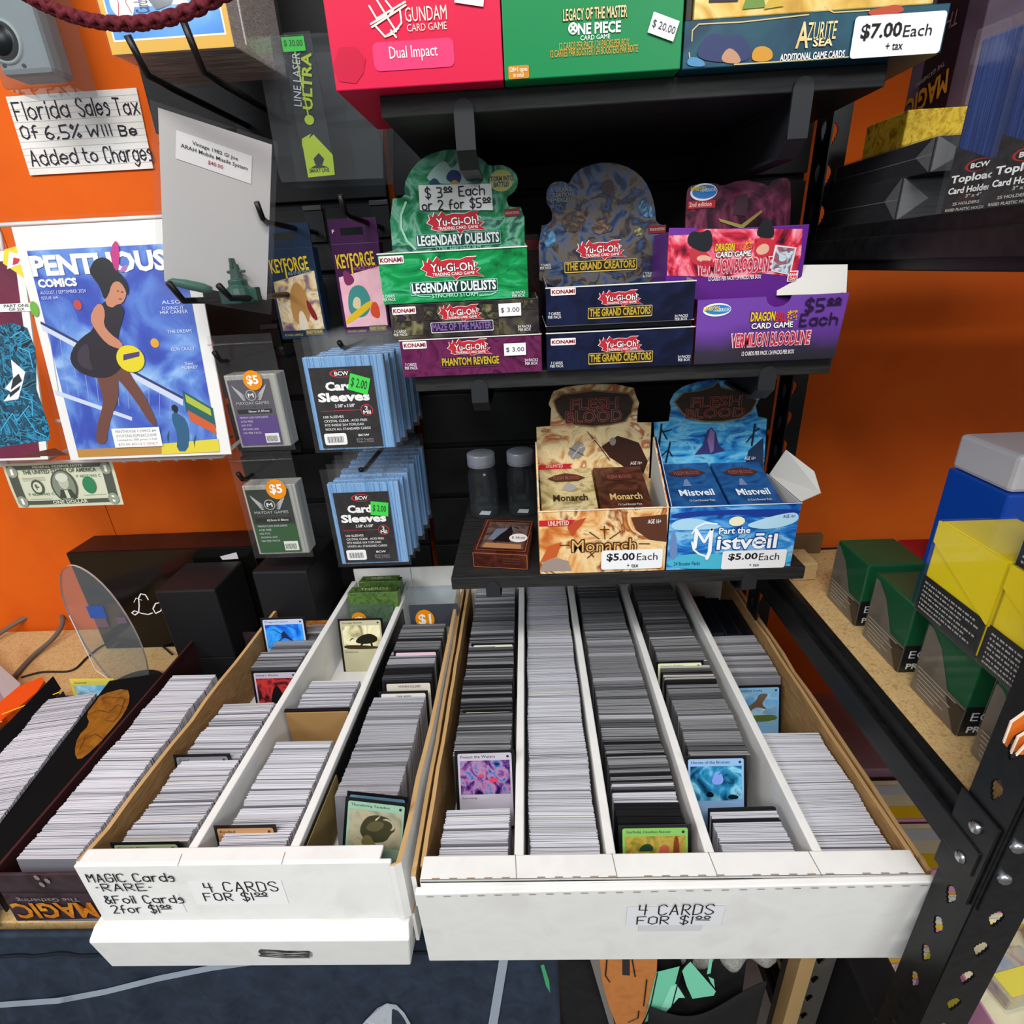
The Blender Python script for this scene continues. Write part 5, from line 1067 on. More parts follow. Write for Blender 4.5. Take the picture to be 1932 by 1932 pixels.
def small_pack(tl, tr, br, y, lab, c1, c2, size, stick, cnt, hz):
    F0 = FY(y); a, b, c = F0.uv(*tl), F0.uv(*tr), F0.uv(*br); x0, x1, zt, zb = a[0], b[0], a[1], c[1]; wd, ht = x1-x0, zt-zb
    r = thing('sleeve_pack', lab, 'card sleeves', (x0+wd/2, y, zb), 'small sleeve packs with orange price stickers'); F = F0; Q = lambda p, q, s, t: (x0+wd*p, zb+ht*q, x0+wd*s, zb+ht*t)
    g = G(); g.box(x0-.004, x1+.010, y+.001, y+.028, zb-.004, zt+.006, art(['#8a8a86', '#a9a9a4', '#bcbcb6'], 14, .4, .3, stretch=(40, 40, .3))); g.build('sleeve_stack', r, bevel=.0015)
    g = G(); g.slab(F, x0, zb, x1, zt, 0, .0006, m(c1, .4)); g.rr(*Q(0, 0, 1, .46), F, m(c2, .4), .0009); T = lambda t, q, mt, bd=.01: g.T(t, Q(*q), F, mt, .0014, bd, px=False); GY = m('#b8b8bc', .5)
    for s in (-1, 1):
        for k in range(4): g.poly([(x0+wd*(.5+s*.14), zb+ht*(.76-k*.02)), (x0+wd*(.5+s*(.42-k*.05)), zb+ht*(.93-k*.06)), (x0+wd*(.5+s*(.36-k*.05)), zb+ht*(.84-k*.05))], F, GY, .0012)
    g.disc(x0+wd*.5, zb+ht*.77, wd*.13, wd*.13, F, GY, .0013); g.disc(x0+wd*.5, zb+ht*.77, wd*.11, wd*.11, F, m(c1, .4), .0014); g.T('M', Q(.43, .74, .57, .80), F, WHITE, .0016, .03, px=False)
    T('MAYDAY GAMES', (.1, .63, .9, .675), GY); T('CARD GAME SLEEVES', (.14, .585, .86, .615), m('#55555a', .5)); g.rr(*Q(.08, .495, .92, .56), F, INK, .0012); T(size, (.35, .51, .86, .545), WHITE)
    for i in range(5): T(('PREMIUM CARD GAME SLEEVES', 'ACID FREE', 'NO PVC', 'ARCHIVAL SAFE', '100 PER PACK')[i], (.1, .42-i*.06, .1+(.7, .3, .25, .4, .45)[i], .45-i*.06), m('#d8d4e0', .5), 0)
    g.rr(*Q(.62, .03, .96, .18), F, WHITE, .0012)
    for i in range(9): g.rr(*Q(.65+i*.03, .05, .65+i*.03+.012, .14), F, INK, .0015)
    g.build('printed_label', r)
    g = G(); g.pdisc(stick, F, ST, .0022); g.T('$5', (stick[0]+7, stick[1]+9, stick[2]-7, stick[3]-9), F, WHITE, .0026, .03); g.build('price_sticker', r)
    Fb = Fr((x0-.010, y-.001, zb-.008), (wd+.026, 0, 0), (0, 0, ht+.062)); g = G(); g.grid(film(Fb, 0, 0, 1, 1, .001, .001, seed=cnt), 8, 14, clear('zip_bag', '#f4f4f2', .1, .07)); g.tube([Fb.p(0, .93, .003), Fb.p(1, .93, .003)], .0012, clear('zip_bag', '#f4f4f2', .1, .07), 6); g.build('polybag', r, smooth=True)
small_pack((428, 718), (505, 708), (512, 838), .69, 'small sleeve pack with purple label under the round orange sticker', '#5a5560', '#5b3f86', '56mm X 87mm', (460, 698, 496, 736), 41, 0)
small_pack((462, 925), (543, 922), (566, 1040), .69, 'small sleeve pack with green label and orange sticker behind the matte black box', '#2c352c', '#2e5a30', '63.5mm X 88mm', (503, 903, 541, 941), 42, 0)

# ---------------------------------------------------------------- boxes on the wall shelves
GREYIN = m('#bdbab4', .7)
def tray(r, x0, x1, y0, y1, z0, z1, outer, side=None, back=True, t=.0011, zs=None):
    side = side or outer; zs = zs or z1
    g = G(); g.box(x0, x1, y0, y0+t, z0, z1, outer); g.build('front_panel', r, bevel=.0004)
    for a, b in ((x0, x0+t), (x1-t, x1)):
        g = G(); g.hexa([V((a, y0+t, z0)), V((b, y0+t, z0)), V((b, y1, z0)), V((a, y1, z0)), V((a, y0+t, z1)), V((b, y0+t, z1)), V((b, y1, zs)), V((a, y1, zs))], side)
        e = t*.3; i0, i1 = (b, b+e) if a == x0 else (a-e, a)
        g.hexa([V((i0, y0+t, z0)), V((i1, y0+t, z0)), V((i1, y1, z0)), V((i0, y1, z0)), V((i0, y0+t, z1)), V((i1, y0+t, z1)), V((i1, y1, zs)), V((i0, y1, zs))], GREYIN); g.build('side_panel', r)
    g = G(); g.box(x0+t, x1-t, y0+t, y1, z0, z0+t, GREYIN)
    if back: g.box(x0+t, x1-t, y1-t, y1, z0, z1, side)
    g.build('inner_tray', r)
def edge(g, x0, x1, z, F, mat=None): g.line([(x0, z), (x1, z)], F, .0010, mat or m('#d8d6d0', .6), .0009)
def ygo(g, r4, F, sc_=1):
    x0, y0, x1, y1 = r4; w_, h_ = x1-x0, y1-y0; P = lambda *q: [(x0+w_*a, y0+h_*b) for a, b in q]
    sp = P((.0, .55), (.05, .4), (.03, .2), (.1, .28), (.12, .08), (.19, .25), (.25, .02), (.32, .2), (.45, .12), (.62, .14), (.72, .02), (.88, .0), (.82, .18), (.9, .3), (.86, .45), (.95, .5), (.88, .66), (1, .85), (.8, .82), (.62, .86), (.56, 1), (.5, .84), (.3, .86), (.2, .9), (.08, .82), (.1, .68))
    c = (x0+w_*.5, y0+h_*.5); big = [(c[0]+(x-c[0])*1.035, c[1]+(y-c[1])*1.07) for x, y in sp]
    g.pp(big, F, m('#e3dcd8', .4), .0008); g.pp(sp, F, m('#b5222e', .4), .0010)
    g.T('Yu-Gi-Oh!', (x0+w_*.14, y0+h_*.26, x1-w_*.12, y0+h_*.66), F, m('#2a1418', .5), .0012, .055); g.T('Yu-Gi-Oh!', (x0+w_*.15, y0+h_*.28, x1-w_*.13, y0+h_*.64), F, WHITE, .0014, .01)
    g.T('TRADING CARD GAME', (x0+w_*.18, y0+h_*.68, x1-w_*.14, y0+h_*.82), F, WHITE, .0014, .01)
def cap(g, t, r4, F, fill, dark='#1c1a20', rim='#d8d4c8', plate=True, bold=.03):
    x0, y0, x1, y1 = r4
    if plate: g.pr((x0-3, y0-2, x1+3, y1+4), F, m(rim, .4), .0008, .001); g.pr((x0-2, y0-1, x1+2, y1+2), F, m(dark, .4), .0010, .001)
    g.T(t, r4, F, m(fill, .35), .0014, bold)
def pcs(g, t1, r1, t2, r2, F):
    g.T(t1, r1, F, m('#d8d8d8', .5), .0010, .01); g.T(t2, r2, F, m('#d8d8d8', .5), .0010, .01)
def konami(g, r4, F): g.pr((r4[0]-1, r4[1]-1, r4[2]+1, r4[3]+1), F, m('#e6e2de', .5), .0007, .0008); g.T('KONAMI', (r4[0]+1, r4[1]+2, r4[2]-1, r4[3]-2), F, m('#8a1a2a', .5), .0010, .03)
def sticker(g, r4, F, t, rot=0, c=.0016, col='#ebeae8'):
    x0, y0, x1, y1 = r4; g.rr(*F.rect(r4), F, m(col, .6), c, 0, rot)
    g.T(t, (x0+4, y0+(y1-y0)*.32, x1-3, y1-(y1-y0)*.26), F, m('#3a3a40', .6), c+.0004, .0, rot=rot)
def price(g, r4, F, t1, q1, q2, q3, c=.0016):
    g.pr(r4, F, m('#ededee', .45), c, .0025); g.T(t1, q1, F, INK, c+.0004, .025); g.T('Each', q2, F, INK, c+.0004, .0); g.T('+ tax', q3, F, INK, c+.0004, .01)
SH = 'booster boxes on the wall shelves'
# --- top shelf
Y1 = .527; F = FY(Y1); ZT = .1327
x0, x1 = aty(631, 150, Y1).x, aty(947, 80, Y1).x
r = thing('booster_box', 'bright red booster box at the left end of the topmost shelf', 'box', ((x0+x1)/2, .6, ZT), SH)
g = G(); g.box(x0, x1, Y1, .66, ZT, .245, m('#cf1440', .35)); g.build('carton', r, bevel=.0008)
g = G(); PK = m('#e4386c', .35); CR = m('#f0d8cc', .4)
g.pr((704, 76, 857, 131), F, PK, .0005, .004); g.T('Dual Impact', (735, 86, 826, 116), F, WHITE, .0009, .0)
g.pp([(640, 90), (672, 88), (690, 112), (686, 138), (672, 158), (640, 154), (628, 126)], F, m('#bd0f38', .35), .0004)
g.T('GUNDAM', (764, 12, 843, 40), F, CR, .0008, .0); g.T('CARD GAME', (768, 44, 843, 58), F, CR, .0008, -.005)
for ln in ([(697, 12), (711, 36), (765, 4)], [(702, 52), (766, 10)], [(711, 0), (735, 40), (748, 60)], [(700, 46), (728, 30)], [(709, 50), (727, 70), (752, 54)], [(727, 70), (742, 64), (758, 44), (755, 20)], [(738, 58), (748, 71)], [(728, 2), (742, 20), (732, 34), (716, 8)]): g.pl(ln, F, .0013, CR, .0008)
g.pp([(857, -6), (914, -8), (912, 14), (858, 6)], F, m('#ebeae8', .6), .0012); g.build('printed_front', r)
x2 = aty(1287, 100, Y1).x
r = thing('booster_box', 'green booster box in the middle of the topmost shelf', 'box', ((x1+x2)/2, .6, ZT), SH)
g = G(); g.box(x1+.0008, x2-.0004, Y1+.001, .66, ZT, .245, m('#067f45', .35)); g.build('carton', r, bevel=.0008)
F = FY(Y1+.001); g = G(); GO = art(['#e8c880', '#f0d8a0', '#c89a48'], 60, .3, .35)
g.T('LEGACY OF THE MASTER', (1061, 13, 1184, 38), F, m('#123c22', .4), .0006, .06); g.T('LEGACY OF THE MASTER', (1062, 14, 1183, 37), F, GO, .0009, .01)
g.T('NE PIECE', (1090, 42, 1171, 64), F, WHITE, .0008, .03); g.pdisc((1072, 43, 1090, 66), F, WHITE, .0008); g.pdisc((1075, 47, 1087, 62), F, m('#067f45', .35), .0010)
g.pl([(1076, 48), (1086, 61)], F, .0012, WHITE, .0012); g.pl([(1086, 48), (1076, 61)], F, .0012, WHITE, .0012); g.T('CARD GAME', (1095, 66, 1151, 75), F, WHITE, .0008, .0)
g.T('12 CARDS PER PACK / 24 PACKS PER BOX', (1055, 77, 1187, 91), F, m('#c99530', .4), .0008, .005, rot=0); g.T('12 CARTES PAR BOOSTER / 24 BOOSTERS PAR BOITE', (1038, 90, 1203, 104), F, m('#c99530', .4), .0008, .005)
g.pr((959, 124, 998, 149), F, m('#c07e1e', .4), .0006, .001); g.T('128+1 types\nin total', (962, 127, 995, 146), F, m('#f0e6d0', .4), .0009, .01); sticker(g, (1225, 32, 1277, 72), F, '$ 20.00', -19); g.build('printed_front', r)
Y2 = .530; F = FY(Y2); xa, xb = aty(1290, 80, Y2).x, aty(1776, 95, Y2).x; zt = aty(1540, 22, Y2).z
r = thing('booster_box', 'teal booster box with white seven dollar label at the right end of the topmost shelf', 'box', ((xa+xb)/2, .6, ZT), SH)
g = G(); g.box(xa, xb, Y2, .63, ZT, zt, art(['#082c42', '#0c3e52', '#124c5c', '#0a3048'], 20, 1, .35)); g.build('carton', r, bevel=.0008)
g = G(); LN = m('#c9b880', .4)
g.pl([(1305, 78), (1306, 58), (1318, 46), (1400, 42), (1525, 28)], F, .0008, LN, .0005); g.pl([(1300, 100), (1302, 120)], F, .0008, LN, .0005); g.pl([(1555, 14), (1572, 24), (1640, 20)], F, .0008, LN, .0005); g.pl([(1385, 122), (1500, 115), (1600, 108)], F, .0008, LN, .0005)
# generic painted swirls stand in for the picture
for pts, cl in (([(1310, 115), (1322, 78), (1345, 60), (1372, 74), (1396, 62), (1418, 92), (1412, 120)], '#2a3560'), ([(1355, 118), (1372, 88), (1392, 100), (1400, 122)], '#b88a6a'), ([(1416, 118), (1420, 92), (1440, 86), (1458, 96), (1456, 116)], '#c98f2a'), ([(1293, 125), (1300, 106), (1325, 112), (1333, 127)], '#4a86b0'), ([(1636, 20), (1668, 14), (1690, 8), (1706, 16), (1700, 26), (1640, 32)], '#b8482a')): g.blob(pts, F, m(cl, .4), .0007)
g.T('ZURITE', (1523, 42, 1577, 76), F, GO, .0010, .0); g.T('A', (1502, 42, 1526, 92), F, GO, .0010, .02); g.T('SEA', (1533, 72, 1570, 88), F, GO, .0010, .03); g.T('ADDITIONAL GAME CARDS', (1471, 99, 1592, 113), F, WHITE, .0010, .02)
price(g, (1607, 28, 1776, 107), F, '$7.00', (1622, 45, 1698, 77), (1702, 48, 1755, 70), (1668, 82, 1700, 96)); g.build('printed_front', r)
r = thing('booster_box', 'golden yellow booster box lying on top of the teal box, cut by the frame', 'box', ((xa+xb)/2, .6, zt), SH)
g = G(); xc2 = aty(1312, 10, Y2).x; g.box(xc2, xb-.012, Y2+.002, .62, zt+.0005, .245, art(['#b8862a', '#d8b050', '#e8cc80', '#c89a3a'], 30, 1, .4)); g.build('carton', r, bevel=.0008)
g = G(); F = FY(Y2+.002); g.pp([(1337, 0), (1392, -4), (1392, 3), (1337, 5)], F, m('#2a1f38', .4), .0006); g.pp([(1400, 18), (1406, 0), (1440, -5), (1444, 14)], F, m('#6a8a3a', .4), .0006); g.pp([(1440, 18), (1450, 0), (1470, -4), (1478, 12)], F, m('#c8a83a', .4), .0008); g.build('printed_front', r)
g = G(); g.box(xa+.001, xc2-.001, Y2+.004, .6, zt+.0005, .24, m('#2b2620', .4)); tag(g.build('card_box', bevel=.0008), 'narrow dark box between the green box and the golden yellow box', 'box')

# --- middle shelf
Y = .537; F = FY(Y); ZM = -.0922
def frect(tl, br): a = aty(*tl, Y); b = aty(*br, Y); return a.x, b.x, b.z, a.z
PU = art(['#3a0e2c', '#56163f', '#66224e', '#320a26'], 35, 2.5, .3, 41); MZ = art(['#141012', '#1e181c', '#3a3230', '#57503a', '#161214'], 45, .6, .35, 42); 
GR = art(['#04401e', '#067038', '#0c8a46', '#3aa870', '#065c2e'], 22, 1.8, .25, 43, stretch=(1, 1, 2.4), rot=.7); NV = art(['#06081a', '#0a0f28', '#121a3c', '#080b1e'], 30, 1, .28, 44)
b1 = (-.119, .0142, ZM, -.0575)
r = thing('booster_box', 'plum purple booster box at the bottom of the left stack on the middle shelf', 'box', (-.05, .6, ZM), SH); tray(r, *b1[:2], Y, .66, ZM, -.0575, PU)
g = G(); konami(g, (761, 645, 804, 657), F); ygo(g, (845, 639, 928, 672), F); cap(g, 'PHANTOM REVENGE', (834, 673, 942, 688), F, '#b9a52a', '#3a1030', '#6a2a50'); pcs(g, '7 CARDS\nPER PACK', (764, 685, 788, 697), '24 PACKS\nPER BOX', (990, 676, 1015, 688), F)
sticker(g, (951, 647, 992, 670), F, '$ 3.00', 0); edge(g, b1[0], b1[1], -.0578, F); g.build('printed_front', r)
b2 = (-.1245, .0125, -.0568, -.0262)
r = thing('booster_box', 'black booster box with small monster pictures, second from the top of the left stack', 'box', (-.05, .6, -.0568), SH); tray(r, *b2[:2], Y-.001, .655, -.0568, -.0262, MZ)
F = FY(Y-.001); g = G()
for q, c1 in (((800, 578, 838, 604), '#4a4038'), ((756, 606, 800, 632), '#4c4630'), ((905, 574, 940, 618), '#5a5438'), ((985, 566, 1010, 584), '#4a3c3c'), ((742, 594, 776, 606), '#3d2f4c')): g.pr(q, F, art([c1, '#1c1816', '#7a7450'], 90, 1.5, .35, int(q[0])), .0004)
konami(g, (741, 580, 784, 592), F); ygo(g, (828, 574, 912, 606), F); cap(g, 'MAZE OF THE MASTER', (816, 608, 928, 622), F, '#7a5a9a', '#241a30', '#d8d4d8'); pcs(g, '7 CARDS\nPER PACK', (743, 623, 769, 634), '24 PACKS\nPER BOX', (977, 613, 1002, 624), F); sticker(g, (941, 572, 983, 596), F, '$ 3.00', 0); g.build('printed_front', r)
b3 = (-.1285, .0035, -.0256, .0165)
r = thing('booster_box', 'green booster box with rounded header at the top of the left stack, middle shelf', 'box', (-.06, .6, -.0256), SH); tray(r, b3[0], b3[1], Y-.002, .625, -.0256, .0165, GR, zs=.022)
F = FY(Y-.002); g = G(); konami(g, (716, 484, 761, 497), F); ygo(g, (795, 484, 912, 527), F); cap(g, 'LEGENDARY DUELISTS', (777, 531, 936, 550), F, '#dfe8e4', '#12332c', '#8fd0b4'); g.T('SYNCHRO STORM', (815, 552, 902, 560), F, m('#9adcc0', .4), .0012, .02); pcs(g, '5 CARDS\nPER PACK', (722, 556, 747, 568), '16 PACKS\nPER BOX', (966, 549, 991, 560), F)
for ln in ([(780, 553), (792, 559), (812, 559)], [(936, 551), (925, 556), (905, 557)]): g.pl(ln, F, .0007, m('#9adcc0', .4), .0011)
edge(g, b3[0], b3[1], .0162, F); g.build('printed_front', r)
yh = .622; F = FY(yh); hp = [(733, 376), (765, 372), (762, 350), (774, 322), (796, 298), (826, 285), (860, 281), (890, 288), (912, 302), (924, 314), (944, 310), (964, 317), (977, 333), (977, 350), (968, 364), (955, 372), (958, 385), (962, 391), (989, 390), (990, 470), (990, 520), (745, 530)]
g = G(); g.prism(cz([F.uv(*q) for q in hp], 1), F, art(['#064022', '#0a6436', '#2a7a54', '#6aa088', '#1c5244', '#085a30'], 26, 2.6, .3, 45), -.0012, 0, m('#d8d6cc', .6)); g.build('header_card', r)
g = G()
for pts, c1 in (([(800, 345), (815, 318), (840, 300), (852, 322), (868, 300), (880, 330), (905, 318), (900, 350)], '#9ab8b0'), ([(838, 340), (850, 318), (872, 325), (868, 350)], '#2a3468'), ([(805, 350), (820, 332), (835, 352)], '#23405a'), ([(880, 346), (893, 322), (912, 342)], '#59708a'), ([(845, 352), (858, 336), (872, 352)], '#b0963a')): g.blob(pts, F, m(c1, .35), .0005)
g.pl([(766, 382), (757, 405), (757, 430), (768, 455), (784, 470)], F, .0022, m('#8fc0a8', .4), .0006)
g.pdisc((923, 320, 968, 362), F, m('#a8a45a', .4), .0006); g.T('STORM INTO\nBATTLE!', (922, 332, 969, 353), F, m('#3a4656', .5), .001, .03); g.pr((952, 394, 981, 408), F, m('#7a1a20', .4), .0007); g.T('ENGLISH EDITION', (954, 399, 979, 404), F, m('#c8a8a0', .5), .001)
ygo(g, (806, 398, 918, 440), F); cap(g, 'LEGENDARY DUELISTS', (787, 441, 942, 461), F, '#cfd8d4', '#1a3a38', '#6fb098'); g.T('SYNCHRO STORM', (822, 462, 908, 474), F, m('#6fb098', .4), .0012, .02); g.build('printed_header', r)
g = G(); g.poly([F.uv(*q) for q in ((790, 350), (927, 347), (930, 397), (793, 397))], F, m('#cfcfcb', .6), .0022); g.hand('$ 3u Each', (803, 353, 914, 371), F, INK, .0011, .0026); g.hand('or 2 for $5u', (797, 377, 926, 394), F, INK, .0011, .0026); g.build('price_slip', r)
g = G(); g.box(-.10, .0185, .665, .70, ZM, .032, art(['#241014', '#3a181c', '#1a1012', '#4a2a28'], 50, 2, .35, 46)); g.rr(-.03, .016, .018, .026, FY(.6645), m('#7a1a20', .4), .0002); tag(g.build('booster_box', bevel=.0008), 'dark maroon box standing behind the left stack on the middle shelf', 'box', SH)
# grand blue stack
F = FY(Y)
b4 = (.0188, .1555, ZM, -.0575)
r = thing('booster_box', 'dark navy booster box at the bottom of the middle stack on the middle shelf', 'box', (.087, .6, ZM), SH); tray(r, .0188, .1555, Y, .665, ZM, -.0575, NV)
g = G(); konami(g, (1040, 639, 1085, 650), F); ygo(g, (1129, 634, 1214, 666), F); cap(g, 'THE GRAND CREATORS', (1113, 666, 1228, 681), F, '#b89a30', '#1c1810', '#d8b860'); pcs(g, '7 CARDS\nPER PACK', (1038, 682, 1063, 693), '24 PACKS\nPER BOX', (1278, 670, 1302, 681), F); edge(g, .0188, .1555, -.0578, F); g.build('printed_front', r)
g = G(); g.box(.0190, .1545, Y+.006, .66, -.0570, -.0525, m('#101322', .3)); g.box(.0185, .1558, Y+.004, .66, -.0525, -.0515, m('#d6d4cc', .5)); tag(g.build('box_lid', bevel=.0004), 'thin flattened dark lid between the two navy booster boxes', 'lid')
r = thing('booster_box', 'navy booster box with rounded header at the top of the middle stack', 'box', (.086, .6, -.0512), SH); tray(r, .0192, .1530, Y-.001, .632, -.0512, -.0182, NV, zs=-.010)
F = FY(Y-.001); g = G(); konami(g, (1040, 544, 1085, 556), F); ygo(g, (1129, 547, 1212, 578), F); cap(g, 'THE GRAND CREATORS', (1112, 580, 1227, 595), F, '#b89a30', '#1c1810', '#d8b860'); pcs(g, '7 CARDS\nPER PACK', (1034, 589, 1059, 601), '24 PACKS\nPER BOX', (1272, 593, 1297, 604), F); edge(g, .0192, .1530, -.0186, F); g.build('printed_front', r)
yh = .629; F = FY(yh); hp = [(1016, 428), (1041, 420), (1042, 396), (1031, 384), (1031, 360), (1040, 345), (1060, 341), (1074, 348), (1080, 332), (1098, 316), (1130, 307), (1160, 307), (1192, 318), (1217, 340), (1231, 370), (1237, 400), (1237, 420), (1258, 427), (1254, 545), (1018, 560)]
g = G(); g.prism(cz([F.uv(*q) for q in hp], 1), F, art(['#141a2c', '#22304e', '#46546e', '#5e5446', '#2a2634', '#344e74', '#1a161f'], 60, .7, .28, 47), -.0012, 0, m('#d8d6cc', .6)); g.build('header_card', r)
g = G()
for pts, c1 in (([(1130, 345), (1155, 335), (1160, 365), (1140, 372)], '#4a2428'), ([(1200, 400), (1215, 365), (1232, 395), (1230, 415)], '#6aa8d8'), ([(1055, 415), (1080, 395), (1108, 405), (1100, 435), (1068, 440)], '#8a6a48'), ([(1110, 430), (1140, 410), (1160, 432), (1130, 445)], '#9a7458'), ([(1195, 430), (1210, 428), (1212, 444), (1198, 446)], '#b8b060'), ([(1020, 440), (1045, 432), (1050, 460), (1030, 470)], '#5a9ac8')): g.blob(pts, F, art([c1, '#2a2a30', c1], 70, 2, .3, int(pts[0][0])), .0005)
g.T('A GRAND\nCREATION\nEMERGES!', (1036, 354, 1081, 382), F, m('#6a7078', .5), .0008, .02); g.pr((1223, 425, 1256, 440), F, m('#6a1a20', .4), .0007); g.T('ENGLISH EDITION', (1226, 430, 1253, 435), F, m('#c8a8a0', .5), .001)
ygo(g, (1088, 453, 1181, 490), F); cap(g, 'THE GRAND CREATORS', (1068, 493, 1198, 508), F, '#b89a30', '#1c1810', '#d8b860'); pcs(g, '7 CARDS\nPER PACK', (1019, 498, 1040, 508), '1 TOKEN CARD\nIN EVERY PACK', (1213, 513, 1245, 523), F); g.build('printed_header', r)
# purple dragon-red pair
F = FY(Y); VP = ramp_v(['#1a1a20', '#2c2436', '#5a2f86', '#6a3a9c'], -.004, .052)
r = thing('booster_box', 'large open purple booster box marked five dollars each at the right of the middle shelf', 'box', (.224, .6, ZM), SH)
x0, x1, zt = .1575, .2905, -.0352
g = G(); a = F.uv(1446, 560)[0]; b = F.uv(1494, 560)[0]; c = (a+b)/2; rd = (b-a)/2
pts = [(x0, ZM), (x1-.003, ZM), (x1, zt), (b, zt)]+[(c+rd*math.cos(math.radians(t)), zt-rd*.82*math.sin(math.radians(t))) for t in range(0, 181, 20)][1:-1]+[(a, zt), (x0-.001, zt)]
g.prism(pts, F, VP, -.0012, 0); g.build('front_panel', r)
tray_y1 = .665
for a, b in ((x0, x0+.0012), (x1-.004, x1-.0028)):
    g = G(); g.box(a, b, Y+.0012, tray_y1, ZM, zt, art(['#5a1420', '#8a1c28', '#3a1018'], 30, 2, .4) if a == x0 else m('#5a2f86', .4)); g.build('side_panel', r)
g = G(); g.box(x0+.0012, x1-.004, Y+.0012, tray_y1, ZM, ZM+.0012, GREYIN); g.box(x0, x1-.003, tray_y1, tray_y1+.001, ZM, zt, m('#5a2f86', .4)); g.build('inner_tray', r)
g = G(); q = [(.236, .560, zt-.001), (x1, .542, zt-.001), (x1+.004, .556, -.0125), (.24, .575, -.0105)]; g.add(q, [(0, 1, 2, 3)], m('#c9c7c0', .7)); g.build('raised_flap', r, solid=.001)
g = G()
def unison(q, F):
    g.pdisc(q, F, WHITE, .0006); g.pdisc((q[0]+4, q[1]+3, q[2]-1, q[3]-4), F, m('#2a7ac0', .4), .0008); g.T('UNISON', (q[0]+1, q[1]+6, (q[0]+q[2])/2+4, q[1]+14), F, m('#e0c81e', .4), .0012, .04); g.T('WARRIOR', ((q[0]+q[2])/2-8, q[1]+9, q[2]-3, q[1]+16), F, m('#c8e0f0', .4), .0012, .02)
def dbs(F, q1, q2, q3, q4):
    x0, y0, x1, y1 = q1; w_ = x1-x0
    g.T('DRAGON', (x0-1, y0-1, x0+w_*.53, y1+1), F, m('#3a1a10', .5), .0008, .06); g.T('DRAGON', (x0, y0, x0+w_*.52, y1), F, m('#e6c21e', .4), .0011, .03); g.T('BALL', (x0+w_*.53, y0+1, x0+w_*.76, y1), F, m('#c82a24', .4), .0011, .03); g.T('\u8d85', (x0+w_*.77, y0-3, x1, y1), F, m('#e0a01e', .4), .0011, .03)
    g.T('CARD GAME', (q2[0]-1, q2[1]-1, q2[2]+1, q2[3]+1), F, m('#1a1418', .5), .0008, .06, shear=.0); g.T('CARD GAME', q2, F, WHITE, .0011, .02)
    g.T('VERMILION BLOODLINE', (q3[0]-2, q3[1]-2, q3[2]+2, q3[3]+2), F, m('#e8c8d0', .4), .0008, .08); g.T('VERMILION BLOODLINE', q3, F, m('#b8203c', .4), .0012, .02)
    g.T('12 CARDS PER PACK / 24 PACKS PER BOX', q4, F, m('#e0dcd8', .5), .0010, .02)
unison((1326, 572, 1379, 597), F); dbs(F, (1416, 588, 1504, 606), (1417, 608, 1495, 619), (1380, 627, 1526, 652), (1399, 661, 1497, 669)); g.build('printed_front', r)
g = G(); HB = m('#241238', .5); g.hand('$5u', (1520, 564, 1584, 586), F, HB, .0016, .0012); g.hand('Each', (1509, 592, 1578, 613), F, HB, .0016, .0012); g.build('handwritten_price', r)
yb = .562; F = Fr((0, yb, 0), (1, 0, 0), (0, .0, 1)); RP = art(['#2a0f1c', '#7a1830', '#c8283c', '#e86a80', '#f0a8b0', '#4a1428'], 28, 2.6, .28, 48)
r = thing('booster_box', 'red and purple booster box with raised header standing in the open purple box', 'box', (.197, .6, -.045), SH)
tl, br = aty(1262, 430, yb), aty(1512, 530, yb)
g = G(); g.box(tl.x, br.x, yb, .625, -.052, .0225, m('#5a2080', .35)); g.build('carton', r, bevel=.0008)
g = G(); g.pp([(1262, 432), (1514, 432), (1511, 480), (1500, 522), (1440, 516), (1400, 524), (1258, 520)], F, RP, .0004)
g.pp([(1262, 430), (1314, 430), (1314, 442), (1262, 444)], F, m('#6a2a90', .4), .0006)
for pts, c1 in (([(1305, 500), (1298, 476), (1310, 466), (1330, 472), (1346, 492), (1345, 504)], '#b8323c'), ([(1420, 488), (1426, 452), (1442, 446), (1466, 456), (1458, 484)], '#c02a38'), ([(1292, 460), (1304, 434), (1322, 440), (1340, 430), (1346, 462), (1330, 480)], '#1a1c24'), ([(1424, 446), (1434, 420), (1452, 412), (1462, 436), (1456, 452)], '#16181e'), ([(1312, 486), (1326, 480), (1344, 486), (1338, 494), (1318, 494)], '#d8a890'), ([(1424, 470), (1440, 458), (1452, 464), (1448, 478), (1430, 482)], '#d8a890')): g.blob(pts, F, m(c1, .4), .0008)
g.pp([(1462, 462), (1502, 467), (1490, 519), (1451, 511)], F, m('#d8d8d8', .4), .001); g.pp([(1465, 465), (1499, 469), (1488, 516), (1454, 509)], F, art(['#7ab0c8', '#c8d8e0', '#7a4a5a', '#b86a6a'], 70, 2, .3, 49), .0012)
dbs(F, (1349, 459, 1419, 474), (1350, 474, 1416, 485), (1316, 488, 1455, 515), (1336, 520, 1435, 528)); g.pr((1485, 511, 1504, 531), F, m('#e8e0de', .4), .001); g.pr((1487, 513, 1502, 529), F, m('#c8202c', .4), .0013); g.T('BAN\nDAI', (1488, 515, 1501, 528), F, WHITE, .0016, .02)
g.build('printed_front', r)
yh = .62; F = FY(yh); hp = [(1292, 450), (1295, 365), (1300, 352), (1316, 347), (1352, 345), (1360, 352), (1400, 338), (1440, 346), (1450, 352), (1456, 340), (1485, 334), (1493, 345), (1490, 450)]
g = G(); g.prism(cz([F.uv(*q) for q in hp], 1), F, art(['#14090f', '#2c101e', '#5a2038', '#7a3a50', '#1c0c14'], 24, 2.4, .3, 50), -.0012, 0, m('#3a2030', .6)); g.build('header_card', r)
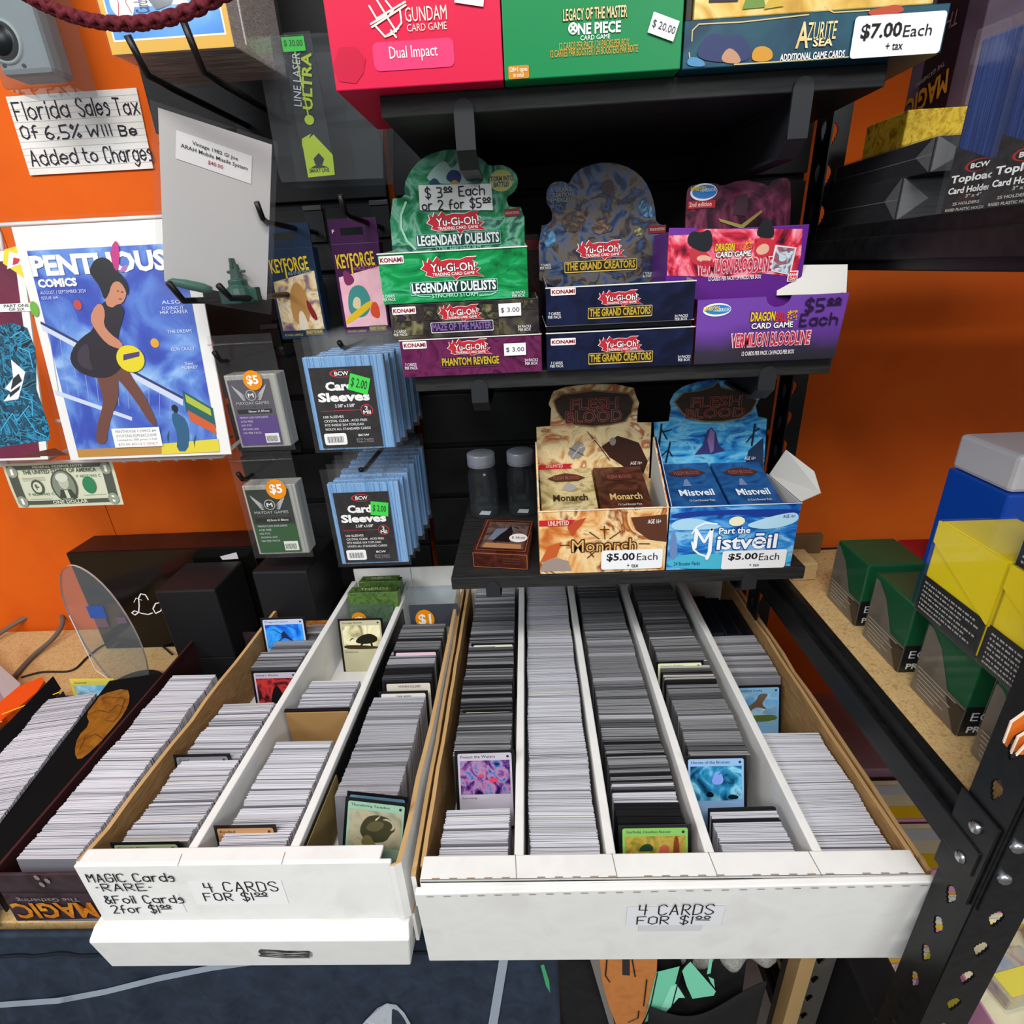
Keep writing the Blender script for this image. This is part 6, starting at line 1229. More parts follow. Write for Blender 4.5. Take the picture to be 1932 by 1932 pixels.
g = G(); unison((1302, 346, 1353, 379), F); g.pr((1297, 379, 1349, 393), F, m('#a82028', .4), .0007); g.T('2nd edition', (1300, 381, 1342, 390), F, m('#e0b8b0', .5), .001, .02); g.pp([(1355, 412), (1398, 424), (1436, 396), (1438, 400), (1400, 432), (1358, 418)], F, m('#8f8440', .4), .0008)
g.pp([(1382, 405), (1388, 375), (1408, 365), (1412, 385), (1406, 408)], F, m('#3a1e2a', .4), .0006); g.build('printed_header', r)

# --- lowest shelf
ZB = -.3213; Y = .547; F = FY(Y)
FO = art(['#a04e1e', '#c87434', '#e2b070', '#ecd09a', '#94421c', '#d09450'], 22, 2.2, .3, 51); FB_ = art(['#123c86', '#1c62b4', '#3a90d4', '#8cc8e8', '#164a9a'], 22, 2.0, .3, 52, stretch=(1, 1, 2.2))
def logo_plate(g, pts, F, t):
    c = (sum(p[0] for p in pts)/len(pts), sum(p[1] for p in pts)/len(pts))
    g.pp([(c[0]+(x-c[0])*1.04, c[1]+(y-c[1])*1.08) for x, y in pts], F, m('#8a7448', .4), .0006); g.pp(pts, F, art(['#241a16', '#3a2a20', '#2c201a'], 80, 1, .4), .0009)
    for s, q in zip(('FLESH', 'AND', 'BLOOD'), t):
        if s != 'AND': g.T(s, (q[0]-1, q[1]-1, q[2]+1, q[3]+1), F, m('#a85a50', .4), .0012, .03); g.T(s, q, F, m('#40201e', .4), .0015, -.012)
        else: g.T(s, q, F, m('#8a7a5a', .4), .0012)
def counter_box(lab, x0, x1, zt, face, side, hpts, hart, yh, yb, header, frontf, flap=None):
    r = thing('counter_display_box', lab, 'box', ((x0+x1)/2, .6, ZB), 'counter display boxes on the lowest shelf')
    g = G(); g.box(x0, x1, Y, Y+.0012, ZB, zt, face); g.build('front_panel', r, bevel=.0005)
    for a, b, i in ((x0, x0+.0012, 1), (x1-.0012, x1, -1)):
        g = G(); P = lambda y, z, x: V((x, y, z))
        top = [(Y+.0012, zt), (yb, zt+.052)] if flap is None or i == 1 else [(Y+.0012, zt), (yb, zt)]
        g.hexa([P(Y+.0012, ZB, a), P(Y+.0012, ZB, b), P(yb, ZB, b), P(yb, ZB, a), P(top[0][0], top[0][1], a), P(top[0][0], top[0][1], b), P(top[1][0], top[1][1], b), P(top[1][0], top[1][1], a)], side)
        e0, e1 = (b, b+.0006) if i == 1 else (a-.0006, a)
        g.hexa([P(Y+.0012, ZB, e0), P(Y+.0012, ZB, e1), P(yb, ZB, e1), P(yb, ZB, e0), P(top[0][0], top[0][1], e0), P(top[0][0], top[0][1], e1), P(top[1][0], top[1][1], e1), P(top[1][0], top[1][1], e0)], m('#cfcdc6', .7)); g.build('side_panel', r)
    g = G(); g.box(x0+.0012, x1-.0012, Y+.0012, yb, ZB, ZB+.0012, GREYIN); g.box(x0, x1, yb, yb+.001, ZB, zt, side); g.build('inner_tray', r)
    Fh = FY(yh); g = G(); g.pprism(hpts, Fh, hart, -.0012, 0, m('#cfcabc', .6)); g.build('header_card', r)
    g = G(); header(g, Fh); g.build('printed_header', r); g = G(); frontf(g, F); edge(g, x0, x1, zt-.0004, F, m('#e0dcd4', .6)); g.build('printed_front', r)
    if flap: g = G(); g.add(flap, [(0, 1, 2, 3, 4)], m('#c9c7c0', .7)); g.build('side_flap', r, solid=.001)
    return r
x0, x1 = .0062, .1468; zt = -.2425
hm = [(1015, 905), (1012, 806), (1038, 804), (1040, 771), (1035, 763), (1041, 745), (1045, 738), (1068, 730), (1110, 725), (1162, 725), (1196, 732), (1200, 747), (1206, 760), (1203, 773), (1202, 797), (1229, 797), (1224, 905)]
def hdr1(g, F):
    logo_plate(g, [(1046, 757), (1060, 745), (1090, 742), (1118, 738), (1150, 741), (1185, 743), (1194, 758), (1190, 778), (1178, 794), (1150, 800), (1118, 803), (1085, 800), (1062, 790), (1052, 775)], F, ((1077, 751, 1165, 771), (1110, 771, 1128, 776), (1068, 774, 1173, 796)))
    g.pp([(1135, 842), (1150, 832), (1165, 822), (1185, 828), (1205, 835), (1222, 870), (1214, 893), (1180, 882), (1150, 862)], F, m('#3a2018', .4), .0006); g.pl([(1108, 814), (1130, 840), (1150, 868)], F, .0009, m('#4a2c1c', .5), .0009); g.pdisc((1150, 825, 1162, 840), F, m('#8a8078', .4), .0009)
    g.pp([(1071, 855), (1085, 835), (1098, 834), (1104, 846), (1096, 862), (1080, 866)], F, m('#8f8a86', .35), .0007); g.pl([(1075, 845), (1100, 858)], F, .0014, m('#5a524e', .4), .001); g.pl([(1098, 838), (1080, 862)], F, .0014, m('#b8b4b0', .4), .001); g.pl([(1095, 845), (1122, 828)], F, .0009, m('#e8d8c0', .4), .001)
    g.pp([(1016, 877), (1080, 874), (1075, 879), (1080, 883), (1016, 886)], F, m('#b8202a', .4), .0009); g.T('UNLIMITED', (1030, 876, 1062, 882), F, m('#e8c8b8', .5), .0012); g.T('AGE 16+', (1189, 870, 1211, 876), F, WHITE, .0009)
def fr1(g, F):
    g.pp([(1017, 982), (1086, 980), (1080, 986), (1086, 992), (1017, 993)], F, m('#c4202a', .4), .0006); g.T('UNLIMITED', (1034, 982, 1073, 991), F, m('#f0d8c8', .5), .0010, .01)
    g.pp([(1190, 976), (1258, 970), (1258, 1022), (1225, 1018), (1200, 1000)], F, m('#5a3424', .4), .0005); g.pp([(1070, 995), (1086, 982), (1106, 976), (1098, 988), (1088, 1000), (1080, 1012)], F, m('#b84a28', .4), .0006); g.pp([(1018, 1078), (1025, 1060), (1050, 1052), (1072, 1058), (1078, 1076)], F, m('#9a8a80', .4), .0006); g.pp([(1018, 1062), (1035, 1030), (1060, 1022), (1050, 1050)], F, m('#c05a28', .4), .0006)
    DKB = m('#4a2c10', .4); g.T('Monarch', (1077, 1015, 1202, 1041), F, DKB, .0009, .06); g.T('Monarch', (1079, 1017, 1200, 1039), F, art(['#d89a50', '#e8c080'], 60, .5, .35), .0013, -.005)
    for ln in ([(1112, 1003), (1130, 1016)], [(1170, 1002), (1150, 1016)], [(1140, 992), (1141, 1016)], [(1132, 998), (1149, 998)], [(1056, 1028), (1073, 1028)], [(1205, 1025), (1225, 1025)], [(1108, 1052), (1122, 1040)], [(1112, 1040), (1120, 1050)]): g.pl(ln, F, .0011, DKB, .0010)
    g.T('AGE 16+', (1222, 979, 1247, 987), F, WHITE, .0009, .01); price(g, (1134, 1036, 1249, 1072), F, '$5.00', (1144, 1042, 1197, 1058), (1201, 1042, 1240, 1055), (1182, 1062, 1204, 1069))
counter_box('orange and cream counter display box of card packs on the lowest shelf', x0, x1, zt, FO, FO, hm, art(['#9a5a28', '#c89a60', '#e8d0a0', '#d8c090', '#a8582c', '#f0e0b8'], 22, 2.4, .35, 53), .635, .633, hdr1, fr1)
x0, x1 = .1485, .2868; zt = -.2432
hm = [(1237, 900), (1234, 797), (1262, 795), (1266, 772), (1264, 758), (1272, 742), (1288, 730), (1310, 722), (1342, 716), (1375, 718), (1400, 726), (1420, 740), (1433, 752), (1426, 766), (1430, 786), (1447, 790), (1440, 900)]
def hdr2(g, F):
    logo_plate(g, [(1274, 758), (1290, 742), (1320, 738), (1345, 730), (1355, 722), (1360, 732), (1395, 738), (1412, 744), (1426, 756), (1416, 775), (1396, 788), (1362, 794), (1330, 794), (1300, 788), (1288, 778)], F, ((1304, 748, 1398, 766), (1340, 765, 1358, 770), (1294, 770, 1404, 787)))
    g.pp([(1310, 858), (1325, 840), (1334, 812), (1342, 806), (1350, 815), (1356, 840), (1368, 850), (1345, 856), (1330, 856)], F, m('#3a3a72', .4), .0006); g.pp([(1334, 830), (1340, 808), (1348, 815), (1346, 850), (1340, 855)], F, m('#8a6aa0', .4), .0008)
    for p in ([(1242, 850), (1248, 800)], [(1256, 872), (1264, 835)], [(1418, 840), (1424, 800)]): g.pl(p, F, .0022, m('#0e2238', .5), .0007)
    for p in ([(1245, 815), (1262, 812), (1266, 810)], [(1248, 810), (1258, 828)], [(1258, 850), (1248, 860)], [(1260, 848), (1268, 860)], [(1420, 820), (1408, 834)], [(1421, 815), (1432, 808)]): g.pl(p, F, .0016, m('#0e2238', .5), .0008)
    g.pp([(1405, 878), (1412, 850), (1440, 825), (1440, 885)], F, m('#1a3050', .4), .0005); g.pp([(1240, 884), (1290, 874), (1350, 880), (1415, 884), (1400, 892), (1245, 892)], F, m('#5ab8d8', .4), .0005); g.T('AGE 16+', (1404, 861, 1425, 867), F, WHITE, .0009); g.T('EN', (1244, 865, 1252, 870), F, WHITE, .0009)
def fr2(g, F):
    g.pdisc((1375, 974, 1405, 992), F, m('#f0e8c8', .4), .0008)
    for pts, c1 in (([(1266, 965), (1510, 958), (1508, 972), (1440, 976), (1400, 970), (1330, 972), (1267, 980)], '#1c3a90'), ([(1266, 985), (1300, 975), (1340, 984), (1370, 996), (1310, 1000), (1267, 1000)], '#a8d4ec'), ([(1400, 992), (1440, 978), (1480, 968), (1506, 966), (1506, 985), (1450, 1000)], '#b4dcf0'), ([(1258, 1075), (1262, 1050), (1330, 1042), (1400, 1050), (1492, 1040), (1490, 1070)], '#4ab4d0'), ([(1262, 1060), (1266, 1005), (1274, 1000), (1280, 1050)], '#6a88b8')): g.blob(pts, F, m(c1, .35), .0005)
    sh = m('#1c4a90', .4); wt = m('#f4f6f8', .35)
    g.T('Part the', (1355, 993, 1416, 1007), F, sh, .0009, .06); g.T('Part the', (1356, 994, 1415, 1006), F, wt, .0013, .02)
    g.T('istv\u0113il', (1350, 1004, 1467, 1037), F, sh, .0009, .06); g.T('istv\u0113il', (1352, 1006, 1465, 1035), F, wt, .0013, .025)
    for a in (([(1352, 988), (1330, 986), (1314, 994), (1305, 1006)]), ([(1305, 1022), (1308, 1036), (1318, 1044), (1334, 1050)])): g.pl(a, F, .0020, wt, .0011)
    for a, wd in (([(1314, 1000), (1310, 1032)], .0042), ([(1314, 1000), (1328, 1022)], .003), ([(1328, 1022), (1342, 998)], .003), ([(1342, 998), (1338, 1040), (1333, 1052)], .0042)): g.pl(a, F, wd, wt, .0014)
    g.T('AGE 16+', (1477, 970, 1500, 976), F, m('#0c2050', .4), .0009); g.T('24 Booster Packs', (1271, 1059, 1320, 1066), F, m('#0c2c60', .4), .0009); g.pp([(1470, 1060), (1482, 1056), (1481, 1066), (1472, 1066)], F, m('#1c4a90', .4), .0006)
    price(g, (1361, 1037, 1481, 1071), F, '$5.00', (1373, 1042, 1428, 1056), (1431, 1042, 1469, 1055), (1412, 1062, 1431, 1067))
fl = [V((x1, Y+.003, zt)), V((x1, .628, zt)), V((x1+.004, .632, zt+.022)), V((x1+.024, .60, zt+.030)), V((x1+.020, Y-.004, zt+.012))]
fl = [V((x1, Y+.002, zt)), V((x1, .632, zt)), V((x1+.0135, .628, zt+.032)), V((x1+.022, .575, zt+.024)), V((x1+.018, Y, zt+.010))]
counter_box('blue moonlit counter display box of card packs at the right of the lowest shelf', x0, x1, zt, FB_, m('#142c66', .4), hm, art(['#16346e', '#1c64b0', '#3aa0d8', '#7ac8e8', '#1a4a92'], 24, 1.8, .3, 54, stretch=(1, 1, 2.5)), .638, .636, hdr2, fr2, fl)
def packs(lab, q, mat, title, tcol, plate, sub):
    z0 = -.258; a, b = atz(*q[0], -.2475), atz(*q[1], -.2475); yy = max(a.y, Y+.004); bl = V((a.x, yy, -.2475)); br = V((b.x, yy, -.2475)); 
    n = (0, .083, .0215); F = Fr(bl, br-bl, n); F.w = (br-bl).cross(V(n)).normalized()
    r = thing('booster_pack', lab, 'card pack', F.p(.5, 0, 0), 'booster packs in the display boxes')
    g = G(); g.slab(F, 0, 0, 1, 1, -.006, 0, mat); g.build('wrapper', r, bevel=.0012)
    g = G(); g.poly([(.14, .74), (.3, .82), (.5, .86), (.7, .82), (.86, .74), (.7, .66), (.3, .66)], F, m('#4a241c', .4), .0008); g.T('FLESH BLOOD', (.26, .70, .74, .78), F, m('#a05a48', .4), .0012, .0, px=False)
    g.T(title, (.22, .22, .84, .36), F, m(tcol, .35), .0010, .02, px=False); g.T(sub, (.35, .10, .80, .14), F, m('#d8d4cc', .4), .0010, px=False)
    if plate: plate(g, F)
    g.build('printed_face', r)
TA = art(['#6a5a3a', '#a08c5c', '#c8b888', '#8a7a50'], 30, 2, .25, 61); BR = art(['#2a1612', '#3e2018', '#5a3020', '#34190f'], 30, 2, .25, 62); BLU = art(['#122c58', '#1c4478', '#24588e', '#163464'], 26, 1.5, .22, 63)
sw = lambda g, F: (g.poly([(.4, .48), (.48, .6), (.62, .6), (.66, .48), (.54, .42)], F, m('#9a9690', .3), .0008), g.line([(.62, .56), (.8, .62)], F, .001, m('#d8c8a0', .4), .001))
packs('tan card pack lying in the left half of the orange display box', ((1022, 968), (1131, 966)), TA, 'Monarch', '#33280f', sw, '15-Card Booster Pack'); packs('dark brown card pack lying in the right half of the orange display box', ((1135, 966), (1236, 964)), BR, 'Monarch', '#c8a868', None, '15-Card Booster Pack')
fig = lambda g, F: g.poly([(.34, .44), (.4, .58), (.46, .60), (.5, .44)], F, m('#6a7aa0', .4), .0008)
packs('blue card pack lying in the left half of the blue display box', ((1268, 958), (1378, 957)), BLU, 'Mistveil', '#dce4ec', fig, '15-Card Booster Pack'); packs('blue card pack lying in the right half of the blue display box', ((1382, 957), (1484, 954)), BLU, 'Mistveil', '#dce4ec', fig, '15-Card Booster Pack')
# jars and the small deck box
def jar(x, y, lab):
    r = thing('plastic_jar', lab, 'jar', (x, y, ZB), 'clear jars with grey lids'); c = (x, y, ZB)
    g = G(); g.lathe(c, [(.0001, .0005), (.019, .0005), (.0205, .003), (.0205, .018), (.0198, .02), (.0205, .022), (.0205, .056), (.0202, .061), (.0188, .066), (.0172, .0685), (.0172, .070), (.0178, .071), (.0172, .072), (.0172, .075)], clear('jar_plastic', '#e8eef2', .03, .05), 32); g.build('jar_body', r, smooth=True)
    g = G(); g.lathe(c, [(.0001, .0925), (.0165, .0925), (.0188, .0915), (.0192, .090), (.0192, .076), (.0188, .0745), (.017, .0745)], m('#9a9da6', .35, .25), 36); g.lathe(c, [(.0193, .0785), (.0196, .0780), (.0193, .0775)], m('#7a7d86', .35, .3), 36); g.build('lid', r, smooth=True)
    g = G(); g.poly([(-.008, -.006), (.007, -.009), (.009, .004), (-.005, .007)], Fr((x, y, ZB+.002), (1, 0, 0), (0, 1, 0)), WHITE, 0); g.build('paper_slip', r)
jar(-.068, .722, 'clear plastic jar with grey lid standing furthest left on the lowest shelf'); jar(-.0135, .724, 'clear plastic jar with grey lid half hidden by the orange display box')
zt = ZB+.0205; q = [atz(890, 1041, zt), atz(996, 1046, zt), atz(1007, 981, zt), atz(917, 977, zt)]
r = thing('deck_box', 'small maroon card deck box with oval white sticker lying before the jars', 'card deck', (q[0]+q[2])/2-V((0, 0, .0205))); dz = V((0, 0, -.0203)); q2 = [q[0], q[1], q[1]+(q[2]-q[1]).normalized()*.092, q[0]+(q[3]-q[0]).normalized()*.092]
g = G(); g.hexa([p+dz for p in q2]+q2, art(['#2e120e', '#451c14', '#57281c'], 60, 1, .25, 65)); g.build('carton', r, bevel=.0008)
F = Fr(q2[0], q2[1]-q2[0], q2[3]-q2[0]); g = G(); LNc = m('#a86a3a', .4)
g.poly([(.12, .12), (.9, .12), (.9, .9), (.12, .9)], F, art(['#3a2420', '#5a4038', '#6a5a58', '#2a1c1c'], 40, 2, .25, 66), .0003); g.poly([(.2, .35), (.6, .32), (.6, .72), (.3, .68)], F, m('#6a7688', .4), .0005); g.poly([(.3, .3), (.62, .3), (.62, .62), (.56, .78), (.48, .62), (.4, .5)], F, m('#1a1216', .4), .0007); g.poly([(.16, .12), (.86, .12), (.84, .24), (.18, .26)], F, m('#b07a50', .4), .0007)
g.line([(.06, .06), (.94, .06), (.94, .95), (.06, .95), (.06, .06)], F, .0006, LNc, .0006); g.disc(.76, .42, .17, .125, F, m('#e6e2e0', .5), .0010); g.T('$ 38.00', (.64, .38, .88, .45), F, m('#5a5558', .5), .0014, px=False); g.build('printed_top', r)
Fq = F3(q2[0]+dz, q2[1]+dz, q2[0]); Fq.w = Fq.u.cross(Fq.v).normalized(); g = G(); g.line([(.02, .05), (.98, .05), (.98, .95), (.02, .95), (.02, .05)], Fq, .0006, LNc, .0004)
for k in range(3): g.line([(.55, .35+k*.16), (.85, .35+k*.16)], Fq, .0006, m('#6a4030', .5), .0004)
g.build('printed_end', r)

# ---------------------------------------------------------------- goods on the right rack
ZD = -.3855
def split_box(lab, x0, x1, y0, y1, z0, z1, col, k=.36, foot=True, grp='plastic wrapped deck boxes on the right rack', name='deck_box', label_z=None, clearfoot=False):
    r = thing(name, lab, 'box', ((x0+x1)/2, (y0+y1)/2, z0), grp); zs = z0+(z1-z0)*k
    g = G(); g.box(x0, x1, y0, y1, zs if clearfoot else z0, z1, m(col, .3)); g.build('plastic_box', r, bevel=.0015)
    g = G()
    if clearfoot:
        g.box(x0+.003, x1-.003, y0+.003, y1-.003, z0+.0005, zs, m('#6b6258', .45)); 
        F = FX(x0+.0025)
    else: F = FX(x0-.0006)
    return r, F, zs
TX = m('#b9b5ac', .6)
def greenbox(i, y0, lab):
    x0, x1, y1, z1 = .356, .418, y0+.061, -.3085; zs = ZD+.032
    r = thing('deck_box', lab, 'box', ((x0+x1)/2, y0+.03, ZD), 'green deck boxes on the particle board deck'); GC = m('#07502c', .28)
    g = G(); g.box(x0, x1, y0, y1, zs-.004, z1, GC); g.build('plastic_box', r, bevel=.0015)
    # printed sleeve: taupe long side that rises towards the back, black short side
    g = G(); g.box(x0+.0005, x1-.0005, y0+.0008, y1-.0005, ZD, zs-.004, m('#6a6054', .4)); F = FX(x0)
    g.poly([(-y1, ZD), (-y0, ZD), (-y0, zs-.002), (-y0-.022, zs-.0015), (-y0-.040, zs+.028), (-y1+.006, zs+.040), (-y1, zs+.040)], F, art(['#5c5347', '#6d6356', '#7a7062'], 30, .5, .4), .0004)
    g.poly([(-y0-.022, zs-.006), (-y0, zs-.004), (-y0, ZD), (-y0-.004, ZD)], F, m('#121213', .4), .0007)
    for k in range(6): g.line([(-y1+.003+.001*k, zs-.005-k*.0042), (-y0-(.010, .022, .014, .026, .02, .03)[k], zs-.005-k*.0042)], F, .0008, TX, .0009)
    g.build('printed_band', r)
    g = G(); F = FY(y0); g.rr(x0+.0005, ZD, x1-.0005, zs, F, m('#111113', .35), .0003); g.T('ECLIPSE', (x0+.006, ZD+.017, x1-.004, zs-.006), F, m('#e4e4e4', .4), .0007, .0, px=False); g.T('PRO', (x0+.006, ZD+.004, x0+.026, ZD+.011), F, m('#e4e4e4', .4), .0007, .03, px=False); g.build('printed_front', r)
    g = G(); g.box(x0-.0012, x1+.0012, y0-.0012, y1+.0012, ZD-.0, z1+.001, clear('shrink_film', '#ffffff', .06, .02)); g.build('shrink_film', r, bevel=.001)
for i, (y0, lab) in enumerate(((.521, 'dark green deck box furthest back on the deck, beside the wood block'), (.4435, 'dark green deck box in front of the furthest one, left of the yellow box'), (.362, 'dark green deck box directly under the yellow deck box'), (.284, 'dark green deck box nearest the black post, partly behind it'))): greenbox(i, y0, lab)
def yellowbox(y0, z0, lab, col='#f6dc00', top=None):
    x0, x1, y1, z1 = .352, .416, y0+.074, z0+.089; zs = z0+.036
    r = thing('deck_box', lab, 'box', ((x0+x1)/2, y0+.037, z0), 'yellow and blue deck boxes on the green ones'); C1 = m(col, .3)
    g = G(); g.box(x0, x1, y0, y1, z0+.002, z1, C1); g.build('plastic_box', r, bevel=.002)
    g = G(); F = FX(x0); g.prism([(-y1, z1-.020), (-y0, z1-.056), (-y0, z1), (-y1, z1)], F, C1, 0, .0014); g.build('lid_flap', r, bevel=.0006)
    g = G(); g.poly([(-y1, z0), (-y0, z0), (-y0, zs), (-y1, zs)], F, m('#1c1c1e', .35), .0008)
    for k in range(7):
        a, b = -y1+.004, -y1+.004+(.060, .066, .048, .064, .055, .062, .030)[k]; n = 22
        g.T('printed care text in small lines', (a, zs-.0065-k*.0043, b, zs-.0045-k*.0043), F, TX, .0012, .02, px=False) if False else [g.rr(a+(b-a)*j/n, zs-.0065-k*.0043, a+(b-a)*(j+.55+.35*((j*7+k) % 3 == 0))/n, zs-.0048-k*.0043, F, TX, .0012) for j in range(n)]
    g.rr(x0, z0, x1, zs-.004, FY(y0), m('#141416', .35), .0005); g.build('printed_band', r)
    g = G(); g.box(x0-.002, x1+.0012, y0-.0012, y1+.0012, z0, z1+.001, clear('shrink_film', '#ffffff', .06, .02)); g.build('shrink_film', r, bevel=.001)
yellowbox(.3655, -.3065, 'bright yellow deck box with black text band on the third green box'); yellowbox(.2885, -.3065, 'bright yellow deck box cut by the right edge, under the cyan box')
yellowbox(.2865, -.2160, 'cyan deck box with black text band on the nearer yellow box at the right edge', '#1f9ac8')
g = G(); g.box(.425, .50, .50, .585, ZD, -.312, m('#a01a22', .3)); tag(g.build('deck_box', bevel=.002), 'red deck box lying behind the first green boxes', 'box', 'coloured deck boxes at the back of the deck')
r = thing('deck_box', 'bright blue deck box behind the yellow box', 'box', (.475, .48, ZD), 'coloured deck boxes at the back of the deck'); a, b = aty(1803, 970, .50), aty(1900, 905, .50)
g = G(); g.box(a.x+.004, a.x+.08, .455, .53, ZD, aty(1816, 902, .50).z, m('#1048b0', .3)); g.build('plastic_box', r, bevel=.002)
zb = aty(1816, 902, .50).z; g = G(); xx = a.x+.006; g.box(xx, xx+.075, .458, .53, zb+.0005, zb+.035, m('#c9c4c8', .4)); tag(g.build('deck_box', bevel=.004), 'pale white lidded deck box on top of the blue one', 'box', 'coloured deck boxes at the back of the deck')
g = G(); g.box(.331, .36, .62, .66, ZD, ZD+.024, art(['#c2a06c', '#d2b482', '#b8945e'], 40, .6, .7, stretch=(1, 1, 6))); tag(g.build('wood_block', bevel=.001), 'small light wood block at the rear corner of the particle board deck', 'block')
g = G(); g.box(.318, .40, .69, .70, ZD, ZD+.028, art(['#6a5236', '#7c6244'], 30, .5, .8)); tag(g.build('wood_strip', bevel=.001), 'wooden batten along the back of the particle board deck', 'batten')
# upper deck
ZU = .0218
def toploads(y0, x0, lab, n):
    a_ = math.radians(75); F = Fr((x0, y0, ZU), (math.cos(a_), -math.sin(a_), 0), (0, 0, 1)); W_2 = .072
    r = thing('card_holder_pack', lab, 'card holders', F.p(.035, 0, -.004), 'packs of clear card holders on the upper deck')
    g = G(); g.slab(F, 0, 0, W_2, .112, -.0105, -.0006, art(['#1a2550', '#26386c', '#3a5290'], 18, .5, .15, 70+n, stretch=(6, 60, .5))); g.build('holder_stack', r, bevel=.0015)
    g = G(); g.poly([(0, 0), (W_2, 0), (W_2, .030), (.03, .034), (0, .046)], F, art(['#1a181a', '#262326', '#302c2e'], 260, .2, .4, 71, detail=1), .0001)
    g.disc(.022, .031, .0105, .0042, F, m('#b02a30', .4), .0004); g.disc(.0235, .031, .0098, .0036, F, INK, .0007); g.T('BCW', (.0165, .0293, .0305, .0327), F, WHITE, .001, .03, px=False)
    for t, q in (('Topload', (.003, .0195, .036, .0262)), ('Card Holder', (.003, .0135, .036, .018)), ('3" x 4"', (.018, .0100, .030, .0125)), ('25 HOLDERS', (.009, .0055, .030, .0076)), ('RIGID PLASTIC HOLDER', (.004, .0016, .037, .0036))): g.T(t, q, F, WHITE if len(t) > 6 and t[0] in 'TC' else TX, .001, .03, px=False)
    g.build('printed_label', r)
    Fb = Fr(F.p(-.003, 0, 0), F.u*.078, V((0, 0, .118))); g = G(); g.grid(film(Fb, 0, 0, 1, 1, .0012, .0022, seed=n+50), 8, 12, clear('holder_bag', '#ffffff', .08, .05)); g.build('polybag', r, smooth=True)
toploads(.507, .335, 'clear card holder pack nearest the corner of the upper deck, black label', 1); toploads(.462, .3345, 'clear card holder pack in front, cut by the right edge, upper deck', 2); toploads(.417, .334, 'clear card holder pack furthest forward at the right edge, upper deck', 3)
def blackpack(x0, x1, y0, y1, z0, z1, lab):
    r = thing('shrink_wrapped_pack', lab, 'pack', ((x0+x1)/2, (y0+y1)/2, z0), 'black shrink wrapped packs on the upper deck')
    g = G(); g.box(x0, x1, y0, y1, z0, z1, art(['#141416', '#1e1e21', '#26262a'], 30, .4, .25, 72, stretch=(1, 1, 30))); g.build('pack_block', r, bevel=.001)
    g = G(); g.box(x0-.001, x1+.001, y0-.001, y1+.001, z0, z1+.001, clear('shrink_film2', '#ffffff', .1, .05)); F = FX(x0-.001); F2 = FY(y0-.001); W2 = clear('fold', '#ffffff', .15, .28)
    zm = (z0+z1)/2; g.poly([(-y0-.02, zm), (-y0, z1), (-y0, z0)], F, W2, .0003); g.poly([(x0, z1), (x0+.024, zm), (x0, z0)], F2, W2, .0003); g.line([(-y1, zm), (-y0, zm)], F, .0008, W2, .0006); g.line([(-y0-.02, zm), (-y0, z1)], F, .0008, W2, .0006); g.build('shrink_film', r)
blackpack(.3345, .43, .565, .695, ZU, .0545, 'black shrink wrapped pack at the bottom of the pair, upper deck'); blackpack(.3365, .43, .535, .69, .0550, .0800, 'black shrink wrapped pack lying on the other one, upper deck')
g = G(); g.box(.347, .415, .60, .665, .0812, .111, art(['#7a5a0c', '#b8941c', '#d8b838', '#8f6e10'], 70, 2, .25, 73, kind='noise')); tag(g.build('card_box', bevel=.001), 'golden mottled box on the black packs, under the plum coloured box', 'box')
r = thing('card_bundle_box', 'big plum coloured box with upside-down lettering at the top right', 'box', (.48, .63, .1115)); MV = art(['#4a3848', '#5c4a5c', '#6a5868'], 14, .8, .4, 74)
g = G(); g.box(.397, .60, .603, .695, .1115, .33, MV); g.build('carton', r, bevel=.001)
F = FX(.397); g = G(); g.rr(-.675, .113, -.628, .33, F, m('#241018', .4), .0004); g.T('MAGIC', (-.69, .122, -.632, .142), F, m('#b87a1e', .45), .0012, .03, rot=192, px=False); g.T('THE GATHERING', (-.682, .147, -.642, .151), F, m('#9a8a88', .5), .0012, rot=192, px=False); g.T('THE', (-.662, .18, -.638, .192), F, m('#7a6268', .5), .0008, rot=180, px=False); g.build('printed_side', r)
# lower levels of the rack
g = G(); g.box(.40, .75, .53, .67, -.9295, -.62, m('#8a6a74', .6)); tag(g.build('storage_carton', bevel=.002), 'plum brown carton on the low deck under the black side rail', 'carton')
YP = m('#d8b41a', .45); PKM = m('#c87aa8', .45); CRM = art(['#d8d0b0', '#c9c4a4', '#e4dfc8'], 24, .5, .5)
zz = -.93
spots = []
for s, (x0, y0, n, lab) in enumerate(((.385, .40, 8, 'stack under the black side rail'), (.60, .455, 8, 'stack right of the black front post'))):
    for k in range(n):
        z = zz+k*.033; r = thing('card_tin_box', 'cream yellow-banded box, %s up in the %s' % (('first', 'second', 'third', 'fourth', 'fifth', 'sixth', 'seventh', 'eighth', 'ninth')[k], lab) if k < n-1 else 'cream yellow-banded box topping the %s' % lab, 'box', (x0+.09, y0+.055, z), 'cream yellow and pink boxes on the low deck')
        g = G(); g.box(x0, x0+.19, y0, y0+.118, z, z+.0325, CRM); g.build('carton', r, bevel=.001)
        g = G()
        for F, a, b in ((FX(x0), -(y0+.118), -y0), (FY(y0), x0, x0+.19)): g.rr(a, z+.004, b, z+.012, F, YP, .0005); g.rr(a, z, b, z+.004, F, PKM, .0005); g.line([(a, z+.024), (b, z+.024)], F, .0006, m('#8a8a80', .5), .0005); g.rr(a+(b-a)*.2, z+.0245, a+(b-a)*.45, z+.031, F, m('#b8c4cc', .5), .0005)
        Fz = FZ(z+.0325); g.rr(x0+.0, y0+.0, x0+.19, y0+.045, Fz, YP, .0003); g.build('printed_band', r)
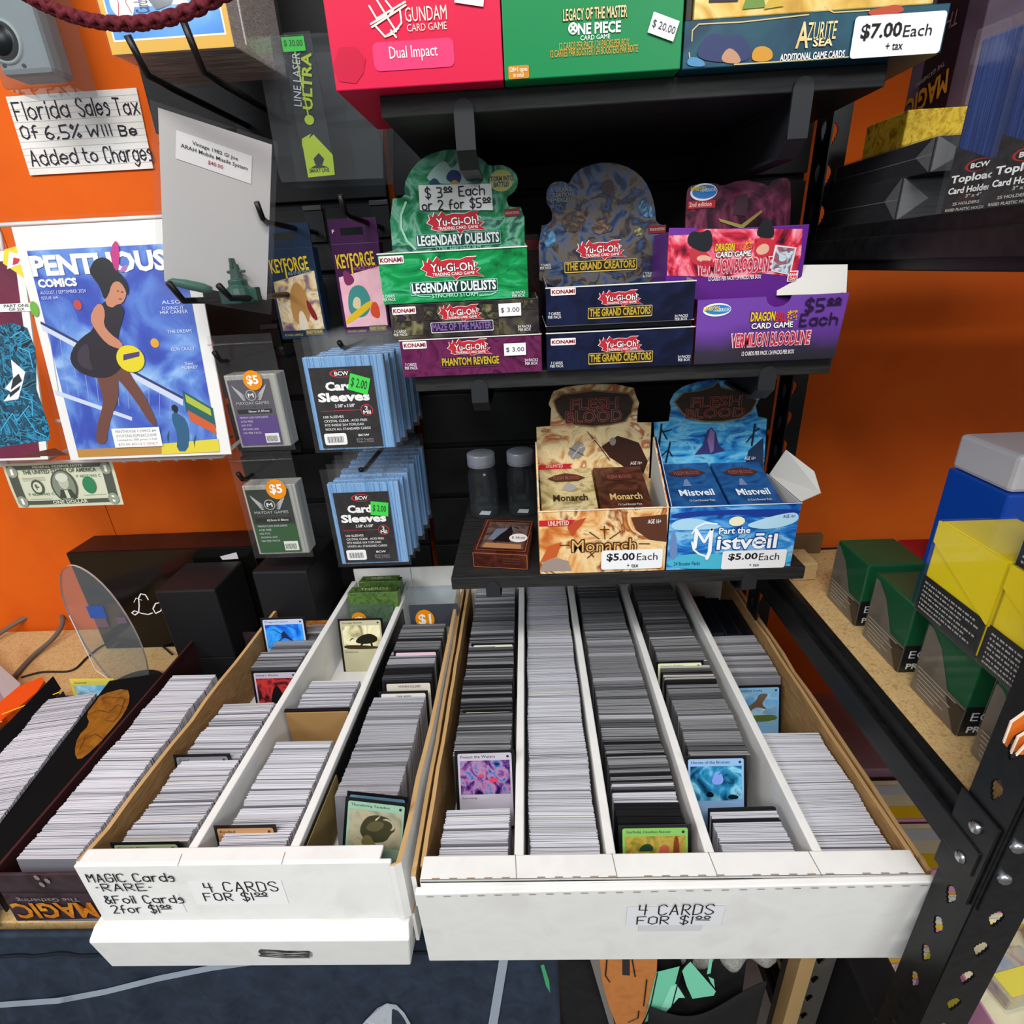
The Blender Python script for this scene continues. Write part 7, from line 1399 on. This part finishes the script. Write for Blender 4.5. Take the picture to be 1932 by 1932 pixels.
for k, (y0, lab) in enumerate(((.462, 'cream box with yellow edge on the stack under the rail, the rear one of two'), (.402, 'cream box with yellow edge on the stack under the rail, the front one of two'))):
    z = zz+8*.033; r = thing('card_tin_box', lab, 'box', (.48, y0+.027, z), 'cream yellow and pink boxes on the low deck')
    g = G(); g.box(.385, .575, y0, y0+.056, z, z+.040, m('#c287a6', .45)); g.build('carton', r, bevel=.001)
    g = G(); Fz = FZ(z+.040); g.rr(.386, y0+.016, .574, y0+.055, Fz, CRM, .0004); g.rr(.386, y0+.002, .574, y0+.018, Fz, YP, .0007); g.rr(.40, y0+.034, .46, y0+.048, Fz, m('#b4bcc4', .5), .0008); g.build('printed_band', r)
r = thing('card_tin_box', 'pink box with yellow top band at the lower right corner', 'box', (.52, .20, -.72), 'cream yellow and pink boxes on the low deck')
g = G(); g.box(.455, .70, .285, .45, -.925, -.735, m('#cf8fb4', .4)); g.build('carton', r, bevel=.002)
g = G(); Fz = FZ(-.735); g.rr(.456, .286, .70, .449, Fz, CRM, .0004); g.rr(.456, .286, .70, .31, Fz, YP, .0007); g.rr(.52, .315, .60, .345, Fz, m('#d4d8de', .5), .0007)
F = FX(.455); g.rr(-.40, -.80, -.34, -.76, F, m('#d8c83a', .5), .0005); F = FY(.285); g.rr(.50, -.80, .56, -.755, F, m('#d8c83a', .5), .0005); g.T('KIDS', (.507, -.79, .553, -.768), F, m('#5a5a1a', .5), .0008, .02, px=False); g.build('printed_panels', r)
g = G(); g.box(.330, .378, .31, .64, -.925, -.72, m('#141416', .5)); tag(g.build('storage_bin', bevel=.004), 'black bin on the low deck between the table and the yellow banded boxes', 'bin')
for k, (x, y, a) in enumerate(((.47, .33, .2), (.545, .36, -.25), (.475, .395, .05), (.56, .30, .4))):
    r = thing('blister_pack', 'small clear pack with yellow label on the pink box, %s' % ('front left', 'middle', 'back left', 'front right')[k], 'pack', (x+.03, y+.02, -.7345), 'yellow labelled packs on the pink box')
    g = G(); g.box(x, x+.06, y, y+.042, -.7345, -.716, art(['#6a86b4', '#b0a47a', '#8a6a9a'], 40, 1, .3, k+80), a); g.build('pack_contents', r, bevel=.002)
    g = G(); g.box(x+.004, x+.056, y+.003, y+.024, -.716, -.7152, m('#d8cc2a', .5), a, (x+.03, y+.021, 0)); g.build('yellow_label', r)
    g = G(); g.box(x-.003, x+.063, y-.003, y+.045, -.7345, -.713, FILM, a); g.build('clear_film', r, bevel=.002)
# orange folded paper at the right edge
r = thing('folded_paper', 'orange folded paper sheets hanging in front of the black post', 'paper', aty(1930, 1390, .235))
OR = m('#cc6a22', .5); OE = m('#f0dcc8', .6)
for k, pts in enumerate((((1891, 1398), (1905, 1360), (1990, 1300), (1990, 1345), (1912, 1385), (1898, 1408)), ((1905, 1418), (1918, 1388), (1990, 1345), (1990, 1400), (1925, 1412)), ((1915, 1422), (1935, 1400), (1990, 1385), (1990, 1420)))):
    F = FY(.238-.004*k); g = G(); g.pprism(pts, F, OR, 0, .0008, OE); g.pl([pts[0], pts[1], pts[2]], F, .0012, OE, .0012); g.build('sheet', r)
# the mass of the cards further back in the rows
o = STUFF.build('trading_cards'); tag(o, 'long rows of sleeved and bare trading cards filling the boxes behind the front ones', 'cards', 'trading cards filling the rows', 'stuff')
# ---------------------------------------------------------------- lift the scene so that the floor is at zero
for o in sc.objects:
    if o.parent is None and o.type in ('MESH', 'EMPTY'): o.location.z += H
